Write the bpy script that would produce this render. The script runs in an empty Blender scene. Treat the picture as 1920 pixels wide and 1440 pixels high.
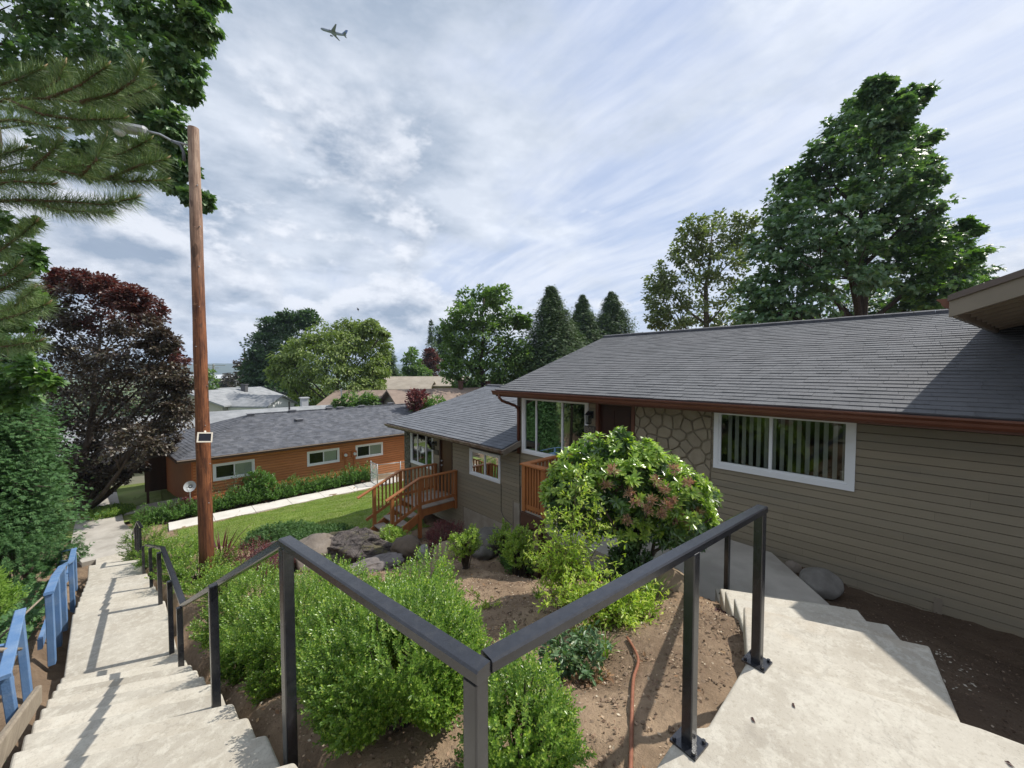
import bpy, math, random
import numpy as np
from mathutils import Vector, Matrix

# ------------------------------------------------------------------ camera, sky, sun
SC = bpy.context.scene
COL = SC.collection
R = math.radians
F_PX, YAW, PITCH = 721.0, R(43.1), R(2.07)
cam_d = bpy.data.cameras.new('camera'); cam = bpy.data.objects.new('camera', cam_d); COL.objects.link(cam)
cam_d.sensor_width = 36.0; cam_d.lens = 36.0 * F_PX / 1920.0
cam_d.clip_start = 0.05; cam_d.clip_end = 30000
cam.location = (0, 0, 0); cam.rotation_euler = (R(90) - PITCH, 0, -YAW)
SC.camera = cam
SUN_B, SUN_E = R(111), R(49)          # bearing from +Y clockwise, elevation
SC.view_settings.view_transform = 'Standard'; SC.view_settings.look = 'None'
SC.view_settings.gamma = 1.0; SC.view_settings.exposure = 0.55
SC.cycles.use_denoising = True
SC.cycles.max_bounces = 8; SC.cycles.transparent_max_bounces = 12
SC.cycles.sample_clamp_indirect = 6.0

Fv = np.array([math.sin(YAW), math.cos(YAW), 0.0]); Rv = np.array([math.cos(YAW), -math.sin(YAW), 0.0]); Zv = np.array([0, 0, 1.0])
def ray(u, v):
    r = (u - 960) / F_PX; up = -(v - 720) / F_PX
    f2 = math.cos(PITCH) + math.sin(PITCH) * up; u2 = -math.sin(PITCH) + math.cos(PITCH) * up
    return Fv * f2 + Rv * r + Zv * u2
def at(u, v, D):
    d = ray(u, v); return d * (D / float(d @ Fv))
def gz(u, v, z):
    d = ray(u, v); return d * (z / d[2])
def onX(u, v, X):
    d = ray(u, v); return d * (X / d[0])
def onY(u, v, Y):
    d = ray(u, v); return d * (Y / d[1])
SK = R(3.4)                            # the long stair is turned 3.4 degrees from the houses
def sp(s, p, z=0.0):
    return np.array([-math.sin(SK) * s + math.cos(SK) * p, math.cos(SK) * s + math.sin(SK) * p, z])

def nd(nt, t, loc=None, **kw):
    n = nt.nodes.new(t)
    for k, v in kw.items():
        setattr(n, k, v)
    return n
def lk(nt, a, b): nt.links.new(a, b)
class NT:
    """tiny helper for node maths"""
    def __init__(s, nt): s.nt = nt
    def put(s, sock, v):
        if isinstance(v, (int, float)): sock.default_value = v
        elif isinstance(v, (tuple, list)):
            dv = sock.default_value
            sock.default_value = tuple(v) + ((1.0,) if len(dv) == 4 and len(v) == 3 else ())
        else: s.nt.links.new(v, sock)
    def m(s, op, a, b=0.0, c=0.0, clamp=False):
        n = nd(s.nt, 'ShaderNodeMath', operation=op); n.use_clamp = clamp
        s.put(n.inputs[0], a); s.put(n.inputs[1], b); s.put(n.inputs[2], c); return n.outputs[0]
    def vm(s, op, a, b=(0, 0, 0), out=0):
        n = nd(s.nt, 'ShaderNodeVectorMath', operation=op); s.put(n.inputs[0], a); s.put(n.inputs[1], b); return n.outputs[out]
    def sc(s, a, k):
        n = nd(s.nt, 'ShaderNodeVectorMath', operation='SCALE'); s.put(n.inputs[0], a); s.put(n.inputs['Scale'], k); return n.outputs[0]
    def dot(s, a, b):
        n = nd(s.nt, 'ShaderNodeVectorMath', operation='DOT_PRODUCT'); s.put(n.inputs[0], a); s.put(n.inputs[1], b); return n.outputs['Value']
    def ss(s, x, lo, hi):
        n = nd(s.nt, 'ShaderNodeMapRange', interpolation_type='SMOOTHSTEP'); s.put(n.inputs[0], x)
        n.inputs[1].default_value = lo; n.inputs[2].default_value = hi; return n.outputs[0]
    def noise(s, vec, scale, detail=6.0, rough=0.5, dist=0.0, lac=2.0, out=0, dim='3D'):
        n = nd(s.nt, 'ShaderNodeTexNoise', noise_dimensions=dim); s.put(n.inputs['Vector'], vec)
        n.inputs['Scale'].default_value = scale; n.inputs['Detail'].default_value = detail
        n.inputs['Roughness'].default_value = rough; n.inputs['Distortion'].default_value = dist; n.inputs['Lacunarity'].default_value = lac
        return n.outputs[out]
    def mix(s, f, a, b):
        n = nd(s.nt, 'ShaderNodeMix', data_type='RGBA'); s.put(n.inputs[0], f); s.put(n.inputs[6], a); s.put(n.inputs[7], b); return n.outputs[2]
    def comb(s, x, y, z=0.0):
        n = nd(s.nt, 'ShaderNodeCombineXYZ'); s.put(n.inputs[0], x); s.put(n.inputs[1], y); s.put(n.inputs[2], z); return n.outputs[0]

W = bpy.data.worlds.new('World'); SC.world = W; W.use_nodes = True
wt = W.node_tree; wt.nodes.clear(); q = NT(wt)
sky = nd(wt, 'ShaderNodeTexSky', sky_type='NISHITA'); sky.sun_disc = False
sky.sun_elevation = SUN_E; sky.sun_rotation = SUN_B; sky.dust_density = 1.5
BG, EXPG, SEEDV, SEED2 = 0.10, 2 ** 0.36, (-5.3, 14.2, 2.4), (-3.7, -8.8, 0.2)
tc = nd(wt, 'ShaderNodeTexCoord'); dirv = q.vm('NORMALIZE', tc.outputs['Generated'])
sx = nd(wt, 'ShaderNodeSeparateXYZ'); lk(wt, dirv, sx.inputs[0])
zz = q.m('ADD', q.m('MAXIMUM', sx.outputs[2], 0.0), 0.10)
P = q.comb(q.m('DIVIDE', sx.outputs[0], zz), q.m('DIVIDE', sx.outputs[1], zz))
right = q.dot(dirv, tuple(Rv))
def pl(u, v):
    d = ray(u, v); d = d / np.linalg.norm(d); return d[:2] / (max(d[2], 0) + 0.10)
# high thin cirrus, combed along the wind
c0, c1 = pl(1180, 330), pl(1640, 60); ang = math.atan2(*(c1 - c0)[::-1])
ea = (math.cos(ang), math.sin(ang), 0); eb = (-math.sin(ang), math.cos(ang), 0)
warp = q.sc(q.vm('SUBTRACT', q.noise(P, 0.45, 2, out=1), (0.5, 0.5, 0.5)), 0.55)
Pw = q.vm('ADD', P, warp)
def streak(k1, k2, sc_, det, ro):
    pc = q.comb(q.m('MULTIPLY', q.dot(Pw, ea), k1), q.m('MULTIPLY', q.dot(Pw, eb), k2)); return q.noise(pc, sc_, det, ro, 0.1)
ci = q.m('ADD', q.m('MULTIPLY', streak(0.30, 1.0, 1.3, 5, .55), .6), q.m('MULTIPLY', streak(0.5, 2.6, 2.4, 8, .65), .4))
veil = q.noise(P, 0.9, 6, 0.55)
cirrus = q.m('ADD', q.m('MULTIPLY', q.ss(ci, 0.38, 0.60), .78), q.m('MULTIPLY', q.ss(veil, 0.36, 0.66), 0.34), clamp=True)
left = q.ss(right, 0.55, -0.25)
cirrus = q.m('ADD', q.m('MULTIPLY', cirrus, 0.88), q.m('MULTIPLY', left, 0.20), clamp=True)
def C(r, g, b): return tuple(np.array((r, g, b)) / BG / EXPG)
skyblue = q.mix(0.25, C(0.40, 0.50, 0.73), q.sc(sky.outputs[0], 1.0))
base = q.mix(cirrus, skyblue, C(0.74, 0.79, 0.90))
# soft grey stratocumulus deck, thicker to the left of the view
SH = (math.sin(SUN_B) * 0.20, math.cos(SUN_B) * 0.20, 0)
Pd = q.comb(q.m('DIVIDE', sx.outputs[0], q.m('ADD', zz, 0.10)), q.m('DIVIDE', sx.outputs[1], q.m('ADD', zz, 0.10)), q.m('MULTIPLY', sx.outputs[2], 2.4))
def cum(vec):
    return q.m('ADD', q.m('MULTIPLY', q.noise(vec, 0.62, 12, 0.54, 0.0), 0.76), q.m('MULTIPLY', q.noise(vec, 3.0, 9, 0.60, 0.0), 0.26))
Po = q.vm('ADD', Pd, SEEDV); n0 = cum(Po); n1 = cum(q.vm('ADD', Po, (SH[0], SH[1], 0.16)))
cov = q.m('ADD', n0, q.m('MULTIPLY', q.ss(right, 0.40, -0.38), 0.125))
dens = q.ss(cov, 0.49, 0.62)
core = q.ss(cov, 0.52, 0.70)
lit = q.m('ADD', q.m('MULTIPLY', q.m('SUBTRACT', n0, n1), 8.0), 0.26, clamp=True)
bright = q.m('ADD', q.m('MULTIPLY', lit, 0.75), q.m('MULTIPLY', q.m('SUBTRACT', 1.0, core), 0.50), clamp=True)
GREY, LITE = C(0.265, 0.345, 0.465), C(0.78, 0.83, 0.92)
skyc = q.mix(q.m('MULTIPLY', dens, 0.95), base, q.mix(bright, GREY, LITE))
# heaped cumulus low over the horizon
Dv = q.vm('MULTIPLY', dirv, (1.0, 1.0, 1.75))
def heap(off):
    v_ = q.vm('ADD', Dv, (SEED2[0], SEED2[1], SEED2[2] + off)); return q.m('ADD', q.m('MULTIPLY', q.noise(v_, 2.7, 12, 0.55), .74), q.m('MULTIPLY', q.noise(v_, 9, 8, 0.60), .26))
h0, h1 = heap(0.0), heap(0.055)
hcov = q.m('ADD', h0, q.m('ADD', q.m('MULTIPLY', q.ss(right, 0.45, -0.40), 0.075), q.m('MULTIPLY', q.ss(sx.outputs[2], 0.40, 0.06), 0.065)))
hm = q.m('MULTIPLY', q.ss(hcov, 0.555, 0.615), q.ss(q.m('ADD', sx.outputs[2], q.m('MULTIPLY', q.ss(right, -0.2, 0.35), 0.10)), 0.66, 0.44))
hl = q.m('ADD', q.m('MULTIPLY', q.m('SUBTRACT', h0, h1), 9.0), q.m('ADD', 0.34, q.m('MULTIPLY', q.ss(hcov, 0.70, 0.58), 0.36)), clamp=True)
skyc = q.mix(q.m('MULTIPLY', hm, 0.86), skyc, q.mix(hl, C(0.29, 0.365, 0.485), C(0.82, 0.85, 0.92)))
hz = q.ss(sx.outputs[2], 0.10, 0.0)
skyc = q.mix(q.m('MULTIPLY', hz, 0.45), skyc, C(0.50, 0.62, 0.80))
bgn = nd(wt, 'ShaderNodeBackground'); lk(wt, skyc, bgn.inputs[0]); bgn.inputs[1].default_value = BG
wo = nd(wt, 'ShaderNodeOutputWorld'); lk(wt, bgn.outputs[0], wo.inputs[0])

sun_d = bpy.data.lights.new('sun', 'SUN'); sun_d.energy = 3.6; sun_d.angle = R(0.55); sun_d.color = (1.0, 0.95, 0.87)
sun = bpy.data.objects.new('sun', sun_d); COL.objects.link(sun)
to_sun = Vector((math.sin(SUN_B) * math.cos(SUN_E), math.cos(SUN_B) * math.cos(SUN_E), math.sin(SUN_E)))
sun.rotation_euler = to_sun.to_track_quat('Z', 'Y').to_euler(); sun.location = to_sun * 60

# ------------------------------------------------------------------ helpers
random.seed(7); rng = np.random.default_rng(7)
ORG = {}
def _origin(parent):
    return ORG.get(parent.name, np.zeros(3)) if parent is not None else np.zeros(3)
def link(o, parent=None, origin=None):
    COL.objects.link(o)
    if parent is not None: o.parent = parent; ORG[o.name] = _origin(parent)
    elif origin is not None: o.location = origin; ORG[o.name] = np.array(origin, float)
    return o
def tag(o, label=None, cat=None, group=None, kind=None):
    if label: o['label'] = label
    if cat: o['category'] = cat
    if group: o['group'] = group
    if kind: o['kind'] = kind
    return o
def thing(name, label, cat, loc=(0, 0, 0), group=None):
    o = bpy.data.objects.new(name, None); o.empty_display_size = 0.2
    link(o, None, loc); return tag(o, label, cat, group)
def np_mesh(name, V, faces, m, parent=None, origin=None, smooth=False):
    """faces: list of int arrays (n,k)"""
    V = np.asarray(V, np.float64)
    org = _origin(parent) if parent is not None else (np.array(origin, float) if origin is not None else np.zeros(3))
    me = bpy.data.meshes.new(name); me.vertices.add(len(V)); me.vertices.foreach_set('co', (V - org).astype(np.float32).ravel())
    faces = [np.asarray(f, np.int32) for f in faces if len(f)]
    nl = sum(f.size for f in faces); nf = sum(len(f) for f in faces)
    me.loops.add(nl); me.polygons.add(nf)
    me.loops.foreach_set('vertex_index', np.concatenate([f.ravel() for f in faces]))
    tot = np.concatenate([np.full(len(f), f.shape[1], np.int32) for f in faces])
    me.polygons.foreach_set('loop_start', np.concatenate([[0], np.cumsum(tot)[:-1]]).astype(np.int32))
    me.polygons.foreach_set('use_smooth', np.full(nf, smooth))
    me.update(calc_edges=True); me.validate()
    if m: me.materials.append(m)
    return link(bpy.data.objects.new(name, me), parent, origin)
class MB:
    def __init__(s): s.v = []; s.f = []
    def add(s, V, Fc):
        b = len(s.v); s.v.extend([tuple(map(float, p)) for p in V]); s.f.extend([[b + i for i in f] for f in Fc]); return s
    def box(s, x0, x1, y0, y1, z0, z1):
        V = [(x0, y0, z0), (x1, y0, z0), (x1, y1, z0), (x0, y1, z0), (x0, y0, z1), (x1, y0, z1), (x1, y1, z1), (x0, y1, z1)]
        return s.add(V, [(0, 3, 2, 1), (4, 5, 6, 7), (0, 1, 5, 4), (1, 2, 6, 5), (2, 3, 7, 6), (3, 0, 4, 7)])
    def obox(s, o, a, b, c):
        """box from corner o along three edge vectors"""
        o, a, b, c = [np.array(t, float) for t in (o, a, b, c)]
        V = [o, o + a, o + a + b, o + b, o + c, o + a + c, o + a + b + c, o + b + c]
        return s.add(V, [(0, 3, 2, 1), (4, 5, 6, 7), (0, 1, 5, 4), (1, 2, 6, 5), (2, 3, 7, 6), (3, 0, 4, 7)])
    def beam(s, p0, p1, w, h, up=(0, 0, 1), bev=0.0):
        p0, p1, up = np.array(p0, float), np.array(p1, float), np.array(up, float)
        d = p1 - p0; d = d / np.linalg.norm(d); sd = np.cross(d, up)
        if np.linalg.norm(sd) < 1e-4: sd = np.cross(d, (1, 0, 0))
        sd /= np.linalg.norm(sd); u2 = np.cross(sd, d)
        if bev <= 0: prof = [(-w / 2, -h / 2), (w / 2, -h / 2), (w / 2, h / 2), (-w / 2, h / 2)]
        else:
            b = bev; prof = [(-w/2+b, -h/2), (w/2-b, -h/2), (w/2, -h/2+b), (w/2, h/2-b), (w/2-b, h/2), (-w/2+b, h/2), (-w/2, h/2-b), (-w/2, -h/2+b)]
        n = len(prof); V = [p + sd * x + u2 * y for p in (p0, p1) for x, y in prof]
        Fc = [tuple(range(n))[::-1], tuple(range(n, 2 * n))] + [(i, (i + 1) % n, n + (i + 1) % n, n + i) for i in range(n)]
        return s.add(V, Fc)
    def tube(s, pts, rad, n=8, cap=True):
        pts = [np.array(p, float) for p in pts]
        if np.isscalar(rad): rad = [rad] * len(pts)
        V = []; prev = None
        for i, p in enumerate(pts):
            d = pts[min(i + 1, len(pts) - 1)] - pts[max(i - 1, 0)]; d /= (np.linalg.norm(d) + 1e-9)
            if prev is None:
                a = np.cross(d, (0, 0, 1.0)); a = np.cross(d, (1.0, 0, 0)) if np.linalg.norm(a) < 1e-3 else a
            else: a = prev - d * (prev @ d)
            a /= np.linalg.norm(a) + 1e-9; prev = a; b = np.cross(d, a)
            V += [p + rad[i] * (a * math.cos(2 * math.pi * k / n) + b * math.sin(2 * math.pi * k / n)) for k in range(n)]
        Fc = [(i * n + k, i * n + (k + 1) % n, (i + 1) * n + (k + 1) % n, (i + 1) * n + k) for i in range(len(pts) - 1) for k in range(n)]
        if cap: Fc += [tuple(range(n))[::-1], tuple(range((len(pts) - 1) * n, len(pts) * n))]
        return s.add(V, Fc)
    def prism(s, poly, z0, z1):
        """poly: list of (x,y) ccw; z1 may be list"""
        n = len(poly); V = [(x, y, z0) for x, y in poly] + [(x, y, z1) for x, y in poly]
        return s.add(V, [tuple(range(n))[::-1], tuple(range(n, 2 * n))] + [(i, (i + 1) % n, n + (i + 1) % n, n + i) for i in range(n)])
    def quad(s, a, b, c, d): return s.add([a, b, c, d], [(0, 1, 2, 3)])
    def build(s, name, m, parent=None, smooth=False, origin=None):
        org = _origin(parent) if parent is not None else (np.array(origin, float) if origin is not None else np.zeros(3))
        me = bpy.data.meshes.new(name); me.from_pydata([tuple(np.array(p) - org) for p in s.v], [], s.f); me.update()
        if m: me.materials.append(m)
        if smooth: me.polygons.foreach_set('use_smooth', [True] * len(me.polygons))
        return link(bpy.data.objects.new(name, me), parent, origin)
def copy_tree(o, parent=None, loc=None, **kw):
    c = o.copy(); COL.objects.link(c)
    if parent is not None: c.parent = parent
    for ch in list(o.children): copy_tree(ch, c)
    if loc is not None: c.location = loc
    return c
def bevel(o, w=0.004, seg=2):
    md = o.modifiers.new('bevel', 'BEVEL'); md.width = w; md.segments = seg; md.limit_method = 'ANGLE'; return o

# ------------------------------------------------------------------ materials
MATS = {}
def mat(name, c1, c2=None, rough=0.7, scale=6.0, detail=6, bump=0.0, bscale=None, spec=0.4, island=None, metal=0.0, stretch=None,
        blotch=None, bscl=0.7, coat=0.0):
    if name in MATS: return MATS[name]
    m = bpy.data.materials.new(name); m.use_nodes = True; nt = m.node_tree; b = nt.nodes['Principled BSDF']; t = NT(nt)
    tcn = nd(nt, 'ShaderNodeTexCoord'); vec = tcn.outputs['Object']
    if stretch: vec = t.vm('MULTIPLY', vec, stretch)
    col = None
    if c2 is not None:
        f = t.ss(t.noise(vec, scale, detail, 0.6), 0.3, 0.7); col = t.mix(f, c1, c2)
    if blotch is not None:
        f = t.ss(t.noise(vec, bscl, 5, 0.6), 0.45, 0.68); col = t.mix(f, col if col is not None else c1, blotch)
    if island:
        g = nd(nt, 'ShaderNodeNewGeometry'); k = t.m('ADD', t.m('MULTIPLY', g.outputs['Random Per Island'], 2 * island), 1 - island)
        col = t.sc(col, k) if col is not None else t.sc(tuple(c1), k)
    if col is not None: lk(nt, col, b.inputs['Base Color'])
    else: b.inputs['Base Color'].default_value = (*c1, 1)
    b.inputs['Roughness'].default_value = rough; b.inputs['Metallic'].default_value = metal
    b.inputs['Specular IOR Level'].default_value = spec; b.inputs['Coat Weight'].default_value = coat
    if bump:
        bn = nd(nt, 'ShaderNodeBump'); bn.inputs['Strength'].default_value = bump; bn.inputs['Distance'].default_value = 0.02
        lk(nt, t.noise(vec, bscale or scale * 3, 8, 0.65), bn.inputs['Height']); lk(nt, bn.outputs[0], b.inputs['Normal'])
    MATS[name] = m; return m
def leafmat(name, cols, rough=0.45, spec=0.5, trans=0.30, tcol=None):
    """cols: list of (pos, rgb) picked per leaf"""
    m = bpy.data.materials.new(name); m.use_nodes = True; nt = m.node_tree; t = NT(nt); b = nt.nodes['Principled BSDF']
    g = nd(nt, 'ShaderNodeNewGeometry'); r = nd(nt, 'ShaderNodeValToRGB'); lk(nt, g.outputs['Random Per Island'], r.inputs[0])
    cr = r.color_ramp
    while len(cr.elements) > 1: cr.elements.remove(cr.elements[-1])
    for i, (p, c) in enumerate(cols):
        c = tuple(min(.6, x * 1.55) for x in c)
        e = cr.elements[0] if i == 0 else cr.elements.new(p); e.position = p; e.color = (*c, 1)
    tcn = nd(nt, 'ShaderNodeTexCoord'); f = t.m('ADD', t.m('MULTIPLY', t.noise(tcn.outputs['Object'], 1.3, 3), 0.7), 0.65)
    col = t.sc(r.outputs[0], f); lk(nt, col, b.inputs['Base Color'])
    b.inputs['Roughness'].default_value = rough; b.inputs['Specular IOR Level'].default_value = spec
    tr = nd(nt, 'ShaderNodeBsdfTranslucent'); lk(nt, t.vm('MULTIPLY', col, tcol or (1.5, 1.7, 0.6)), tr.inputs[0])
    mx = nd(nt, 'ShaderNodeMixShader'); mx.inputs[0].default_value = trans
    lk(nt, b.outputs[0], mx.inputs[1]); lk(nt, tr.outputs[0], mx.inputs[2])
    lk(nt, mx.outputs[0], nt.nodes['Material Output'].inputs[0]); MATS[name] = m; return m
def glassmat(name='window_glass', tint=.62, k=.85):
    m = bpy.data.materials.new(name); m.use_nodes = True; nt = m.node_tree; nt.nodes.clear()
    gl = nd(nt, 'ShaderNodeBsdfGlossy'); gl.inputs['Roughness'].default_value = 0.015; gl.inputs['Color'].default_value = (0.9, 0.95, 0.95, 1)
    tr = nd(nt, 'ShaderNodeBsdfTransparent'); tr.inputs[0].default_value = (tint, tint * 1.03, tint * 1.01, 1)
    fr = nd(nt, 'ShaderNodeFresnel'); fr.inputs[0].default_value = 1.55; t = NT(nt)
    mx = nd(nt, 'ShaderNodeMixShader'); lk(nt, t.m('ADD', t.m('MULTIPLY', fr.outputs[0], k), 0.01, clamp=True), mx.inputs[0])
    lk(nt, tr.outputs[0], mx.inputs[1]); lk(nt, gl.outputs[0], mx.inputs[2])
    o = nd(nt, 'ShaderNodeOutputMaterial'); lk(nt, mx.outputs[0], o.inputs[0]); return m
GLASS = glassmat(); SCREEN = glassmat('screened_glass', .22, .5); GLASSD = glassmat('shaded_glass', .40, .42); GLASSB = glassmat('clear_glass', .80, .55)
def concmat():
    m = bpy.data.materials.new('concrete'); m.use_nodes = True; nt = m.node_tree; t = NT(nt); b = nt.nodes['Principled BSDF']
    tcn = nd(nt, 'ShaderNodeTexCoord'); v = tcn.outputs['Object']
    col = t.mix(t.ss(t.noise(v, 1.3, 6, .6), .32, .68), (0.40, 0.362, 0.298), (0.53, 0.493, 0.42))
    gi = nd(nt, 'ShaderNodeNewGeometry'); col = t.sc(col, t.m('ADD', t.m('MULTIPLY', gi.outputs['Random Per Island'], .26), .83))
    col = t.mix(t.m('MULTIPLY', t.ss(t.noise(v, 12, 9, .72), .47, .62), .62), col, (0.56, 0.53, 0.455))
    col = t.mix(t.m('MULTIPLY', t.ss(t.noise(v, 30, 6, .7), .52, .66), .45), col, (0.33, 0.295, 0.235))
    col = t.mix(t.m('MULTIPLY', t.ss(t.noise(v, 4.1, 9, .72, .6), .56, .70), .42), col, (0.27, 0.245, 0.205))
    col = t.mix(t.m('MULTIPLY', t.ss(t.noise(v, 0.9, 5, .6), .58, .72), .45), col, (0.42, 0.335, 0.235))
    col = t.mix(t.m('MULTIPLY', t.ss(t.noise(v, 70, 3, .6), .56, .70), .35), col, (0.23, 0.21, 0.18))
    vo = nd(nt, 'ShaderNodeTexVoronoi', feature='DISTANCE_TO_EDGE'); vo.inputs['Scale'].default_value = .55
    wv = t.vm('ADD', v, t.sc(t.noise(v, 3, 6, .6, out=1), .35)); lk(nt, wv, vo.inputs['Vector'])
    col = t.mix(t.m('MULTIPLY', t.ss(vo.outputs[0], .004, .001), .16), col, (0.14, 0.125, 0.105))
    lk(nt, col, b.inputs['Base Color']); b.inputs['Roughness'].default_value = .88; b.inputs['Specular IOR Level'].default_value = .25
    bn = nd(nt, 'ShaderNodeBump'); bn.inputs['Strength'].default_value = .35; bn.inputs['Distance'].default_value = .012
    lk(nt, t.m('ADD', t.noise(v, 80, 6, .7), t.m('MULTIPLY', t.noise(v, 9, 5, .6), .6)), bn.inputs['Height']); lk(nt, bn.outputs[0], b.inputs['Normal']); return m
CONC = concmat()
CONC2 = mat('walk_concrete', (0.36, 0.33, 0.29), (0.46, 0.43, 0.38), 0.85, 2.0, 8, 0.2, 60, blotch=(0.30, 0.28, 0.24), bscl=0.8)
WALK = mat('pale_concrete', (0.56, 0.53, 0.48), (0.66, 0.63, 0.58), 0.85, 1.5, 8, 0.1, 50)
SIDE = mat('taupe_siding', (0.265, 0.222, 0.155), (0.295, 0.248, 0.175), 0.6, 1.2, 6, 0.08, 90, island=0.06, stretch=(1, .25, 3), blotch=(0.225, 0.20, 0.15), bscl=0.8)
ORNG = mat('orange_siding', (0.46, 0.175, 0.06), (0.52, 0.205, 0.075), 0.6, 1.5, 6, 0.05, 60, island=0.07)
SHIN = mat('grey_shingle', (0.122, 0.126, 0.133), (0.155, 0.159, 0.167), 0.9, 3, 8, 0.6, 160, island=0.055, blotch=(0.148, 0.15, 0.158), bscl=0.6)
SHIN2 = mat('slate_shingle', (0.125, 0.135, 0.152), (0.165, 0.175, 0.195), 0.9, 3, 8, 0.5, 160, island=0.09)
SHIN3 = mat('dark_shingle', (0.082, 0.088, 0.104), (0.13, 0.135, 0.15), 0.9, 2.5, 8, 0.5, 120, island=0.24)
WHITE = mat('white_vinyl', (0.78, 0.79, 0.80), None, 0.4)
BROWN = mat('brown_gutter', (0.115, 0.040, 0.022), (0.14, 0.05, 0.028), 0.42, 3, spec=0.5)
DBROWN = mat('dark_brown_wood', (0.055, 0.024, 0.014), (0.07, 0.03, 0.018), 0.45, 4, stretch=(1, 1, .1))
CEDAR = mat('cedar_stain', (0.40, 0.155, 0.05), (0.30, 0.108, 0.034), 0.55, 5, 7, 0.15, 50, stretch=(1, 1, .2), island=0.12)
DECKW = mat('grey_deck_board', (0.30, 0.26, 0.22), (0.38, 0.33, 0.28), 0.7, 4, 7, 0.15, 60, island=0.12)
BLACKM = mat('black_metal', (0.009, 0.010, 0.014), (0.014, 0.016, 0.022), 0.24, 40, 3, 0.03, 300, spec=0.8, blotch=(0.022, 0.023, 0.027), bscl=26)
BLUEP = mat('blue_paint', (0.095, 0.19, 0.365), (0.125, 0.225, 0.40), 0.55, 6, 7, 0.2, 60, island=0.06, blotch=(0.17, 0.26, 0.41), bscl=5)
TIMB = mat('weathered_timber', (0.25, 0.205, 0.155), (0.34, 0.285, 0.215), 0.85, 6, 8, 0.5, 40, stretch=(6, .6, 6))
TRIM = mat('taupe_trim', (0.22, 0.185, 0.14), (0.25, 0.21, 0.16), 0.6, 3)
FNDN = mat('foundation_concrete', (0.29, 0.25, 0.20), (0.38, 0.335, 0.27), 0.9, 3, 8, 0.3, 40)
BARK = mat('bark', (0.045, 0.034, 0.026), (0.09, 0.07, 0.055), 0.9, 9, 8, 0.8, 30, stretch=(1, 1, .3))
BARKL = mat('pale_bark', (0.10, 0.085, 0.07), (0.17, 0.15, 0.125), 0.9, 9, 8, 0.6, 30, stretch=(1, 1, .3))
GREYM = mat('grey_metal', (0.42, 0.43, 0.44), None, 0.4, metal=0.6)
GALV = mat('galvanised_steel', (0.33, 0.35, 0.37), (0.38, 0.40, 0.41), 0.45, 20, metal=0.35)
DARK = mat('dark_interior', (0.03, 0.028, 0.025), None, 0.9)
BLIND2 = mat('pale_blind', (0.86, 0.88, 0.80), None, 0.6)
BLIND = mat('blind_vinyl', (0.50, 0.50, 0.46), None, 0.6)
# ------------------------------------------------------------------ terrain
A_Y = [-60, -3, 0, 1.8, 5.2, 7.7, 12, 13.4, 17.2, 24, 32, 60, 120, 300, 900, 6000]
A_Z = [-1.5, -1.7, -1.75, -1.9, -3.35, -3.6, -4.75, -4.9, -6.5, -6.62, -7.0, -10, -17, -27, -34, -36]
B_Y = [-60, 0.2, 0.7, 1.0, 5.0, 9.0, 10.5, 13.0, 17.0, 20.8, 24, 32, 60, 120, 300, 900, 6000]
B_Z = [-1.5, -1.7, -1.85, -1.95, -3.3, -4.45, -4.8, -5.2, -5.95, -6.57, -6.62, -7.0, -10, -17, -27, -34, -36]
def sst(x, a, b):
    t = np.clip((x - a) / (b - a), 0, 1); return t * t * (3 - 2 * t)
# stair treads: (s at right edge, z below)
STEPS = []                            # (s0, s1, z) treads of the long stair, descending
NOSE1, NOSE2, NOSE3 = 1.80, 7.75, 13.4
STEPS.append((-3.0, NOSE1, -1.70))
for i in range(10): STEPS.append((NOSE1 + i * .40, NOSE1 + (i + 1) * .40, -1.70 - .1636 * (i + 1)))
STEPS.append((NOSE1 + 10 * .40, NOSE2, -3.50))
for i in range(7): STEPS.append((NOSE2 + i * .60, NOSE2 + (i + 1) * .60, -3.50 - .1625 * (i + 1)))
STEPS.append((NOSE2 + 7 * .60, NOSE3, -4.80))
for i in range(9): STEPS.append((NOSE3 + i * .42, NOSE3 + (i + 1) * .42, -4.80 - .175 * (i + 1)))
STEPS.append((NOSE3 + 9 * .42, 19.5, -6.55))
PR, PL, SKEW = 0.52, -0.43, 0.52
def stair_z(s):
    """lowest tread level near s"""
    out = np.full(np.shape(s), -6.55)
    for s0, s1, z in STEPS: out = np.where((s >= s0) & (s < s1), z, out)
    return out
SLAB = [(5.13, 1.78), (5.80, 0.68), (6.84, 1.51), (6.93, 4.6), (5.40, 4.75), (4.75, 3.4), (4.85, 2.3)]
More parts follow.
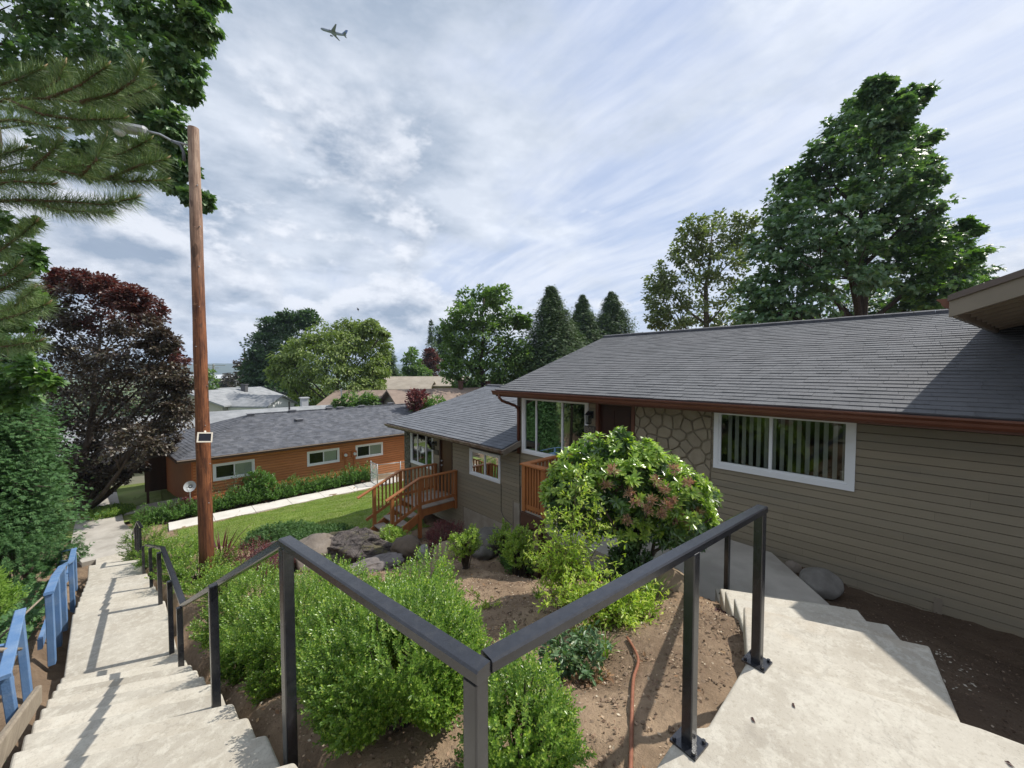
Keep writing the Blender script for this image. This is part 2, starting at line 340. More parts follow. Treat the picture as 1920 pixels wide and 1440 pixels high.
def gh(X, Y):
    X = np.asarray(X, float); Y = np.asarray(Y, float)
    a = np.interp(Y, A_Y, A_Z); b = np.interp(Y, B_Y, B_Z) - 0.10 * np.clip(X - 2, 0, 4) * (Y < 12) - .5 * sst(X, 4.2, 5.0) * sst(Y, 6.5, 5.0)
    c = np.interp(X, [0.6, 2.5, 4, 5.5, 6.2, 7, 30], [-1.85, -1.95, -2.3, -2.72, -2.95, -3.0, -2.6])
    b = b + (c - b) * sst(Y, 1.3, 0.55) * sst(X, 1.0, 2.4)
    w = sst(X, 0.7, 2.6); z = a + (b - a) * w
    z = np.where((X > 4.7) & (X < 7.1) & (Y > 0.7) & (Y < 5.2), np.minimum(z, -2.95), z)
    st_ = (X > 2.7) & (X < 5.3) & (Y > .70) & (Y < 2.1)
    z = np.where(st_, np.minimum(z, np.interp(X, [2.7, 3.3, 3.8, 4.3, 5.3], [-1.9, -2.0, -2.25, -2.5, -2.98])), z)
    s = math.cos(SK) * Y - math.sin(SK) * X; p = math.cos(SK) * X + math.sin(SK) * Y
    zs = stair_z(s + 0.75) - 0.16
    k = sst(p, 0.75, 0.56) * sst(p, -0.75, -0.5) * (s < 20)
    z = np.minimum(z, z + (zs - z) * k)
    z = np.where((s > 18.8) & (s < 30.2) & (p > -1.5) & (p < .95), np.minimum(z, -6.72), z)
    und = 0.035 * np.sin(X * 2.3 + 1.3 * np.sin(Y * 1.7)) * np.cos(Y * 2.1 + X) + 0.02 * np.sin(5.1 * X + 2 * Y) * np.sin(4.3 * Y - X)
    z = z + und * (np.hypot(X, Y) < 60)
    far = np.hypot(X, Y) > 150
    return z + far * (1.5 * np.sin(X * .01) * np.cos(Y * .013))
def axis(a, b, st, lo, hi):
    ax = list(np.arange(a, b + 1e-6, st)); d = st; x = b
    while x < hi: d *= 1.18; x += d; ax.append(x)
    d = st; x = a; left = []
    while x > lo: d *= 1.18; x -= d; left.append(x)
    return np.array(left[::-1] + ax)
def ground_mat():
    m = bpy.data.materials.new('soil_ground'); m.use_nodes = True; nt = m.node_tree; t = NT(nt); b = nt.nodes['Principled BSDF']
    tcn = nd(nt, 'ShaderNodeTexCoord'); v = tcn.outputs['Object']; x = nd(nt, 'ShaderNodeSeparateXYZ'); lk(nt, v, x.inputs[0])
    n1 = t.noise(v, 1.2, 8, 0.65); n2 = t.noise(v, 14, 8, 0.7); n3 = t.noise(v, 0.35, 5, 0.6)
    soil = t.mix(t.ss(n1, .35, .68), (0.195, 0.137, 0.09), (0.36, 0.262, 0.175))
    soil = t.mix(t.m('MULTIPLY', t.ss(n2, .5, .75), .6), soil, (0.38, 0.285, 0.195))
    bed_shade = t.m('MULTIPLY', t.ss(x.outputs[0], 2.9, 4.2), t.ss(x.outputs[1], 1.7, 0.7))          # house shade painted into the soil of the bed along the wall
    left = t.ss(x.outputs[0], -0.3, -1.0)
    soil = t.mix(t.m('MULTIPLY', t.m('ADD', bed_shade, t.m('MULTIPLY', left, .5), clamp=True), .8), soil, t.mix(n1, (0.045, 0.030, 0.022), (0.10, 0.07, 0.05)))
    grass = t.mix(n3, (0.10, 0.14, 0.04), (0.16, 0.20, 0.06))
    far = t.ss(x.outputs[1], 24, 27)
    col = t.mix(far, soil, grass); lk(nt, col, b.inputs['Base Color']); b.inputs['Roughness'].default_value = 0.95; b.inputs['Specular IOR Level'].default_value = 0.15
    bn = nd(nt, 'ShaderNodeBump'); bn.inputs['Strength'].default_value = 1.0; bn.inputs['Distance'].default_value = 0.05
    lk(nt, t.m('ADD', t.m('MULTIPLY', t.noise(v, 9, 10, 0.7), .6), t.m('MULTIPLY', n2, .5)), bn.inputs['Height']); lk(nt, bn.outputs[0], b.inputs['Normal'])
    return m
xa = axis(-5, 9, 0.11, -6500, 6500); ya = axis(-3, 25, 0.14, -400, 6500)
GX, GY = np.meshgrid(xa, ya); nx, ny = len(xa), len(ya)
idx = np.arange(nx * ny).reshape(ny, nx)
Fg = np.stack([idx[:-1, :-1], idx[:-1, 1:], idx[1:, 1:], idx[1:, :-1]], -1).reshape(-1, 4)
GZ = gh(GX, GY)
near = (np.hypot(GX, GY) < 30)
GZ = GZ + near * rng.normal(0, 0.011, GZ.shape)
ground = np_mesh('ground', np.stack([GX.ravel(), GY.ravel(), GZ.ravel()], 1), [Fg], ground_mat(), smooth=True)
tag(ground, 'brown sloping garden soil and land falling away to the valley', 'ground', kind='structure')

# lawn between the pale walk and the planting bed
def lawn_edge(Y):   # lower X limit of the lawn
    return np.interp(Y, [10.5, 12, 14, 17, 20.8], [2.9, 2.0, 1.3, .75, .45])
def lawn_right(Y):
    return np.interp(Y, [9.6, 10.0, 11.3, 11.4, 13.2, 13.4, 20.8], [4.6, 4.6, 4.6, 6.9, 6.9, 14, 14])
def in_lawn(X, Y):
    return (X > lawn_edge(Y)) & (X < lawn_right(Y)) & (Y < 20.72) & (Y > 10.3 - 0.25 * (X - 3))
lx = np.arange(.3, 14.01, .15); ly = np.arange(9.5, 20.9, .15); LX, LY = np.meshgrid(lx, ly)
li = np.arange(LX.size).reshape(LX.shape); Fl = np.stack([li[:-1, :-1], li[:-1, 1:], li[1:, 1:], li[1:, :-1]], -1).reshape(-1, 4)
keep = in_lawn(LX, LY).ravel()[Fl].all(1)
LAWN = mat('lawn_turf', (0.12, 0.18, 0.032), (0.20, 0.25, 0.062), 0.9, 1.6, 7, 0.6, 40, blotch=(0.19, 0.21, 0.07), bscl=0.55)
lawn = np_mesh('lawn', np.stack([LX.ravel(), LY.ravel(), gh(LX, LY).ravel() + .02], 1), [Fl[keep]], LAWN, smooth=True)
tag(lawn, 'short green lawn sloping between the pale walk and the rock garden', 'lawn', kind='structure')
# far lawn behind the plum tree
mb = MB(); pts = [(-3.6, 22.0), (0.2, 24.0), (0.2, 31), (-5.5, 31)]
mb.add([(x, y, float(gh(x, y)) + .05) for x, y in pts], [(0, 1, 2, 3)])
tag(mb.build('side_lawn', LAWN), 'sunlit patch of lawn behind the plum tree trunk', 'lawn', kind='structure')

# ------------------------------------------------------------------ paved things
mb = MB()
for i, (s0, s1, z) in enumerate(STEPS):
    if i == 0: continue
    s1b = s1 + 0.03
    last = (i == len(STEPS) - 1)
    s0k = s0 + SKEW; s1k = s1b + (SKEW if not last else 0)
    poly = [sp(s0, PR)[:2], sp(s1b, PR)[:2], sp(s1k, PL)[:2], sp(s0k, PL)[:2]]
    mb.prism([tuple(c) for c in poly], z - .34 - (.6 if s1 - s0 < 1 else .1), z - .0006 * (i % 3))
steps = bevel(mb.build('concrete_stairs', CONC), 0.02, 3)
tag(steps, 'long pale concrete stair with landings descending beside the blue railing', 'stairs', kind='structure')
top = [tuple(sp(-3.0, -1.9)[:2]), (3.2, -2.6), (2.84, -.23), (2.55, .66), (1.90, .66), (1.80, .74), (0.70, .74), tuple(sp(0.9, PR + .1)[:2]), tuple(sp(NOSE1, PR)[:2]), tuple(sp(NOSE1 + SKEW, PL)[:2]), tuple(sp(NOSE1 + SKEW, PL - .5)[:2])]
mb = MB(); mb.prism(top, -2.35, -1.70)
RS = [((2.55, .66), (2.84, -.23)), ((3.40, .93), (3.83, -.08)), ((3.80, 1.12), (4.31, .14)), ((4.20, 1.32), (4.77, .36)), ((4.55, 1.48), (5.12, .47)), ((4.85, 1.63), (5.46, .58)), ((5.13, 1.78), (5.80, .68))]
for i in range(6):
    (l0, r0), (l1, r1) = RS[i], RS[i + 1]
    z = -1.70 - .18 * i
    if i == 0: continue
    (lm, rm) = RS[i - 1]
    mb.prism([lm, rm, RS[i][1], RS[i][0]], z - .75, z)
(lm, rm) = RS[5]
walk_up = bevel(mb.build('concrete_landing', CONC), 0.016, 3)
tag(walk_up, 'pale concrete landing and short flight of steps turning down to the house', 'landing', kind='structure')
mb = MB()
cut = [((4.85, 1.63), (5.46, .58), (5.80, .68), (5.13, 1.78))]
mb.prism([(4.85, 1.63), (5.46, .58), (5.80, .68), (6.84, 1.51), (6.88, 2.40), (4.90, 2.40)], -3.1, -2.78)
mb.prism([(4.90, 2.412), (6.88, 2.412), (6.90, 3.7), (4.95, 3.7)], -3.1, -2.78)
mb.prism([(4.95, 3.712), (6.90, 3.712), (6.92, 4.8), (5.40, 4.8)], -3.1, -2.781)
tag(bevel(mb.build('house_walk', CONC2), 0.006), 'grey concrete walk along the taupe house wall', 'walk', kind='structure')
mb = MB()
x = 0.35
while x < 9.4:
    mb.box(x, x + 1.485, 20.85, 21.95, -6.9, -6.53); x += 1.5
tag(bevel(mb.build('pale_walk', WALK), 0.008), 'straight white concrete walk between lawn and clipped hedge', 'walk', kind='structure')
mb = MB()
mb.prism([tuple(sp(19.48, -.75)[:2]), tuple(sp(19.48, .72)[:2]), tuple(sp(21.3, .75)[:2]), tuple(sp(21.3, -1.1)[:2])], -6.95, -6.553)
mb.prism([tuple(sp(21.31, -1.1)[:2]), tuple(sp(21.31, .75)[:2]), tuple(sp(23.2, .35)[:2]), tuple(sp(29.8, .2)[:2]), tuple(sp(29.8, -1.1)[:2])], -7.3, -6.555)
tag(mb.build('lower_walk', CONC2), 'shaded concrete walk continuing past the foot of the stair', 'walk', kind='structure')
mb = MB()
a = np.array(sp(25.2, .1)[:2]); e = np.array([2.2, 25.6])
d = (e - a) / np.linalg.norm(e - a); n = np.array([-d[1], d[0]])
for i in range(3):
    p0 = a + d * (1.3 * i + .25); p1 = a + d * (1.3 * (i + 1) + .24)
    mb.prism([tuple(p0 - n * .45), tuple(p1 - n * .45), tuple(p1 + n * .45), tuple(p0 + n * .45)], -7.2, -6.54)
tag(mb.build('porch_walk', CONC2), 'concrete path leading to the orange house porch', 'walk', kind='structure')

# ------------------------------------------------------------------ building helpers
def siding(mb, o, a, n, w, z0, z1, ex=0.113, holes=(), th=0.013, zb=None, gr=.011):
    """lapped boards on a wall: o = (x,y), a along, n outward; zb(x)=bottom limit"""
    o = np.array([*o, 0.0]); a = np.array([*a, 0.0]); n = np.array([*n, 0.0])
    k = 0; z = z1
    while z > z0 + 1e-3:
        zt = z; zl = max(z - ex, z0); z -= ex
        zm = (zt + zl) / 2
        segs = [(0.0, w)]
        for (h0, h1, g0, g1) in holes:
            if g0 < zm < g1:
                ns = []
                for (u0, u1) in segs:
                    if h1 <= u0 or h0 >= u1: ns.append((u0, u1)); continue
                    if h0 > u0: ns.append((u0, h0))
                    if h1 < u1: ns.append((h1, u1))
                segs = ns
        for (u0, u1) in segs:
            u = u0; first = True
            while u < u1 - 1e-6:
                L = (random.uniform(1.2, 3.6) if first else 3.6); first = False
                v = min(u + L, u1)
                if u1 - v < 0.4: v = u1
                e = random.uniform(-.0015, .0015)
                p = lambda s, zz, off: o + a * s + n * off + np.array([0, 0, zz])
                g = 0.0012 if v < u1 else 0
                A = p(u, zl + gr, th + e); B = p(v - g, zl + gr, th + e); Cc = p(v - g, zt, th * .72); D = p(u, zt, th * .72)
                A2 = p(u, zl + gr * .5, -.006 - gr * .5); B2 = p(v - g, zl + gr * .5, -.006 - gr * .5); A3 = p(u, zl, th * .72); B3 = p(v - g, zl, th * .72)
                mb.quad(A, B, Cc, D); mb.quad(A2, B2, B, A); mb.quad(A3, B3, B2, A2); u = v
def shingles(mb, o, a, up, W_, L_, ex=0.14, tab=0.30, th=0.013, lim=None, jit=0.008):
    o, a, up = np.array(o, float), np.array(a, float), np.array(up, float)
    a /= np.linalg.norm(a); up /= np.linalg.norm(up); n = np.cross(a, up)
    if n[2] < 0: n = -n
    V = []; Fc = []
    k = int(math.ceil(L_ / ex))
    for i in range(k):
        u0 = i * ex; u1 = min(u0 + ex + .02, L_)
        lo, hi = lim(u0 + ex / 2) if lim else (0.0, W_)
        x = lo - random.uniform(0, tab)
        while x < hi:
            t = tab * random.uniform(.93, 1.07); xa_, xb_ = max(x, lo), min(x + t - .004, hi); x += t
            if xb_ - xa_ < .01: continue
            h = th + random.uniform(-jit * .4, jit); e0 = u0 - random.uniform(-.004, .004)
            b = len(V)
            V += [o + a * xa_ + up * e0 + n * h, o + a * xb_ + up * e0 + n * h, o + a * xb_ + up * u1 + n * .002, o + a * xa_ + up * u1 + n * .002,
                  o + a * xa_ + up * e0, o + a * xb_ + up * e0]
            Fc += [(b, b + 1, b + 2, b + 3), (b + 4, b + 5, b + 1, b)]
    return mb.add(V, Fc)
def window(parent, o, a, n, u0, u1, z0, z1, splits=(.5,), tw=0.07, blinds=True, bl_from=0, label=None, sill=True, bl_open=0.5, dark=False, glass=None):
    """window on wall plane: frame + panes (+ vertical blinds)"""
    o = np.array([*o, 0.0]); a = np.array([*a, 0.0]); n = np.array([*n, 0.0]); Z = np.array([0, 0, 1.0])
    P_ = lambda u, z, off: o + a * u + Z * z + n * off
    mb = MB()
    def bar(ua, ub, za, zb, o0, o1): mb.obox(P_(ua, za, o0), a * (ub - ua), Z * (zb - za), n * (o1 - o0))
    # outer casing
    bar(u0, u1, z1 - tw, z1, -.02, .032); bar(u0, u1, z0, z0 + tw * 1.1, -.02, .036)
    bar(u0, u0 + tw, z0 + tw * 1.1, z1 - tw, -.02, .032); bar(u1 - tw, u1, z0 + tw * 1.1, z1 - tw, -.02, .032)
    ws = tw * .55
    iu0, iu1, iz0, iz1 = u0 + tw, u1 - tw, z0 + tw * 1.1, z1 - tw
    bar(iu0, iu1, iz1 - ws, iz1, -.03, .014); bar(iu0, iu1, iz0, iz0 + ws, -.03, .014)
    bar(iu0, iu0 + ws, iz0 + ws, iz1 - ws, -.03, .014); bar(iu1 - ws, iu1, iz0 + ws, iz1 - ws, -.03, .014)
    cuts = [iu0 + ws] + [iu0 + (iu1 - iu0) * s for s in splits] + [iu1 - ws]
    for c in cuts[1:-1]: bar(c - ws * .55, c + ws * .55, iz0 + ws, iz1 - ws, -.03, .018)
    fr = mb.build('window', WHITE, parent)
    if label: fr['label'] = label
    for i in range(len(cuts) - 1):
        c0 = cuts[i] + (ws * .55 if i else 0); c1 = cuts[i + 1] - (ws * .55 if i < len(cuts) - 2 else 0)
        off = -.012 if i % 2 == 0 else -.004; gm = SCREEN if (dark and i == 0) else (glass or GLASS)
        g = MB(); g.obox(P_(c0, iz0 + ws, off - .004), a * (c1 - c0), Z * (iz1 - iz0 - 2 * ws), n * .004); g.build('pane', gm, fr)
    if blinds:
        b = MB(); u = iu0 + .05; j = 0
        while u < iu1 - .05:
            th_ = R(random.uniform(18, 30)) if bl_open > 0.6 else R(random.uniform(14, 26))
            w = .085 if bl_open < .6 else .055; dv = a * math.cos(th_) * w + n * math.sin(th_) * w
            c = P_(u, iz0 + .02, -.075)
            V = [c - dv / 2, c + dv / 2, c + dv / 2 + Z * (iz1 - iz0 - .05), c - dv / 2 + Z * (iz1 - iz0 - .05)]
            b.add(V, [(0, 1, 2, 3)]); u += .079 if bl_open < .6 else .105; j += 1
        b.build('blind', BLIND if bl_open > .6 else BLIND2, fr)
    return fr
def wall_lamp(parent, o, a, n, u, z):
    o = np.array([*o, 0.0]); a = np.array([*a, 0.0]); n = np.array([*n, 0.0])
    c = o + a * u + n * .12 + np.array([0, 0, z]); mb = MB()
    mb.obox(o + a * (u - .05) + np.array([0, 0, z - .02]), a * .1, np.array([0, 0, .16]), n * .02)
    mb.tube([o + a * u + n * .02 + np.array([0, 0, z + .1]), c + np.array([0, 0, .14])], .012, 6)
    mb.tube([c + np.array([0, 0, .15]), c + np.array([0, 0, .11]), c + np.array([0, 0, .06])], [.01, .05, .085], 8)
    for k in range(4):
        t = math.pi / 4 + k * math.pi / 2; d = a * math.cos(t) * .06 + n * math.sin(t) * .06
        mb.beam(c + d + np.array([0, 0, -.12]), c + d + np.array([0, 0, .06]), .008, .008)
    mb.tube([c + np.array([0, 0, -.135]), c + np.array([0, 0, -.12])], [.05, .07], 8)
    w = mb.build('wall_lamp', BLACKM, parent)
    g = MB(); g.tube([c + np.array([0, 0, -.12]), c + np.array([0, 0, .05])], .05, 10); g.build('lamp_glass', GLASS, w); return w
def voronoi_stones(mb, o, a, n, w, z0, z1, cell, seed, th=0.032, gap=0.010):
    rs = np.random.default_rng(seed); h = z1 - z0
    pts = []
    for _ in range(4000):
        p = rs.uniform([-.1, -.1], [w + .1, h + .1]); dm = cell * rs.choice([.42, .6, .8, 1.0, 1.25])
        if all(np.hypot(*(p - r)) > dm for r in pts): pts.append(p)
    o = np.array([*o, 0.0]); a = np.array([*a, 0.0]); n = np.array([*n, 0.0])
    for i, p in enumerate(pts):
        poly = [np.array(t, float) for t in ((gap/2, gap/2), (w - gap/2, gap/2), (w - gap/2, h - gap/2), (gap/2, h - gap/2))]
        for j, r in enumerate(pts):
            if i == j: continue
            nn = r - p; L = np.hypot(*nn)
            if L > cell * 4: continue
            nn /= L; dlim = L / 2 - gap * rs.uniform(.35, 1.0); out = []
            for k in range(len(poly)):
                A, B = poly[k], poly[(k + 1) % len(poly)]; da, db = (A - p) @ nn - dlim, (B - p) @ nn - dlim
                if da <= 0: out.append(A)
                if (da < 0) != (db < 0): out.append(A + (B - A) * (da / (da - db)))
            poly = out
            if len(poly) < 3: break
        if len(poly) < 3: continue
        # wobble the outline
        pl2 = []
        for k in range(len(poly)):
            A, B = poly[k], poly[(k + 1) % len(poly)]; L = np.hypot(*(B - A)); m_ = max(1, int(L / .07))
            for q_ in range(m_):
                pt = A + (B - A) * (q_ / m_); c2 = np.mean(poly, 0); r_ = pt - c2
                pl2.append(c2 + r_ * (1 - rs.uniform(0, .035) - (.06 if q_ == 0 else 0)))
        c2 = np.mean(pl2, 0); t_ = th * rs.uniform(.7, 1.15); m_ = len(pl2)
        W3 = lambda q_, off: o + a * q_[0] + np.array([0, 0, z0 + q_[1]]) + n * off
        V = [W3(q_, 0) for q_ in pl2] + [W3(q_, t_ * .75) for q_ in pl2] + [W3(c2 + (q_ - c2) * .9, t_) for q_ in pl2]
        Fc = [(k, (k + 1) % m_, m_ + (k + 1) % m_, m_ + k) for k in range(m_)] + [(m_ + k, m_ + (k + 1) % m_, 2 * m_ + (k + 1) % m_, 2 * m_ + k) for k in range(m_)]
        Fc.append(tuple(range(2 * m_, 3 * m_))); mb.add(V, Fc)
STONE = mat('veneer_stone', (0.27, 0.225, 0.155), (0.33, 0.28, 0.20), 0.8, 5, 8, 0.5, 30, island=0.10)
MORTAR = mat('veneer_mortar', (0.21, 0.175, 0.12), (0.26, 0.215, 0.15), 0.95, 9, 6, 0.4, 60)
STONE2 = mat('dark_veneer_stone', (0.13, 0.125, 0.095), (0.17, 0.16, 0.12), 0.85, 5, 8, 0.5, 30, island=0.2)

def gable_body(parent, x0, x1, y0, y1, zg, ez, xr, rz, m=SIDE, front=False, back_eave=None):
    """closed shell (side, back walls, gables) without the front wall"""
    mb = MB(); xe2 = x1
    be = ez
    for y, e in ((y0, .0), (y1, .0)):
        mb.add([(x0, y, zg), (x1, y, zg), (x1, y, be), (xr, y, rz), (x0, y, ez)], [(0, 1, 2, 3, 4)])
    mb.quad((x1, y0, zg), (x1, y1, zg), (x1, y1, be), (x1, y0, be))
    mb.quad((x0, y0, zg), (x1, y0, zg), (x1, y1, zg), (x0, y1, zg))
    return mb.build('side_wall', m, parent)
# ------------------------------------------------------------------ taupe house (main)
XW, XE = 7.0, 6.35
def roof_slab(parent, xe, ez, xr, rz, y0, y1, shmat, ex=0.14, tab=.3, name='roof', jit=.005):
    """front slope as shingles over a sheathing slab, plain back slope"""
    mb = MB(); s = np.array([xr - xe, 0, rz - ez]); L = np.linalg.norm(s)
    n = np.array([-(rz - ez), 0, xr - xe]) / L
    mb.obox(np.array([xe + .02, y0, ez + .006]) - n * .03, s * ((L - .02) / L), np.array([0, y1 - y0, 0]), n * .028)
    mb.add([(xr, y0, rz), (xr, y1, rz), (2 * xr - xe, y1, ez), (2 * xr - xe, y0, ez)], [(0, 3, 2, 1)])
    shingles(mb, (xe, y0, ez), (0, 1, 0), s, y1 - y0, L, ex, tab, jit=jit)
    rfo = mb.build(name, shmat, parent); mb = MB()
    # raised ridge cap, tab by tab
    y = y0
    while y < y1 - .02:
        y2 = min(y + .29, y1); e = random.uniform(0, .006)
        mb.add([(xr - .15, y, rz - .050 + e), (xr - .15, y2, rz - .050 + e), (xr - .15, y2, rz + .018 + e), (xr - .15, y, rz + .018 + e), (xr, y, rz + .055 + e), (xr, y2, rz + .055 + e), (xr + .15, y, rz - .05), (xr + .15, y2, rz - .05)],
               [(0, 1, 2, 3), (3, 2, 5, 4), (4, 5, 7, 6), (0, 3, 4, 6), (1, 7, 5, 2)]); y += .295
    mb.build('ridge_cap', mat('ridge_shingle', (.060, .062, .072), (.085, .088, .10), .9, 6, 7, .5, 90, island=.12), rfo); return rfo  # shade on the cap's front face painted in as darker shingle
def gutter(parent, x, y0, y1, z, m=BROWN, w=.12, h=.115, name='gutter'):
    prof = [(0, 0), (0, -h), (-w * .55, -h), (-w * .72, -h * .72), (-w * .78, -h * .45), (-w, -h * .18), (-w, 0), (-w + .012, 0), (-w + .012, -h * .2), (-.01, -h * .2)]
    mb = MB(); n = len(prof)
    V = [(x + px, y, z + pz) for y in (y0, y1) for px, pz in prof]
    mb.add(V, [(i, (i + 1) % n, n + (i + 1) % n, n + i) for i in range(n)] + [tuple(range(n)), tuple(range(n, 2 * n))[::-1]])
    return mb.build(name, m, parent)
house = thing('main_house', 'taupe lap sided house with stone panel, brown gutter and large grey shingle roof', 'house', (XW, 3.0, -2.9))
Y0M, Y1M = -1.9, 7.15
EZ, XR, RZ = -0.50, 11.3, 1.13
WB, WT = -3.05, -0.62
u = lambda Y: Y - Y0M
WN = [(u(.60), u(2.41), -1.66, -.635), (u(3.89), u(4.81), -2.78, -.66), (u(5.00), u(7.07), -2.14, -.66)]
ST = (u(2.45), u(3.89), -2.95, -.60)
mb = MB(); siding(mb, (XW, Y0M), (0, 1), (-1, 0), Y1M - Y0M, WB, WT, .113, [(a + .02, b - .02, c + .02, d - .02) for a, b, c, d in WN] + [ST])
mb.build('wall', SIDE, house)
gable_body(house, XW + .02, 15.6, Y0M, Y1M - .01, -4.6, WT, XR, RZ - .12)
mb = MB()
mb.box(XW - .012, XW + .1, Y0M, Y1M - .02, -3.9, WB - .002)
mb.build('foundation', FNDN, house)
mb = MB(); mb.box(XW - .02, XW + .05, Y1M - .01, Y1M + .11, -2.2, WT); mb.build('corner_trim', DBROWN, house)
mb = MB(); mb.box(XW - .022, XW - .002, -.235, -.165, -3.0, -2.80); mb.build('trim_block', TRIM, house)
# soffit and fascia
mb = MB(); mb.box(XE + .06, XW + .02, Y0M, 7.40, WT, WT + .012); mb.build('soffit', TRIM, house)
mb = MB(); mb.box(XE + .03, XE + .06, Y0M, 7.42, EZ - .16, EZ - .02); mb.build('fascia', BROWN, house)
mb = MB()
s = np.array([XR - XE, 0, RZ - EZ]); mb.obox((XE + .03, 7.36, EZ - .17), s, (0, .05, 0), (0, 0, .15)); mb.build('rake_board', BROWN, house)
roof_slab(house, XE, EZ, XR, RZ, Y0M, 7.42, SHIN)
gutter(house, XE + .028, Y0M, 7.46, EZ - .012)
mb = MB(); mb.tube([(XE - .03, 7.22, EZ - .10), (XE - .03, 7.22, EZ - .19), (XE + .06, 7.22, EZ - .27), (XW - .15, 7.20, EZ - .42), (XW - .06, 7.19, EZ - .50), (XW - .055, 7.18, EZ - .62), (XW - .055, 7.18, -2.16)], .038, 8)
mb.build('downspout', BROWN, house, smooth=True)
WO, WA, WNN = (XW - .008, Y0M), (0, 1), (-1, 0)
window(house, WO, WA, WNN, *WN[0], splits=(.55,), tw=.07, bl_open=1.0, glass=GLASSB)
window(house, WO, WA, WNN, *WN[2], splits=(.35, .78), tw=.065, blinds=False, glass=GLASSD)
# door
mb = MB(); a0, a1, z0, z1 = WN[1]
mb.box(XW + .05, XW + .09, Y0M + a0 + .07, Y0M + a1 - .07, z0, z1 - .06)
for zz0, zz1 in ((-2.6, -1.75), (-1.6, -.85)):
    for q0, q1 in ((.14, .42), (.50, .78)): mb.box(XW + .042, XW + .05, Y0M + a0 + q0, Y0M + a0 + q1, zz0, zz1)
door = mb.build('door', mat('red_brown_door', (0.030, 0.008, 0.005), (0.042, 0.012, 0.007), .45, 5), house)
mb = MB(); mb.tube([(XW + .05, Y0M + a1 - .15, -1.75), (XW - .02, Y0M + a1 - .15, -1.75)], [.012, .032], 10); mb.build('handle', GREYM, door, smooth=True)
mb = MB()
mb.box(XW - .03, XW + .1, Y0M + a0, Y0M + a0 + .07, z0, z1); mb.box(XW - .03, XW + .1, Y0M + a1 - .07, Y0M + a1, z0, z1); mb.box(XW - .03, XW + .1, Y0M + a0 + .07, Y0M + a1 - .07, z1 - .06, z1)
mb.build('door_frame', BROWN, house)
mb = MB(); mb.box(XW - .004, XW + .05, 2.45, 3.885, -2.95, -.61); mb.build('mortar_bed', MORTAR, house)
mb = MB(); voronoi_stones(mb, (XW - .004, 2.45), (0, 1), (-1, 0), 1.435, -2.94, -.612, .36, 5); mb.build('stone_veneer', STONE, house)
wall_lamp(house, (XW - .01, Y0M), (0, 1), (-1, 0), u(4.92), -1.03)
def number_plaque(parent, y0, y1, z0, z1, txt):
    mb = MB(); mb.box(XW - .045, XW - .012, y0, y1, z0, z1); pq = mb.build('number_plaque', mat('plaque_bronze', (0.055, 0.05, 0.042), (0.075, 0.065, 0.055), .5, 20), parent)
    if not txt: return pq
    cu = bpy.data.curves.new('digits', 'FONT'); cu.body = txt; cu.size = (z1 - z0) * .95; cu.align_x = 'CENTER'; cu.align_y = 'CENTER'; cu.extrude = .004
    t = bpy.data.objects.new('digits_tmp', cu); COL.objects.link(t)
    dg = bpy.context.evaluated_depsgraph_get(); me = bpy.data.meshes.new_from_object(t.evaluated_get(dg)); bpy.data.objects.remove(t)
    M_ = Matrix(((0, 0, -1, XW - .047), (-1, 0, 0, (y0 + y1) / 2), (0, 1, 0, (z0 + z1) / 2), (0, 0, 0, 1)))
    me.transform(M_); me.transform(Matrix.Translation(-Vector(_origin(parent)))); me.materials.append(mat('plaque_digit', (0.20, 0.17, 0.13), None, .5))
    o = bpy.data.objects.new('digits', me); link(o, pq); return pq
number_plaque(house, 4.80, 5.08, -1.40, -1.22, '801')

# ------------------------------------------------------------------ lower taupe house
low = thing('lower_house', 'lower taupe house with blue grey shingle roof and brown front door', 'house', (XW, 10.2, -4.8))
EZ2, RZ2, Y0L, Y1L = -1.98, -0.70, 7.18, 13.42
LH = [(7.93 - Y0L, 9.33 - Y0L, -3.15, -2.36), (10.27 - Y0L, 11.03 - Y0L, -4.08, -2.14), (11.42 - Y0L, 12.98 - Y0L, -3.44, -2.22)]
FD = [(0.22, 9.67 - Y0L, -6, -4.25)]
mb = MB(); siding(mb, (XW, Y0L), (0, 1), (-1, 0), Y1L - Y0L, -5.0, -2.10, .113, [(a + .02, b - .02, c + .02, d - .02) for a, b, c, d in LH] + FD + [(0, .22, -6, -3.52)])
mb.build('wall', SIDE, low)
gable_body(low, XW + .02, 15.6, Y0L, Y1L, -6.0, -2.1, XR, RZ2 - .12)
mb = MB(); mb.box(XW - .014, XW + .1, Y0L, 9.67, -5.3, -4.252); mb.box(XW - .014, XW + .1, Y0L, Y0L + .22, -4.25, -3.522); mb.build('foundation', FNDN, low)
mb = MB(); mb.box(XW - .022, XW - .002, 9.67, 9.72, -4.9, -4.25); mb.build('trim_strip', TRIM, low); mb = MB(); mb.box(XW - .022, XW - .002, 7.40, 7.44, -4.25, -3.5); mb.build('trim_strip', TRIM, low)
mb = MB(); mb.box(XE + .06, XW + .02, Y0L, 13.6, -2.12, -2.108); mb.build('soffit', TRIM, low)
mb = MB(); mb.box(XE + .03, XE + .06, Y0L, 13.63, EZ2 - .15, EZ2 - .02); mb.build('fascia', DBROWN, low)
mb = MB(); s = np.array([XR - XE, 0, RZ2 - EZ2]); mb.obox((XE + .03, 13.60, EZ2 - .17), s, (0, .04, 0), (0, 0, .15)); mb.build('rake_board', TRIM, low); mb = MB()
mb.obox((XE + .03, 7.10, EZ2 - .16), (XW - XE - .05, 0, (XW - XE) * .257), (0, .05, 0), (0, 0, .14)); mb.build('rake_board', TRIM, low)
roof_slab(low, XE, EZ2, XR, RZ2, 7.16, 13.66, SHIN2, .15, .33)
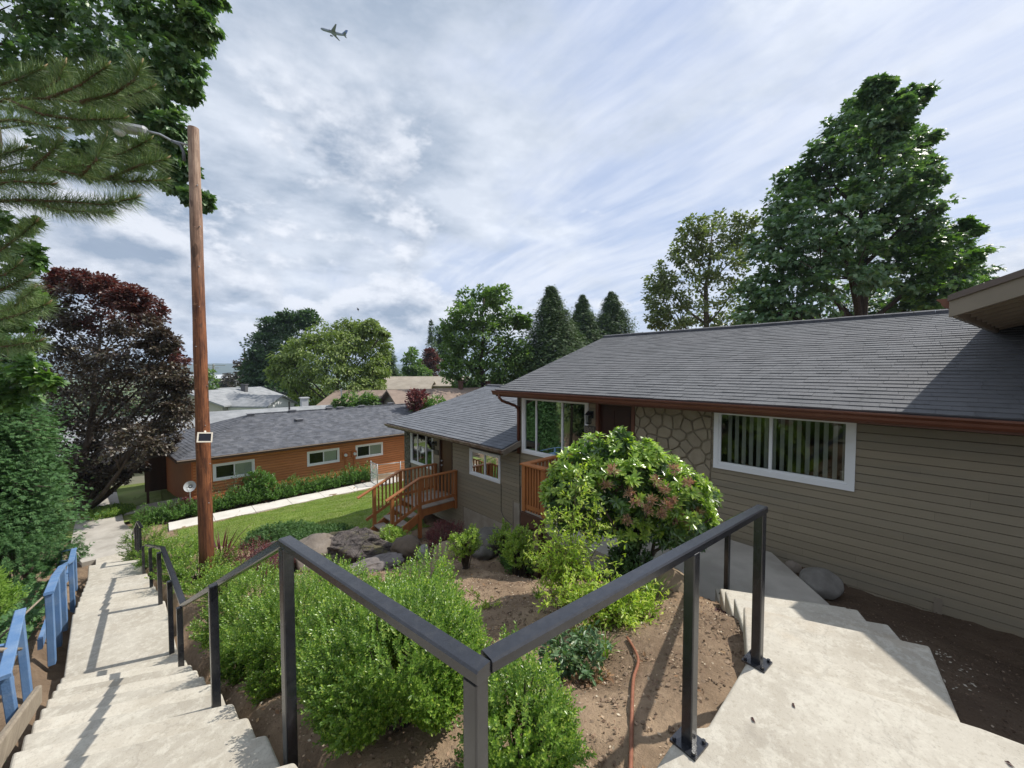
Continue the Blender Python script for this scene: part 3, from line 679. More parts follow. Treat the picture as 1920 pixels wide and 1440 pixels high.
gutter(low, XE + .028, 7.12, 13.70, EZ2 - .014, mat('brown_gutter_worn', (0.13, 0.075, 0.05), (0.30, 0.25, 0.20), .5, 9), .11, .09)
LO = (XW - .008, Y0L)
window(low, LO, WA, WNN, *LH[0], splits=(.5,), tw=.06, blinds=False)
window(low, LO, WA, WNN, *LH[2], splits=(.30, .70), tw=.06, blinds=False, glass=GLASSD)
mb = MB(); a0, a1, z0, z1 = LH[1]; mb.box(XW + .03, XW + .08, Y0L + a0 + .06, Y0L + a1 - .06, z0, z1)
door = mb.build('door', mat('walnut_door', (0.075, 0.036, 0.016), (0.10, 0.05, 0.022), .45, 5, stretch=(1, 1, .15)), low)
for zz in (-3.02, -3.17):
    mb = MB(); mb.tube([(XW + .03, Y0L + a1 - .13, zz), (XW - .03, Y0L + a1 - .13, zz)], [.012, .034], 10); mb.build('handle' if zz < -3.1 else 'lock', GREYM, door, smooth=True)
mb = MB(); mb.box(XW - .03, XW + .08, Y0L + a0, Y0L + a0 + .06, z0, z1); mb.box(XW - .03, XW + .08, Y0L + a1 - .06, Y0L + a1, z0, z1); mb.build('door_frame', DBROWN, low)
mb = MB(); mb.box(XW - .008, XW + .04, 12.99, 13.40, -5.1, -2.1); mb.build('mortar_bed', MORTAR, low)
mb = MB(); voronoi_stones(mb, (XW - .008, 12.99), (0, 1), (-1, 0), .41, -5.0, -2.12, .26, 8, .05); mb.build('stone_veneer', STONE2, low)
mb = MB(); mb.box(XW - .05, XW + .02, 13.40, 13.43, -5.1, -2.1); mb.build('corner_trim', STONE2, low)
wall_lamp(low, (XW - .01, Y0L), (0, 1), (-1, 0), 11.24 - Y0L, -2.55)
number_plaque(low, 11.08, 11.32, -2.86, -2.70, '')
mb = MB(); mb.tube([(XW - .02, 7.90, -3.16), (XW - .02, 7.90, -3.9), (XW - .02, 7.8, -4.05), (XW - .02, 7.45, -4.18)], .007, 5); mb.build('cable', BLACKM, low)

# ------------------------------------------------------------------ upper house whose eave corner pokes in at the right
up = thing('upper_house', 'house corner with taupe rake fascia and shadowed soffit above the main roof', 'house', (8.5, -3.5, -2.5))
EX0, EY0, EZU = 6.40, -0.20, 0.78
na = np.array([.986, -.165, 0]); na /= np.linalg.norm(na); perp = np.array([-na[1], na[0], 0])     # along the eave / outward
pe0 = np.array([EX0, EY0, EZU]); pe1 = pe0 + na * 8.0; SL = .26
def rp(x, y): return np.array([x, y, EZU + SL * max(0, -(np.array([x, y, 0]) - np.array([EX0, EY0, 0])) @ perp)])
pr0 = rp(4.15, -2.95); pr1 = rp(14.2, -6.0); pk0 = rp(3.4, -4.6)  # unseen roof prow shaped to cast the shadow on the right steps
th = np.array([0, 0, .03]); mb = MB()
P5 = [pe0, pe1, pr1, pk0, pr0]
mb.add(P5 + [p_ + th for p_ in P5], [(0, 4, 3, 2, 1), (5, 6, 7, 8, 9)] + [(i, (i + 1) % 5, 5 + (i + 1) % 5, 5 + i) for i in range(5)])
pb0 = pk0 + np.array([.5, -5, -1.3]); pb1 = pr1 + np.array([0, -5, -1.3]); mb.add([pk0, pr1, pb1, pb0], [(0, 1, 2, 3)])
mb.build('roof', mat('brown_shingle', (0.10, 0.085, 0.075), (0.15, 0.13, 0.11), .9, 3, 8, .6, 120), up)
upv = pr0 - pe0; rn = np.array([upv[1], -upv[0], 0]); rn /= np.linalg.norm(rn); rn = -rn if rn @ np.array([-1, 1, 0]) < 0 else rn
mb = MB(); mb.obox(pe0 + np.array([0, 0, -.205]), upv, rn * .04, (0, 0, .20)); mb.build('rake_board', TRIM, up)
mb = MB(); mb.obox(pe0 + rn * .0 + np.array([0, 0, -.03]), upv, rn * .062, (0, 0, .065)); mb.build('rake_trim', mat('drip_edge', (.13, .10, .085), None, .6), up)
mb = MB(); mb.obox(pe0 + na * .05 + np.array([0, 0, -.205]), na * 7.9, -perp * .04, (0, 0, .20)); mb.build('fascia', TRIM, up)
mb = MB(); prof = [(0, 0), (0, -.105), (.055, -.105), (.085, -.07), (.09, -.045), (.125, -.01), (.125, 0)]
V = [pp + perp * x_ + np.array([0, 0, z_]) for pp in (pe0 + na * .02 + np.array([0, 0, .01]), pe1 + np.array([0, 0, .01])) for x_, z_ in prof]; n_ = len(prof)
mb.add(V, [(i, (i + 1) % n_, n_ + (i + 1) % n_, n_ + i) for i in range(n_)] + [tuple(range(n_)), tuple(range(n_, 2 * n_))[::-1]])
mb.build('gutter', mat('copper_brown_gutter', (0.16, 0.066, 0.040), (0.19, 0.08, 0.048), .45, 6), up)
for k in range(9):
    o_ = pe0 + na * (.30 + .42 * k) - perp * .05; L_ = 2.2
    mb = MB(); mb.obox(o_ + np.array([0, 0, -.16]), -perp * L_ + np.array([0, 0, SL * L_]), na * .05, (0, 0, .15)); mb.build('rafter', TRIM, up)
mb = MB()
mb.add([(8.6, -1.75, -3.2), (15, -2.9, -3.2), (15, -2.9, 1.6), (8.6, -1.75, 1.0)], [(0, 1, 2, 3)])
mb.add([(8.6, -1.75, -3.2), (8.0, -9.5, -3.2), (8.0, -9.5, 1.0), (8.2, -5.0, 1.9), (8.6, -1.75, 1.0)], [(0, 4, 3, 2, 1)])
mb.build('wall', SIDE, up)

# ------------------------------------------------------------------ orange house
org = thing('orange_house', 'long orange lap sided house with dark shingle roof and three white windows', 'house', (7, 24.5, -6.6))
YO, EYO, EZO, YRO, RZO = 23.5, 22.95, -4.10, 27.4, -2.62
XO0, XO1 = 1.3, 13.9
OH = [(2.04 - XO0, 3.76 - XO0, -5.42, -4.58), (6.23 - XO0, 7.98 - XO0, -5.42, -4.58), (8.93 - XO0, 10.66 - XO0, -5.42, -4.58)]
mb = MB(); siding(mb, (XO0, YO), (1, 0), (0, -1), XO1 - XO0, -6.7, -4.24, .140, [(a + .02, b - .02, c + .02, d - .02) for a, b, c, d in OH], th=.030, gr=.034)
mb.build('wall', ORNG, org)
mb = MB()
mb.add([(XO0, YO, -6.9), (.45, 29.5, -6.9), (.45, 29.5, -4.2), (XO0, YO, -4.2)], [(0, 1, 2, 3)])
mb.add([(XO1, YO, -6.9), (XO1, 31.3, -6.9), (XO1, 31.3, -4.2), (XO1, YRO, RZO - .1), (XO1, YO, -4.2)], [(0, 1, 2, 3, 4)])
mb.add([(.45, 31.3, -6.9), (XO1, 31.3, -6.9), (XO1, 31.3, -4.2), (.45, 31.3, -4.2)], [(0, 1, 2, 3)])
mb.add([(.45, YO, -6.9), (XO1, YO, -6.9), (XO1, 31.3, -6.9), (.45, 31.3, -6.9)], [(0, 1, 2, 3)])
mb.build('side_wall', mat('orange_side', (0.33, 0.10, 0.03), (0.36, 0.115, 0.035), .6, 3), org)
# roof: gable at the right, hip at the left
hipx, hx0 = 4.3, 0.72; hE = np.array([-.28, 29.8, EZO])
mb = MB(); s = np.array([0, YRO - EYO, RZO - EZO]); L = np.linalg.norm(s); xr1 = 14.3
def lim(uu): return (hx0 + (hipx - hx0) * uu / L, xr1)
o_ = np.array([0.0, EYO, EZO])
mb.add([(hx0, EYO, EZO - .004), (xr1, EYO, EZO - .004), (xr1, YRO, RZO - .004), (hipx, YRO, RZO - .004)], [(0, 1, 2, 3)])
mb.add([(xr1, YRO, RZO), (hipx, YRO, RZO), (hE[0], 31.8, EZO), (xr1, 31.8, EZO)], [(0, 1, 2, 3)])
mb.add([(hx0, EYO, EZO), (hipx, YRO, RZO), (hE[0], 31.8, EZO)], [(0, 1, 2)])
shingles(mb, o_, (1, 0, 0), s, xr1, L, .15, .22, .010, lim=lambda uu: lim(uu), jit=.006)
# hip face shingles
e0 = np.array([hx0, EYO, EZO]); ev = np.array([hE[0] - hx0, 31.8 - EYO, 0]); el = np.linalg.norm(ev); ev /= el
ap = np.array([hipx, YRO, RZO]) - e0; foot = ap @ ev; uph = ap - ev * foot; lh = np.linalg.norm(uph)
shingles(mb, e0, ev, uph, el, lh, .15, .3, .012, lim=lambda uu: (foot * uu / lh, el - (el - foot) * uu / lh))
for k in range(32):
    x_ = hipx + k * .32; mb.obox((x_, YRO - .13, RZO - .03), (.3, 0, 0), (0, .26, 0), (0, 0, .055))
rf = mb.build('roof', SHIN3, org)
mb = MB(); mb.box(hx0, xr1, EYO - .012, EYO + .02, EZO - .14, EZO - .004); mb.obox(e0 + np.array([-.02, 0, -.14]), ev * el, (.03, 0, 0), (0, 0, .135)); mb.build('fascia', DBROWN, org)
mb = MB(); mb.box(hx0, xr1, EYO - .05, EYO - .014, EZO - .05, EZO - .01); mb.build('gutter', mat('pale_gutter', (.30, .24, .20), None, .5), org)
mb = MB(); mb.box(XO0 - .5, XO1, EYO + .02, YO, -4.255, -4.242); mb.build('soffit', TRIM, org)
mb = MB(); mb.box(XO0 - .06, XO0 + .10, YO - .025, YO + .05, -6.7, -4.25); mb.build('corner_trim', mat('orange_trim', (0.40, 0.115, 0.03), None, .6), org)
for k, h in enumerate(OH): window(org, (XO0, YO + .0), (1, 0), (0, -1), *h, splits=(.5,), tw=.085, blinds=True, bl_open=0.2, dark=True, glass=GLASSB)
for k, x_ in enumerate((8.28, 8.82)):
    mb = MB(); mb.box(x_ - .15, x_ + .15, YO - .10, YO - .02, -5.25, -4.88); mb.box(x_ - .03, x_ + .03, YO - .07, YO - .02, -6.5, -5.252)
    em = mb.build('electric_meter', mat('orange_box', (0.38, 0.12, 0.035), None, .5), org)
    mb = MB(); mb.tube([(x_ + .02, YO - .10, -5.06), (x_ + .02, YO - .2, -5.06)], [.095, .085], 12); mb.build('meter_dial', mat('meter_glass', (.6, .62, .62), None, .2), em, smooth=False)
def rz_or(y): return EZO + (y - EYO) / (YRO - EYO) * (RZO - EZO)
for px, py, pipe in ((470, 779, 0), (548, 772, 1), (561, 789, 0), (617, 767, 0), (638, 766, 0), (678, 763, 0), (732, 758, 0)):
    # find the roof point under the pixel
    d = ray(px, py); k = (EZO - EYO * (RZO - EZO) / (YRO - EYO)) / (d[2] - d[1] * (RZO - EZO) / (YRO - EYO)); c = d * k
    mb = MB(); mb.box(c[0] - .17, c[0] + .17, c[1] - .17, c[1] + .17, c[2] - .12, c[2] + .09); mb.box(c[0] - .21, c[0] + .21, c[1] - .21, c[1] + .21, c[2] + .091, c[2] + .12)
    mb.build('roof_vent', mat('vent_metal', (.16, .16, .175), None, .5), rf)
    if pipe:
        mb = MB(); mb.tube([c + np.array([-.05, .5, 0]), c + np.array([-.05, .5, .62])], .05, 8); mb.build('vent_pipe', BLACKM, rf)
# porch at the left end
mb = MB(); mb.box(-.35, -.25, 26.2, 26.3, -6.8, -4.2); mb.build('porch_post', DBROWN, org); mb = MB(); mb.box(-.45, .5, 29.4, 29.5, -6.8, -4.2); mb.build('porch_wall', DBROWN, org)
# ------------------------------------------------------------------ cedar porches
def V3(*a): return np.array(a, float)
def balusters(parent, p0, p1, zlo0, zlo1, zhi0, zhi1, n):
    for k in range(n):
        t = (k + .5) / n; p = V3(*p0) + (V3(*p1) - V3(*p0)) * t
        mb = MB(); mb.box(p[0] - .019, p[0] + .019, p[1] - .019, p[1] + .019, zlo0 + (zlo1 - zlo0) * t, zhi0 + (zhi1 - zhi0) * t); mb.build('baluster', CEDAR, parent)
dk = thing('lower_porch', 'cedar porch with two railed sides and steps at the lower house door', 'porch', (6.2, 10.6, -4.8))
FZ, DX0, DY0, DY1 = -4.08, 5.66, 10.03, 11.22
mb = MB()
for k in range(9):
    x = DX0 + .02 + k * .147; mb.box(x, x + .14, DY0 - .02, DY1 + .02, FZ - .035, FZ)
mb.build('deck_board', DECKW, dk)
for y in (DY0 + .02, DY1 - .06):
    mb = MB(); mb.box(DX0, XW - .02, y, y + .04, FZ - .27, FZ - .037); mb.build('fascia_board', CEDAR, dk)
for y in (DY0, DY1):
    mb = MB(); mb.box(DX0 - .045, DX0 + .045, y - .045, y + .045, -4.95, FZ + .88); mb.build('post', CEDAR, dk)
    mb = MB(); mb.box(XW - .11, XW - .03, y - .045, y + .045, FZ - .3, FZ + .88); mb.build('post', CEDAR, dk)
    gz_ = float(gh(4.8, y)); ps = -4.86
    mb = MB(); mb.box(4.76, 4.85, y - .045, y + .045, ps, -3.56); mb.build('post', CEDAR, dk)
    mb = MB(); mb.beam((XW - .03, y, FZ + .90), (DX0 - .02, y, FZ + .90), .14, .04, bev=.006); mb.build('handrail', CEDAR, dk)
    e = 4.62 if y == DY0 else 4.30
    sl = (FZ + .90 - (-3.54)) / (DX0 - 4.8)
    mb = MB(); mb.beam((DX0 - .01, y, FZ + .90), (e, y, FZ + .90 - sl * (DX0 - e)), .12, .04, bev=.006); mb.build('handrail', CEDAR, dk)
    mb = MB(); mb.beam((XW - .05, y, FZ + .13), (DX0 + .04, y, FZ + .13), .04, .085); mb.build('bottom_rail', CEDAR, dk)
    mb = MB(); mb.beam((DX0 - .04, y, FZ + .10), (4.55, y, FZ + .10 - sl * (DX0 - 4.55) * 1.05), .04, .085); mb.build('bottom_rail', CEDAR, dk)
    balusters(dk, (DX0 + .06, y, 0), (XW - .12, y, 0), FZ + .1, FZ + .1, FZ + .88, FZ + .88, 9)
    balusters(dk, (DX0 - .06, y, 0), (4.88, y, 0), FZ + .08, FZ + .1 - sl * .75, FZ + .86, FZ + .88 - sl * .77, 6)
for k in range(3):
    z = FZ - .19 * (k + 1); x = DX0 - .30 * (k + 1)
    mb = MB(); mb.box(x, x + .145, DY0 + .05, DY1 - .05, z - .038, z); mb.box(x + .15, x + .30, DY0 + .05, DY1 - .05, z - .038, z); mb.build('tread', DECKW, dk)
for y in (DY0 + .03, DY1 - .03):
    mb = MB(); mb.beam((DX0 + .1, y, FZ - .2), (4.55, y, FZ - .86), .04, .24); mb.build('stringer', CEDAR, dk)
mb = MB(); mb.prism([(4.1, 9.95), (4.75, 9.9), (4.8, 11.3), (4.05, 11.3)], -5.3, -4.84); pad = mb.build('step_pad', CONC2); tag(pad, 'small concrete pad at the foot of the cedar porch steps', 'pad', kind='structure')
dk2 = thing('upper_porch', 'cedar porch with slatted guard beside the big rhododendron', 'porch', (6.2, 4.9, -3.9))
FZ2 = -2.80; QX, QY = 5.36, 5.40
mb = MB()
for k in range(11):
    x = QX + .02 + k * .147; mb.box(x, x + .14, 4.83, QY + .04, FZ2 - .035, FZ2)
mb.build('deck_board', DECKW, dk2)
mb = MB(); mb.box(QX - .03, QX + .01, 4.83, QY + .05, FZ2 - .30, FZ2 - .037); mb.box(QX + .01, XW - .03, QY + .01, QY + .05, FZ2 - .30, FZ2 - .037); mb.build('fascia_board', mat('red_brown_board', (.075, .033, .022), (.10, .045, .03), .6, 5, stretch=(1, .1, 1)), dk2)
for (x, y) in ((QX + .045, QY), (QX + .045, 4.86), (XW - .08, QY)):
    mb = MB(); mb.box(x - .045, x + .045, y - .045, y + .045, FZ2 - .02, FZ2 + .90); mb.build('post', CEDAR, dk2)
for (x, y) in ((QX + .06, QY - .12), (QX + .06, 4.95)):
    mb = MB(); mb.box(x - .05, x + .05, y - .05, y + .05, -4.1, FZ2 - .3); mb.build('support_post', DBROWN, dk2)
mb = MB(); mb.beam((QX + .045, QY + .07, FZ2 + .92), (QX + .045, 4.80, FZ2 + .92), .15, .04, bev=.006); mb.beam((QX + .12, QY, FZ2 + .919), (XW - .03, QY, FZ2 + .919), .14, .038, bev=.006); mb.build('handrail', CEDAR, dk2)
mb = MB(); mb.beam((QX + .045, QY, FZ2 + .08), (QX + .045, 4.86, FZ2 + .08), .04, .08); mb.build('bottom_rail', CEDAR, dk2)
balusters(dk2, (QX + .045, QY - .05, 0), (QX + .045, 4.9, 0), FZ2 + .0, FZ2 + .0, FZ2 + .9, FZ2 + .9, 6)
balusters(dk2, (QX + .1, QY, 0), (XW - .12, QY, 0), FZ2 + .0, FZ2 + .0, FZ2 + .9, FZ2 + .9, 13)

# ------------------------------------------------------------------ black metal handrails
RW, RH, PW = .058, .040, .050
def rail_run(parent, pts):
    for a_, b_ in zip(pts[:-1], pts[1:]):
        a_, b_ = V3(*a_), V3(*b_); d = (b_ - a_) / np.linalg.norm(b_ - a_)
        mb = MB(); mb.beam(a_ - d * .0, b_ + d * .012, RW, RH, bev=.006); mb.build('top_rail', BLACKM, parent)
def rpost(parent, x, y, zb, zt, ang, plate=True):
    ca, sa = math.cos(ang), math.sin(ang); h = PW / 2
    mb = MB(); c = [V3(x, y, 0) + V3(ca * i - sa * j, sa * i + ca * j, 0) for i, j in ((-h, -h), (h, -h), (h, h), (-h, h))]
    mb.prism([(p[0], p[1]) for p in c], zb, zt); o = bevel(mb.build('post', BLACKM, parent), .005, 2)
    if plate:
        mb = MB(); c = [V3(x, y, 0) + V3(ca * i - sa * j, sa * i + ca * j, 0) for i, j in ((-.06, -.06), (.06, -.06), (.06, .06), (-.06, .06))]
        mb.prism([(p[0], p[1]) for p in c], zb - .002, zb + .010)
        for i, j in ((-.045, -.045), (.045, -.045), (.045, .045), (-.045, .045)):
            q_ = V3(x, y, 0) + V3(ca * i - sa * j, sa * i + ca * j, 0); mb.tube([(q_[0], q_[1], zb + .01), (q_[0], q_[1], zb + .024)], .009, 6)
        mb.build('base_plate', BLACKM, o)
RT = -0.78                                # level of the horizontal top rails
c0 = at(872, 1270, 1.0); CX, CY = 0.615, 0.80
rl = thing('stair_handrail', 'black metal handrail running from the near corner down the long stair', 'handrail', (CX, CY, -1.7))
LP = sp(1.98, .555); L1 = sp(3.28, .50); L2 = sp(5.30, .50); L3 = sp(7.85, .52); L4 = sp(11.0, .53); L5 = sp(12.3, .53)
hp = lambda q_, z: V3(q_[0], q_[1], z)
rail_run(rl, [(CX + .006, CY - .03, RT - .02), hp(LP, RT - .02), hp(L2, -2.50), hp(L3, -2.72), hp(sp(12.1, .53), -4.02)])
A0 = math.atan2(LP[1] - CY, LP[0] - CX)
rpost(rl, CX, CY, -1.72, RT - .04, A0); rpost(rl, LP[0], LP[1], -2.25, RT - .04, A0, False)
zr = lambda s: np.interp(s, [1.98, 5.30, 7.85, 12.1], [RT - .02, -2.50, -2.72, -4.02])
for s_, p_, zb in ((3.28, .465, -2.36), (5.30, .465, -3.18), (6.25, .465, -3.50), (7.70, .465, -3.50), (9.6, .465, -4.0), (12.02, .465, -4.80)):
    q_ = sp(s_, p_); rpost(rl, q_[0], q_[1], zb, float(zr(s_)) - .01, math.pi / 2 + SK, False)
rl2 = thing('lower_handrail', 'short black handrail on the lowest flight of the long stair', 'handrail', hp(sp(13.4, .5), -4.9))
zr2 = lambda s: np.interp(s, [13.2, 14.6, 18.6], [-3.92, -4.15, -5.72])
rail_run(rl2, [hp(sp(13.2, .50), -3.92), hp(sp(14.6, .48), -4.15), hp(sp(18.6, .46), -5.72)])
for s_, zb in ((13.25, -4.80), (14.6, -5.3), (16.2, -5.95), (18.5, -6.55)):
    q_ = sp(s_, .47); rpost(rl2, q_[0], q_[1], zb, float(zr2(s_)) - .01, math.pi / 2 + SK, False)
rr = thing('landing_handrail', 'black metal handrail with bolted base plates along the right landing edge', 'handrail', (1.75, .66, -1.7))
B0 = at(888, 1251, .965); B1 = V3(2.545, .615, RT - .02)
ds = V3(CX + .03, CY - .03, RT - .02)
rail_run(rr, [V3(CX + .036, CY - .002, RT - .02), B1, V3(4.83, 1.50, -1.76)])
Ar = math.atan2(B1[1] - CY, B1[0] - CX)
rpost(rr, 1.745, .685, -1.70, RT - .03, Ar); rpost(rr, 2.53, .617, -1.70, RT - .03, Ar); rpost(rr, 4.80, 1.49, -2.60, -1.77, Ar)
mb = MB(); mb.box(CX - .1, CX + 1.3, CY - .3, CY - .2, -2, -1.9)

# ------------------------------------------------------------------ blue wooden rail, timber edging
br = thing('blue_railing', 'blue painted wooden railing along the left of the long stair', 'railing', hp(sp(9, -.5), -3.6))
segs = [(7.35, -.56, -3.50), (8.2, -.56, -3.70), (9.2, -.56, -3.95), (11.4, -.58, -4.65), (13.2, -.62, -4.9), (15.2, -.95, -5.6)]
tops = [-2.76, -2.87, -3.10, -3.78, -4.10, -4.72]
for (s_, p_, zb), zt in zip(segs, tops):
    q_ = sp(s_, p_); mb = MB(); mb.beam((q_[0], q_[1], zb - .15), (q_[0], q_[1], zt), .065, .095, up=(0, 1, 0)); bevel(mb.build('post', BLUEP, br), .006)
for i in range(5):
    a_, b_ = hp(sp(*segs[i][:2]), tops[i] + .02), hp(sp(*segs[i + 1][:2]), tops[i + 1] + .02)
    d = (b_ - a_) / np.linalg.norm(b_ - a_)
    mb = MB(); mb.beam(a_ - d * .06, b_ + d * .02, .085, .035, bev=.006); mb.build('cap_rail', BLUEP, br)
    if i >= 2:
        mb = MB(); mb.beam(a_ + V3(-.06, 0, -.30), b_ + V3(-.06, 0, -.30), .04, .14); mb.build('mid_rail', BLUEP, br)
    else:
        mb = MB(); mb.beam(a_ + V3(-.09, 0, -.62), b_ + V3(-.09, 0, -.62), .04, .12); mb.build('mid_rail', BLUEP, br)
bf = thing('blue_fence', 'nearest blue wooden rail with broken cross boards at the left edge', 'railing', hp(sp(5.5, -.6), -3.2))
pA = V3(*at(52, 1300, 3.95)); tA = V3(*at(36, 1158, 3.98)); pB = V3(*at(26, 1360, 3.22)); tB = V3(*at(10, 1262, 3.2))
for b_, t_ in ((pA, tA), (pB, tB)):
    mb = MB(); mb.beam(b_ + (b_ - t_) * .08, t_, .06, .085, up=(0, 1, 0)); bevel(mb.build('post', BLUEP, bf), .006)
d = (tB - tA); mb = MB(); mb.beam(tA - d * .12 + V3(0, 0, .02), tB + d * .1 + V3(0, 0, .02), .08, .035, bev=.006); mb.build('cap_rail', BLUEP, bf)
m_ = tA + d * .55
mb = MB(); mb.beam(m_ + V3(.02, 0, -.05), m_ + V3(-.75, .3, -.02), .035, .13); mb.build('cross_board', BLUEP, bf)
mb = MB(); mb.beam(m_ + V3(.02, -.15, -.3), m_ + V3(-.75, .12, -.3), .035, .13); mb.build('cross_board', BLUEP, bf)
st = MB(); st.tube([V3(*at(-30, 1218, 3.3)), V3(*at(10, 1219, 3.45)), V3(*at(39, 1217, 3.6))], [.018, .02, .014], 7)
tag(st.build('loose_stick', TIMB, smooth=True), 'grey stick lying across the nearest blue rail', 'stick')
st = MB(); st.tube([V3(*at(-10, 1205, 5.0)), V3(*at(40, 1157, 5.2)), V3(*at(80, 1120, 5.5))], [.014, .014, .012], 6)
tag(st.build('rope', TIMB, smooth=True), 'slack brown cord strung between the blue posts', 'cord')
mb = MB(); a_ = hp(sp(3.2, -.50), -2.06); b_ = hp(sp(5.60, -.49), -2.98)
mb.beam(a_ - V3(.03, 0, .05), b_ - V3(.03, 0, .05), .05, .16, bev=.012); tag(mb.build('edging_plank', TIMB), 'weathered wooden plank edging the left side of the near steps', 'plank')
mb = MB(); a_ = V3(*gz(85, 1035, -5.6)); mb.beam(a_ + V3(0, 0, -.5), a_ + V3(0, 0, .75), .16, .16, bev=.02); tag(mb.build('timber_post', TIMB), 'short weathered timber post beside the foot of the blue railing', 'post')

# ------------------------------------------------------------------ utility pole with street lamp
pb = V3(*at(388, 1060, 7.0)); pt = V3(*at(357, 240, 7.0)); pt[:2] = pb[:2] + (pt[:2] - pb[:2]) * .25
POLE = bpy.data.materials.new('stained_pole'); POLE.use_nodes = True; nt = POLE.node_tree; t = NT(nt); b = nt.nodes['Principled BSDF']
tcn = nd(nt, 'ShaderNodeTexCoord'); ov = tcn.outputs['Object']; v1 = t.vm('MULTIPLY', ov, (1, 1, .12)); gsep = nd(nt, 'ShaderNodeSeparateXYZ'); lk(nt, ov, gsep.inputs[0])
f1 = t.ss(t.noise(v1, 22, 10, .72), .34, .66); red = t.mix(f1, (0.070, 0.020, 0.007), (0.29, 0.108, 0.040)); pale = t.mix(f1, (0.20, 0.115, 0.07), (0.42, 0.29, 0.20))
scr = t.ss(t.noise(t.vm('MULTIPLY', ov, (3, 3, 9)), 3.2, 3, .5), .66, .72); red = t.mix(t.m('MULTIPLY', scr, .6), red, (.42, .22, .11)); pale = t.mix(t.m('MULTIPLY', scr, .5), pale, (.48, .36, .27))
hsp = t.ss(t.m('ADD', gsep.outputs[2], t.m('MULTIPLY', t.noise(v1, 5, 4), 1.5)), 5.2, 8.2)
colp = t.mix(hsp, red, pale); knots = t.ss(t.noise(t.vm('MULTIPLY', ov, (1, 1, .5)), 5.5, 2, .4), .66, .70)
colp = t.mix(t.m('MULTIPLY', knots, .75), colp, (0.07, 0.03, 0.012)); crk = t.ss(t.noise(t.vm('MULTIPLY', ov, (1, 1, .04)), 42, 5, .6), .60, .68); colp = t.mix(t.m('MULTIPLY', crk, .65), colp, (.045, .02, .01)); foot_f = t.ss(gsep.outputs[2], 2.2, .4)
colp = t.mix(t.m('MULTIPLY', t.m('MULTIPLY', foot_f, t.noise(v1, 3, 5)), .9), colp, (0.06, 0.022, 0.012))  # pole colour darkens towards the foot
lk(nt, colp, b.inputs['Base Color']); b.inputs['Roughness'].default_value = .6
bn = nd(nt, 'ShaderNodeBump'); bn.inputs['Strength'].default_value = .5; bn.inputs['Distance'].default_value = .01; lk(nt, t.noise(v1, 30, 8, .7), bn.inputs['Height']); lk(nt, bn.outputs[0], b.inputs['Normal'])
po = thing('utility_pole', 'tall reddish brown wooden utility pole carrying a street lamp arm', 'utility pole', pb)
mb = MB(); N = 14
ptsp = [pb + (pt - pb) * (k / N) for k in range(N + 1)]; rad = [.116 - .034 * (k / N) + (.006 if k in (4, 7, 11) else 0) for k in range(N + 1)]
ptsp.insert(0, pb - V3(0, 0, .6)); rad.insert(0, .118); mb.tube(ptsp, rad, 18); mb.build('pole', POLE, po, smooth=False)
for k in range(9):
    c_ = pb + (pt - pb) * (.15 + .09 * k); a_ = random.uniform(3.2, 5.6); dd = V3(math.cos(a_), math.sin(a_), 0); nb = MB(); nb.tube([c_ + dd * .07, c_ + dd * .125], .009, 5); nb.build('nail', GREYM, po)
po.children[0].data.polygons.foreach_set('use_smooth', [len(p.vertices) == 4 for p in po.children[0].data.polygons])
br1 = V3(*at(353, 272, 7.0)); am = V3(*at(322, 264, 6.95)); a2 = V3(*at(300, 252, 6.9)); a3 = V3(*at(276, 246, 6.85))
mb = MB(); mb.tube([br1, am, a2, a3], [.018, .02, .022, .022], 8); mb.build('lamp_arm', GREYM, po, smooth=True)
mb = MB(); mb.tube([am + V3(0, 0, 0), V3(*at(338, 272, 6.96)), V3(*at(344, 285, 6.97)), V3(*at(345, 302, 6.98))], .022, 8); mb.build('conduit', mat('conduit_grey', (.13, .14, .15), None, .5), po, smooth=True)
mb = MB(); bx = V3(*at(366, 271, 6.98)); mb.tube([br1, bx], .012, 6); mb.build('through_bolt', BLACKM, po)
h0 = a3; h1 = V3(*at(205, 236, 6.7)); dh = (h1 - h0) / np.linalg.norm(h1 - h0); sd = np.cross(dh, (0, 0, 1)); sd /= np.linalg.norm(sd); uu = np.cross(sd, dh)
mb = MB(); Lh = np.linalg.norm(h1 - h0)
st_ = [(0, .05, .05, .05), (.06, .09, .07, .07), (.5, .12, .075, .06), (.75, .16, .05, .05), (.95, .12, .03, .04), (1.0, .03, .01, .02)]
Vv = []; n_ = 8
for t_, w_, hu, hd in st_:
    c_ = h0 + dh * Lh * t_
    for x_, z_ in ((-1, 0), (-.8, .7), (-.3, 1), (.3, 1), (.8, .7), (1, 0), (.6, -1), (-.6, -1)):
        Vv.append(c_ + sd * x_ * w_ + uu * (z_ * (hu if z_ > 0 else hd)))
mb.add(Vv, [(i * n_ + k, i * n_ + (k + 1) % n_, (i + 1) * n_ + (k + 1) % n_, (i + 1) * n_ + k) for i in range(len(st_) - 1) for k in range(n_)] + [tuple(range(n_))[::-1], tuple(range((len(st_) - 1) * n_, len(st_) * n_))])
lamp_o = mb.build('street_lamp', mat('lamp_grey', (.34, .35, .36), None, .5), po, smooth=False)
mb = MB(); c_ = h0 + dh * Lh * .74 - uu * .06; mb.tube([c_, c_ - uu * .03, c_ - uu * .07], [.085, .08, .05], 12); mb.build('lamp_lens', mat('lens_plastic', (.65, .68, .7), None, .25), lamp_o, smooth=True)
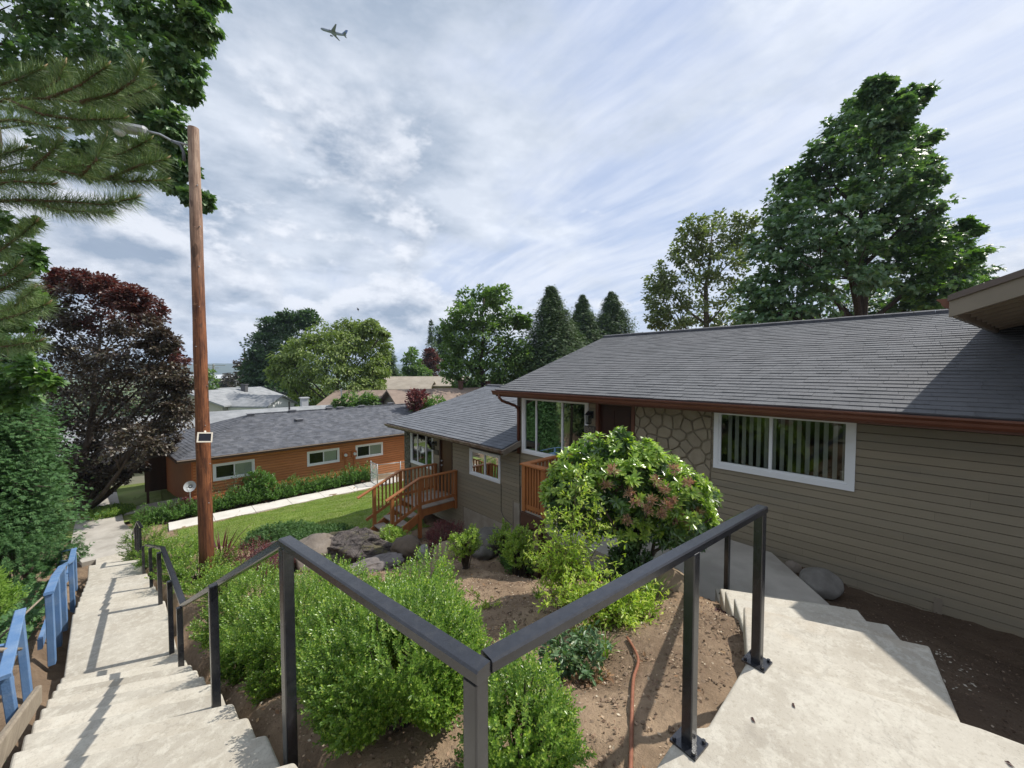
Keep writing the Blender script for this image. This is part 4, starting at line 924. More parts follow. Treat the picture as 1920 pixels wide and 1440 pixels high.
# small solar flood light strapped on the pole
fc = V3(*at(384, 820, 6.78)); nrm = -fc / np.linalg.norm(fc); nrm = nrm + V3(.12, 0, .10); nrm /= np.linalg.norm(nrm)
sxv = np.cross((0, 0, 1), nrm); sxv /= np.linalg.norm(sxv); syv = np.cross(nrm, sxv)
rot = R(-7); sx2 = sxv * math.cos(rot) + syv * math.sin(rot); sy2 = -sxv * math.sin(rot) + syv * math.cos(rot)
fl = thing('flood_light', 'small white framed solar panel light strapped to the wooden pole', 'flood light', fc)
ww, hh = .098, .078
mb = MB()
for a_, w_, h_, dx, dy in ((0, 2 * ww, .022, 0, hh), (0, 2 * ww, .022, 0, -hh), (1, .022, 2 * hh + .022, ww, 0), (1, .022, 2 * hh + .022, -ww, 0)):
    o_ = fc + sx2 * (dx - w_ / 2) + sy2 * (dy - h_ / 2) - nrm * .02; mb.obox(o_, sx2 * w_, sy2 * h_, nrm * (.034 if a_ else .032))
mb.build('frame', mat('cream_plastic', (.72, .66, .55), None, .5), fl)
mb = MB(); mb.obox(fc - sx2 * ww - sy2 * hh - nrm * .015, sx2 * 2 * ww, sy2 * 2 * hh, nrm * .02); mb.build('panel', mat('solar_cell', (.012, .012, .018), None, .2), fl)
mb = MB(); mb.tube([fc + sy2 * hh, fc + sy2 * (hh + .035) - nrm * .03, fc + sy2 * .03 - nrm * .10], .015, 6); mb.build('bracket', mat('cream_plastic', (.72, .66, .55)), fl)

# ------------------------------------------------------------------ rocks
def rock(name, label, c, r, seed, m, cat='rock', sub=4, rough=.16, flat=.0, sharp=False, group=None):
    import bmesh
    bm = bmesh.new(); bmesh.ops.create_icosphere(bm, subdivisions=sub, radius=1.0); rs = np.random.default_rng(seed)
    V = np.array([v.co for v in bm.verts]); d = V.copy()
    cuts = rs.normal(size=(14, 3)); cuts /= np.linalg.norm(cuts, axis=1)[:, None]; lim_ = rs.uniform(.62, .95, 14)
    for k in range(14):
        ex = np.maximum(d @ cuts[k] - lim_[k], 0); d -= np.outer(ex * (.92 if sharp else .7), cuts[k])
    ph = rs.uniform(0, 6, (10, 3)); fr = rs.normal(size=(10, 3)) * np.linspace(2, 11, 10)[:, None]
    off = sum(np.sin(V @ fr[k] + ph[k, 0] + 1.5 * np.sin(V @ fr[k][::-1])) * rough / (1 + k * .6) for k in range(10)); d *= (1 + off * .5)[:, None]
    d[:, 2] = np.where(d[:, 2] < -.5, -.5, d[:, 2]); P_ = d * np.array(r)
    a_ = rs.uniform(0, 6.28) * (0 if flat else 1); ca, sa = math.cos(a_ + flat), math.sin(a_ + flat)
    P_ = np.stack([P_[:, 0] * ca - P_[:, 1] * sa, P_[:, 0] * sa + P_[:, 1] * ca, P_[:, 2]], 1) + np.array(c)
    Fc = np.array([[v.index for v in f.verts] for f in bm.faces]); bm.free()
    o = np_mesh(name, P_, [Fc], m, origin=c, smooth=not sharp); return tag(o, label, cat, group)
def lavamat():
    m = bpy.data.materials.new('lava_rock'); m.use_nodes = True; nt = m.node_tree; t = NT(nt); b = nt.nodes['Principled BSDF']
    tcn = nd(nt, 'ShaderNodeTexCoord'); v = tcn.outputs['Object']
    col = t.mix(t.ss(t.noise(v, 5, 10, .7), .35, .68), (0.060, 0.048, 0.044), (0.165, 0.14, 0.128))
    col = t.mix(t.m('MULTIPLY', t.ss(t.noise(v, 13, 6, .7), .60, .70), .8), col, (0.30, 0.28, 0.26))
    gg = nd(nt, 'ShaderNodeNewGeometry'); sz_ = nd(nt, 'ShaderNodeSeparateXYZ'); lk(nt, gg.outputs['Normal'], sz_.inputs[0])
    moss = t.m('MULTIPLY', t.ss(sz_.outputs[2], .35, .8), t.ss(t.noise(v, 2.6, 6, .65), .50, .62)); col = t.mix(t.m('MULTIPLY', moss, .75), col, (0.105, 0.095, 0.035))
    vo = nd(nt, 'ShaderNodeTexVoronoi', feature='DISTANCE_TO_EDGE'); vo.inputs['Scale'].default_value = 1.9
    lk(nt, t.vm('ADD', t.vm('MULTIPLY', v, (1, 1, 1.7)), t.sc(t.noise(v, 4, 8, .65, out=1), .5)), vo.inputs['Vector'])
    crack = t.ss(vo.outputs[0], .035, .004); col = t.mix(t.m('MULTIPLY', crack, .85), col, (0.018, 0.014, 0.012)); lk(nt, col, b.inputs['Base Color']); b.inputs['Roughness'].default_value = .92
    bn = nd(nt, 'ShaderNodeBump'); bn.inputs['Strength'].default_value = 1.0; bn.inputs['Distance'].default_value = .08
    lk(nt, t.m('SUBTRACT', t.m('ADD', t.noise(v, 7, 11, .7), t.m('MULTIPLY', t.noise(v, 28, 6, .7), .3)), t.m('MULTIPLY', crack, .6)), bn.inputs['Height']); lk(nt, bn.outputs[0], b.inputs['Normal']); return m
ROCKB = lavamat()
ROCKT = mat('tan_rock', (0.21, 0.155, 0.10), (0.30, 0.23, 0.155), .9, 4, 8, .6, 18)
ROCKG = mat('grey_rock', (0.15, 0.14, 0.125), (0.22, 0.21, 0.19), .85, 5, 8, .5, 20)
ROCKM = mat('mossy_rock', (0.12, 0.11, 0.08), (0.19, 0.175, 0.13), .9, 4, 8, .6, 18, blotch=(0.14, 0.13, 0.05), bscl=2)
gr = 'rocks edging the planting bed'
rock('boulder', 'huge dark lava boulder with cracked mossy top by the lawn', at(660, 1032, 9.4), (1.25, .8, .50), 23, ROCKB, 'boulder', 5, .26, flat=-.75, sharp=True)
rock('rock', 'flat pale brown rock left of the dark boulder', at(585, 1035, 9.0), (.75, .5, .40), 4, mat('pale_brown_rock', (.14, .118, .098), (.21, .18, .15), .9, 4, 8, .7, 20), 'rock', 4, flat=.7, group=gr)
rock('rock', 'rounded brown rock right of the dark boulder', at(760, 1035, 8.8), (.42, .36, .33), 5, mat('brown_rock', (.11, .085, .062), (.16, .125, .092), .9, 4, 8, .7, 20), 'rock', group=gr)
rock('rock', 'small pale grey angular stone between brown and tan rocks', at(795, 1037, 8.6), (.18, .15, .2), 6, mat('light_grey_stone', (.20, .195, .18), (.28, .27, .25), .85, 8, 8, .5, 20), 'rock', 3, sharp=True, group=gr)
rock('rock', 'low sandy tan rock behind the round green shrub', at(838, 1038, 8.5), (.46, .32, .24), 7, ROCKT, 'rock', group=gr)
rock('rock', 'second sandy tan stone lying flat in front', at(822, 1062, 8.1), (.32, .26, .13), 8, ROCKT, 'rock', group=gr)
rock('rock', 'flat slate coloured rock below the dark boulder', at(705, 1062, 8.0), (.62, .42, .24), 9, mat('slate_rock', (.12, .105, .10), (.19, .17, .16), .9, 4, 8, .7, 20), 'rock', sharp=True, group=gr)
rock('rock', 'dark shaded boulder between the two light green shrubs', at(918, 1020, 8.6), (.5, .42, .33), 10, mat('shade_rock', (.10, .092, .08), (.15, .14, .12), .9, 4, 8, .6, 20), 'rock', group=gr)
rock('rock', 'small dark stone right beside the light green shrub', at(908, 1040, 8.1), (.24, .2, .17), 11, mat('shade_rock', (.10, .09, .08)), 'rock', 3, group=gr)
rock('rock', 'dark brown boulder half hidden behind the left handrail', at(510, 1050, 8.3), (.55, .45, .36), 12, ROCKB, 'rock', sharp=True, group=gr)
rock('rock', 'tan rounded boulder beside the house walk under the right handrail', at(1258, 1096, 4.3), (.26, .24, .19), 13, ROCKT, 'rock', 4, .05)
rock('rock', 'smooth grey round boulder against the taupe siding', V3(6.42, .86, -2.83), (.27, .24, .20), 14, ROCKG, 'rock', 4, .03)
rock('rock', 'small round stone squeezed between the walk and the grey boulder', V3(6.72, 1.22, -2.86), (.12, .11, .09), 15, mat('tan_grey_stone', (.2, .17, .14), (.26, .22, .18), .9, 6), 'rock', 3, .03)
rock('rock', 'white mossy stone at the far right edge of the dirt bed', V3(4.55, -.95, -2.3), (.2, .16, .12), 16, mat('white_stone', (.35, .36, .34), (.46, .46, .43), .9, 6, 8, .5, 20), 'rock', 4, .2)

# ------------------------------------------------------------------ hose, brick, fallen leaves
mb = MB(); pts = [gz(1176, 1216, -2.25), gz(1196, 1250, -2.15), gz(1188, 1290, -2.08), gz(1185, 1340, -2.0), gz(1183, 1440, -1.93), gz(1180, 1560, -1.90)]
pp = []
for k in range(len(pts) - 1):
    for t_ in np.linspace(0, 1, 8, endpoint=False):
        p0, p1, p2, p3 = [V3(*pts[min(max(k + j, 0), len(pts) - 1)]) for j in (-1, 0, 1, 2)]
        c_ = .5 * ((2 * p1) + (-p0 + p2) * t_ + (2 * p0 - 5 * p1 + 4 * p2 - p3) * t_ ** 2 + (-p0 + 3 * p1 - 3 * p2 + p3) * t_ ** 3)
        c_[2] = float(gh(c_[0], c_[1])) + .025; pp.append(c_)
mb.tube(pp, .0105, 8); tag(mb.build('drip_hose', mat('brown_hose', (.20, .075, .042), (.27, .11, .065), .6, 30), smooth=True), 'brown irrigation hose snaking through the dry soil', 'hose')
bp = gz(1385, 1176, -2.53); zb_ = float(gh(bp[0], bp[1])); mb = MB(); mb.obox((bp[0] - .05, bp[1] - .08, zb_ + .0), (.19, .07, 0), (-.035, .09, 0), (0, 0, .06))
tag(bevel(mb.build('brick', mat('red_brick', (.36, .135, .085), (.42, .17, .11), .9, 12, 7, .4, 60)), .006), 'red brick lying in the soil against the right steps', 'brick')
mb = MB(); a_ = V3(*gz(1340, 1168, -2.53)); b_ = V3(*gz(1402, 1184, -2.53)); a_[2] = float(gh(a_[0], a_[1])) + .02; b_[2] = float(gh(b_[0], b_[1])) + .02
mb.beam(a_, b_, .06, .02); tag(mb.build('wood_strip', mat('dark_red_wood', (.055, .018, .018), None, .7)), 'dark red wooden strip lying beside the brick', 'board')

# ------------------------------------------------------------------ gate, dish
gt = thing('wire_gate', 'grey chain link gate across the end of the pale walk', 'gate', (9.3, 21.4, -6.6))
gp = [V3(9.2, 21.9, 0), V3(9.15, 20.9, 0), V3(10.4, 20.6, 0), V3(12.8, 20.2, 0)]
for k in range(3):
    a_, b_ = gp[k], gp[k + 1]; L = np.linalg.norm(b_ - a_); d = (b_ - a_) / L; zt = -5.35; zb = -6.52
    mb = MB(); mb.tube([a_ + V3(0, 0, zb - .15), a_ + V3(0, 0, zt + .06)], .028, 8); mb.build('post', GALV, gt, smooth=True)
    mb = MB(); mb.tube([a_ + V3(0, 0, zt), b_ + V3(0, 0, zt)], .022, 8)
    if k < 2: mb.tube([a_ + V3(0, 0, (zt + zb) / 2), b_ + V3(0, 0, (zt + zb) / 2)], .018, 8)
    mb.tube([a_ + V3(0, 0, zb), b_ + V3(0, 0, zb)], .02, 8); mb.build('frame', GALV, gt, smooth=True)
    mb = MB(); h_ = zt - zb; stp = .075
    for sgn in (1, -1):
        u_ = -h_
        while u_ < L:
            s0 = max(u_, 0); s1 = min(u_ + h_, L)
            if s1 > s0:
                z0_ = zb + (s0 - u_) if sgn > 0 else zt - (s0 - u_); z1_ = zb + (s1 - u_) if sgn > 0 else zt - (s1 - u_)
                mb.beam(a_ + d * s0 + V3(0, 0, z0_), a_ + d * s1 + V3(0, 0, z1_), .005, .005)
            u_ += stp
    mb.build('mesh', GALV, gt)
ds = thing('satellite_dish', 'white satellite dish standing low by the orange house corner', 'satellite dish', at(356, 925, 17.3))
dc = V3(*at(356, 912, 17.2)); dn = V3(-.35, -.85, .35); dn /= np.linalg.norm(dn); s1_ = np.cross((0, 0, 1), dn); s1_ /= np.linalg.norm(s1_); s2_ = np.cross(dn, s1_)
mb = MB(); V = [dc - dn * .05]; Fc = []
for r_, dp in ((.08, -.045), (.16, -.03), (.22, .0), (.235, .01)):
    V += [dc + dn * dp + (s1_ * math.cos(t_) + s2_ * math.sin(t_) * 1.05) * r_ for t_ in np.linspace(0, 2 * math.pi, 24, endpoint=False)]
Fc += [(0, 1 + k, 1 + (k + 1) % 24) for k in range(24)]
for r_ in range(3): Fc += [(1 + r_ * 24 + k, 1 + r_ * 24 + (k + 1) % 24, 1 + (r_ + 1) * 24 + (k + 1) % 24, 1 + (r_ + 1) * 24 + k) for k in range(24)]
mb.add(V, Fc); mb.build('dish', mat('dish_white', (.42, .44, .45), None, .5), ds, smooth=True)
mb = MB(); mb.tube([dc + s2_ * -.2, dc - s2_ * .2 + dn * .22, dc + dn * .28 - s2_ * .07], .01, 6); mb.tube([dc + dn * .28 - s2_ * .07, dc + dn * .24 - s2_ * .06], .025, 8); mb.build('feed_arm', GREYM, ds)
mb = MB(); mb.tube([dc - dn * .06, dc + V3(0, .12, -.25), V3(dc[0], dc[1] + .12, -6.7)], .025, 8); mb.build('mast', GREYM, ds)

# ------------------------------------------------------------------ airliner and bird
pc_ = V3(*at(626, 61, 620)); f_ = -Rv * .96 + Zv * .08 - Fv * .28; f_ /= np.linalg.norm(f_); k_ = Zv * .99 - Fv * .10; k_ -= f_ * (k_ @ f_); k_ /= np.linalg.norm(k_); w_ = np.cross(k_, f_)
airl = thing('airliner', 'small distant passenger jet flying left under the clouds', 'airplane', pc_)
PL_ = lambda x, y, z: pc_ + f_ * x + w_ * y + k_ * z
mfz = mat('jet_grey', (.22, .25, .30), None, .5); mwg = mat('jet_wing', (.16, .17, .20), None, .5); mtl = mat('jet_tail', (.10, .16, .28), None, .5)
mb = MB(); mb.tube([PL_(19, 0, -.4), PL_(18, 0, 0), PL_(15.5, 0, 0), PL_(8, 0, 0), PL_(-6, 0, 0), PL_(-13, 0, .6), PL_(-18.5, 0, 1.2)], [.3, 1.2, 1.9, 2.0, 2.0, 1.4, .3], 12); mb.build('fuselage', mfz, airl, smooth=True)
for s_ in (1, -1):
    mb = MB()
    def surf(pts, th_):
        n_ = len(pts); mb.add([PL_(x, y * s_, z) for x, y, z in pts] + [PL_(x, y * s_, z + th_) for x, y, z in pts], [tuple(range(n_)), tuple(range(n_, 2 * n_))[::-1]] + [(i, (i + 1) % n_, n_ + (i + 1) % n_, n_ + i) for i in range(n_)])
    surf([(5, 1.5, -1), (-3.5, 1.5, -1), (-3.0, 6, -.5), (-6.5, 17.5, 1.2), (-4.8, 17.5, 1.2)], .5); mb.build('wing', mwg, airl)
    mb = MB(); surf([(-13, .8, .8), (-17, .8, .8), (-18, 6.5, 1.3), (-16.5, 6.5, 1.3)], .3); mb.build('tailplane', mwg, airl)
    mb = MB(); mb.tube([PL_(6.2, 5.6 * s_, -2.2), PL_(5.5, 5.6 * s_, -2.2), PL_(2, 5.6 * s_, -2.1)], [.95, 1.1, .6], 10); mb.build('engine', mwg, airl, smooth=True)
mb = MB(); n_ = 4; pf = [(-10.5, 1.2), (-17.4, 1.4), (-20, 9.0), (-17, 9.0)]
mb.add([PL_(x, -.2, z) for x, z in pf] + [PL_(x, .2, z) for x, z in pf], [(0, 1, 2, 3), (7, 6, 5, 4)] + [(i, (i + 1) % 4, 4 + (i + 1) % 4, 4 + i) for i in range(4)]); mb.build('fin', mtl, airl)
bd = V3(*at(671, 580, 60)); mb = MB(); mb.tube([bd + V3(-.15, 0, .30), bd + V3(-.03, 0, .08), bd + V3(.05, 0, -.1), bd + V3(.14, 0, -.3)], [.015, .06, .06, .01], 7)
mb.add([bd + V3(-.03, 0, .08), bd + V3(.03, 0, -.05), bd + V3(.10, -.35, -.12), bd + V3(-.03, -.3, .1)], [(0, 1, 2, 3)]); mb.add([bd + V3(-.03, 0, .08), bd + V3(.03, 0, -.05), bd + V3(.10, .35, -.12), bd + V3(-.03, .3, .1)], [(3, 2, 1, 0)])
tag(mb.build('bird', mat('bird_black', (.02, .02, .022), None, .6)), 'dark bird gliding in the sky above the willowy green tree', 'bird')
mb = MB()

# ------------------------------------------------------------------ distant houses, poles, hills
LROOF = mat('light_grey_roof', (.20, .21, .22), (.30, .31, .32), .9, 1.2, 8, .4, 9, stretch=(1, 1, 3)); TROOF = mat('tan_roof', (.26, .225, .18), (.33, .29, .235), .9, 1, 8, .3, 9); BROOF = mat('brown_roof', (.20, .15, .12), (.26, .20, .16), .9, 1.2, 8, .3, 9)
TANW = mat('tan_wall', (.30, .25, .19), (.34, .29, .22), .8, 2); CREAM = mat('cream_wall', (.46, .44, .38), None, .8)
def far_house(name, label, roofm, wallm, c, ang, L, Wd, hw, hr, ov=.5, wins=(), chim=(), vents=()):
    """c: centre at eave height; ridge along local x"""
    c = V3(*c); ax = V3(math.cos(ang), math.sin(ang), 0); ay = V3(-math.sin(ang), math.cos(ang), 0); Z_ = V3(0, 0, 1)
    h = thing(name, label, 'house', c - Z_ * hw); Q = lambda x, y, z: c + ax * x + ay * y + Z_ * z
    mb = MB(); l, w = L / 2, Wd / 2; slope = hr / (w + ov)
    for sgn in (1, -1): mb.add([Q(sgn * l, -w, -hw), Q(sgn * l, w, -hw), Q(sgn * l, w, slope * ov), Q(sgn * l, 0, hr - .05), Q(sgn * l, -w, slope * ov)], [(0, 1, 2, 3, 4)])
    for sgn in (1, -1): mb.add([Q(-l, sgn * w, -hw), Q(l, sgn * w, -hw), Q(l, sgn * w, slope * ov), Q(-l, sgn * w, slope * ov)], [(0, 1, 2, 3)])
    mb.build('wall', wallm, h)
    mb = MB()
    for sgn in (1, -1): mb.add([Q(-l - ov, sgn * (w + ov), 0), Q(l + ov, sgn * (w + ov), 0), Q(l + ov, 0, hr), Q(-l - ov, 0, hr)] + [Q(-l - ov, sgn * (w + ov), -.15), Q(l + ov, sgn * (w + ov), -.15), Q(l + ov, 0, hr - .15), Q(-l - ov, 0, hr - .15)], [(0, 1, 2, 3), (4, 7, 6, 5), (0, 4, 5, 1), (1, 5, 6, 2), (3, 2, 6, 7), (0, 3, 7, 4)])
    rf_ = mb.build('roof', roofm, h)
    for (x, sd_, w_, z0, z1) in wins:
        mb = MB(); y_ = sd_ * w
        mb.obox(Q(x - w_ / 2, y_ + sd_ * .02, z0), ax * w_, ay * sd_ * .04, Z_ * (z1 - z0)); f_ = mb.build('window', WHITE, h)
        mb = MB(); mb.obox(Q(x - w_ / 2 + .1, y_ + sd_ * .062, z0 + .1), ax * (w_ - .2), ay * sd_ * .01, Z_ * (z1 - z0 - .2)); mb.build('pane', mat('dark_pane', (.04, .045, .05), None, .1), f_)
    for (x, y, w_, z1, mm) in chim:
        z0 = hr - abs(y) * slope - .1; mb = MB(); mb.obox(Q(x - w_ / 2, y - w_ / 2, z0), ax * w_, ay * w_, Z_ * (z1 + .1)); mb.obox(Q(x - w_ * .65, y - w_ * .65, z0 + z1 + .102), ax * w_ * 1.3, ay * w_ * 1.3, Z_ * .1); mb.build('chimney', mm, rf_)
    return h
DG = mat('dark_grey_paint', (.09, .09, .095), None, .7); LG = mat('light_grey_paint', (.42, .43, .44), None, .7)
far_house('grey_roof_house', 'pale grey shingled roof directly behind the orange house', LROOF, CREAM, V3(5.0, 38.0, -5.0), R(0), 23, 8.0, 3.0, 1.75, chim=((5.1, .6, .55, .9, LG), (-2, -1.2, .1, .45, GREYM)))
far_house('gabled_house', 'pale grey house with small white gable behind the first grey roof', LROOF, CREAM, V3(*at(428, 752, 47)), R(46.9 + 2), 12, 7, 3, 1.5, chim=((1.5, -1, .55, .8, DG),))
g_ = far_house('porch_gable', 'small white gable end poking above the pale grey roofs', LROOF, WHITE, V3(*at(474, 758, 44)), R(-50), 7, 4.4, 2.5, 1.1, .3)
far_house('flat_grey_house', 'far grey roofed house beside the round green bush', LROOF, CREAM, V3(*at(420, 742, 62)), R(20), 15, 8, 3, 1.3)
far_house('tan_house', 'long tan house with a row of white windows below the yellow tree', TROOF, TANW, V3(*at(792, 722, 66)), R(-28), 15, 7, 3, 1.5, .6, wins=((-2.2, -1, 1.6, -1.7, -.4), (0, -1, 1.6, -1.7, -.4), (2.4, -1, 1.6, -1.7, -.4), (5.2, -1, 1.6, -1.7, -.4), (-5.2, -1, 1.6, -1.7, -.4)))
far_house('tan_garage', 'tan gable roofed wing at the left of the long tan house', TROOF, TANW, V3(*at(768, 728, 62)), R(-43), 7, 6, 2.6, 1.2, .5, wins=((0, -1, 1.2, -2.2, -.3),))
far_house('brown_house', 'brown shingled roof between the willowy tree and the red tipped shrub', BROOF, TANW, V3(*at(738, 756, 44)), R(-43), 12, 9, 3, 1.5, .6)
far_house('brown_gable_house', 'brown roofed house with olive gable beyond the lower roof', BROOF, mat('olive_wall', (.17, .155, .11), (.20, .18, .13), .8, 3), V3(*at(845, 752, 40)), R(-12), 12, 7, 3, 1.35, .5, chim=((1.0, -.3, .4, .75, DBROWN), (4.2, -.3, .4, .7, DBROWN)))
far_house('warehouse', 'large pale warehouse far down toward the valley', mat('warehouse_roof', (.5, .52, .54), None, .7), mat('warehouse_wall', (.52, .54, .57), None, .8), V3(*at(395, 709, 330)), R(-40), 60, 40, 12, 3, 1)
far_house('white_depot', 'low white flat building beyond the dark plum tree in the valley', mat('depot_roof', (.6, .6, .6), None, .7), WHITE, V3(*at(436, 706, 420)), R(-45), 40, 25, 9, 1.5, .5)
def upole(u0, v0, v1, D, m, arms=(), r=.12):
    a_ = V3(*at(u0, v1, D)); b_ = V3(*at(u0, v0, D)); mb = MB(); mb.tube([a_ - V3(0, 0, 3), b_], [r * 1.2, r], 8)
    for dz, w_ in arms: mb.beam(b_ + Rv * -w_ + V3(0, 0, dz), b_ + Rv * w_ + V3(0, 0, dz), .12, .12)
    return mb.build('utility_pole', m)
tag(upole(400, 683, 742, 95, mat('pale_pole', (.36, .35, .33), None, .8), ((-.3, 3.0), (-.9, 1.4)), .22), 'pale utility pole with crossarms rising over the far grey roofs', 'utility pole')
tag(upole(458, 652, 690, 110, BARK, (), .17), 'thin dark utility pole above the dark maple by the street', 'utility pole')
tag(upole(640, 728, 770, 37, GREYM, (), .06), 'slim grey pole standing in front of the willowy green tree', 'pole')
# wooded hills across the valley
def hills():
    xs_ = np.linspace(-70, 70, 300); V = []
    mbh = MB(); rows = []
    for r_, (D, hb) in enumerate(((2600, -36), (2750, -5), (2950, 38), (3300, 48), (3900, 30), (4600, -36))):
        row = []
        for k, az in enumerate(xs_):
            a_ = R(az); zt = hb
            if r_ in (2, 3): zt = hb + 9 * math.sin(k * .11 + r_) + 5 * math.sin(k * .37) + 2.5 * random.random()
            if r_ == 1: zt = hb + 6 * math.sin(k * .2)
            p = (Fv * math.cos(a_) + Rv * math.sin(a_)) * D; row.append((p[0], p[1], zt))
        rows.append(row)
    n_ = len(xs_); mbh.add([p for r_ in rows for p in r_], [(r_ * n_ + k, r_ * n_ + k + 1, (r_ + 1) * n_ + k + 1, (r_ + 1) * n_ + k) for r_ in range(5) for k in range(n_ - 1)])
    return mbh.build('hills', mat('wooded_hill', (.035, .055, .035), (.06, .085, .05), .95, .01, 8), smooth=True)
tag(hills(), 'low wooded blue hills across the valley', 'hills', kind='structure')
# ------------------------------------------------------------------ vegetation tools
def T_(v, f): return np.array(v, float), [np.array(q_, int) for q_ in f]
OVAL = T_([(0, 0, 0), (.35, .23, .05), (.75, .19, .02), (1, 0, -.06), (.75, -.19, .02), (.35, -.23, .05)], [[(0, 1, 2, 3), (0, 3, 4, 5)]])
DIAM = T_([(0, 0, 0), (.5, .32, .04), (1, 0, 0), (.5, -.32, .04)], [[(0, 1, 2, 3)]])
LONG = T_([(0, 0, 0), (.3, .105, .03), (.7, .13, -.02), (1, 0, -.12), (.7, -.13, -.02), (.3, -.105, .03)], [[(0, 1, 2, 3), (0, 3, 4, 5)]])
MAPLE = T_([(.38, 0, .03), (0, 0, 0), (-.02, .28, 0), (.10, .50, -.05), (.30, .28, .0), (.44, .40, 0), (.66, .47, -.06), (.60, .20, .01), (.78, .20, -.02), (1, 0, -.1),
            (.78, -.20, -.02), (.60, -.20, .01), (.66, -.47, -.06), (.44, -.40, 0), (.30, -.28, 0), (.10, -.50, -.05), (-.02, -.28, 0)],
           [[(0, i, i + 1) for i in range(1, 16)] + [(0, 16, 1)]])
NEED = T_([(0, .5, 0), (0, -.5, 0), (1, 0, 0)], [[(0, 1, 2)]])
_sv, _sf = [], []
for _k, (_a, _l) in enumerate([(-52, .55), (-28, .8), (0, 1.0), (28, .8), (52, .55)]):
    _b = len(_sv); _c, _s = math.cos(R(_a)), math.sin(R(_a)); _x0 = .12 * abs(_k - 2) * 0
    for (_x, _y) in ((0, -.035), (.55, -.075), (1, 0), (.55, .075), (0, .035)):
        _x *= _l; _sv.append((_x * _c - _y * _s, _x * _s + _y * _c, .0 - .12 * _x * _x))
    _sf.append((_b, _b + 1, _b + 2, _b + 3)); 
SPRAY = T_(_sv, [_sf])
def unit(v): return v / (np.linalg.norm(v, axis=-1, keepdims=True) + 1e-9)
def leaves(name, m, pos, ax, nr, size, tm, parent=None, origin=None, wid=None):
    V, Fs = tm; n = len(pos); ax = unit(ax); sd = unit(np.cross(nr, ax)); nn = np.cross(ax, sd)
    size = np.broadcast_to(np.asarray(size, float), (n,)); w = size if wid is None else np.broadcast_to(np.asarray(wid, float), (n,))
    P_ = pos[:, None, :] + ax[:, None, :] * (V[None, :, 0, None] * size[:, None, None]) + sd[:, None, :] * (V[None, :, 1, None] * w[:, None, None]) + nn[:, None, :] * (V[None, :, 2, None] * size[:, None, None])
    k = len(V); off = (np.arange(n) * k)[:, None, None]
    faces = [(f[None] + off).reshape(-1, f.shape[1]) for f in Fs]
    return np_mesh(name, P_.reshape(-1, 3), faces, m, parent, origin)
def rdir(n, rs=rng): return unit(rs.normal(size=(n, 3)))
UP = np.array([0, 0, 1.0])
def clump_leaves(centers, outs, radii, n_per, rs, droop=.25, upn=.9, flat=.6):
    """leaf positions / axes / normals for clumps at centers"""
    n = len(centers); N = n * n_per; c = np.repeat(centers, n_per, 0); o = np.repeat(outs, n_per, 0); r = np.repeat(radii, n_per)
    off = rdir(N, rs) * (rs.random(N) ** .5)[:, None]; off[:, 2] *= flat
    pos = c + off * r[:, None]
    ax = unit(o * .6 + off * .9 + rs.normal(size=(N, 3)) * .45 - UP * droop)
    nr = unit(UP * upn + o * .35 + rs.normal(size=(N, 3)) * .45)
    return pos, ax, nr
def limb_path(a, b, rs, sag=.12, n=4):
    a, b = np.array(a, float), np.array(b, float); L = np.linalg.norm(b - a); pts = []
    mid = (a + b) / 2 + rs.normal(size=3) * L * .07 + UP * L * sag * -.3
    for t in np.linspace(0, 1, n + 1): pts.append((1 - t) ** 2 * a + 2 * t * (1 - t) * mid + t * t * b)
    return pts
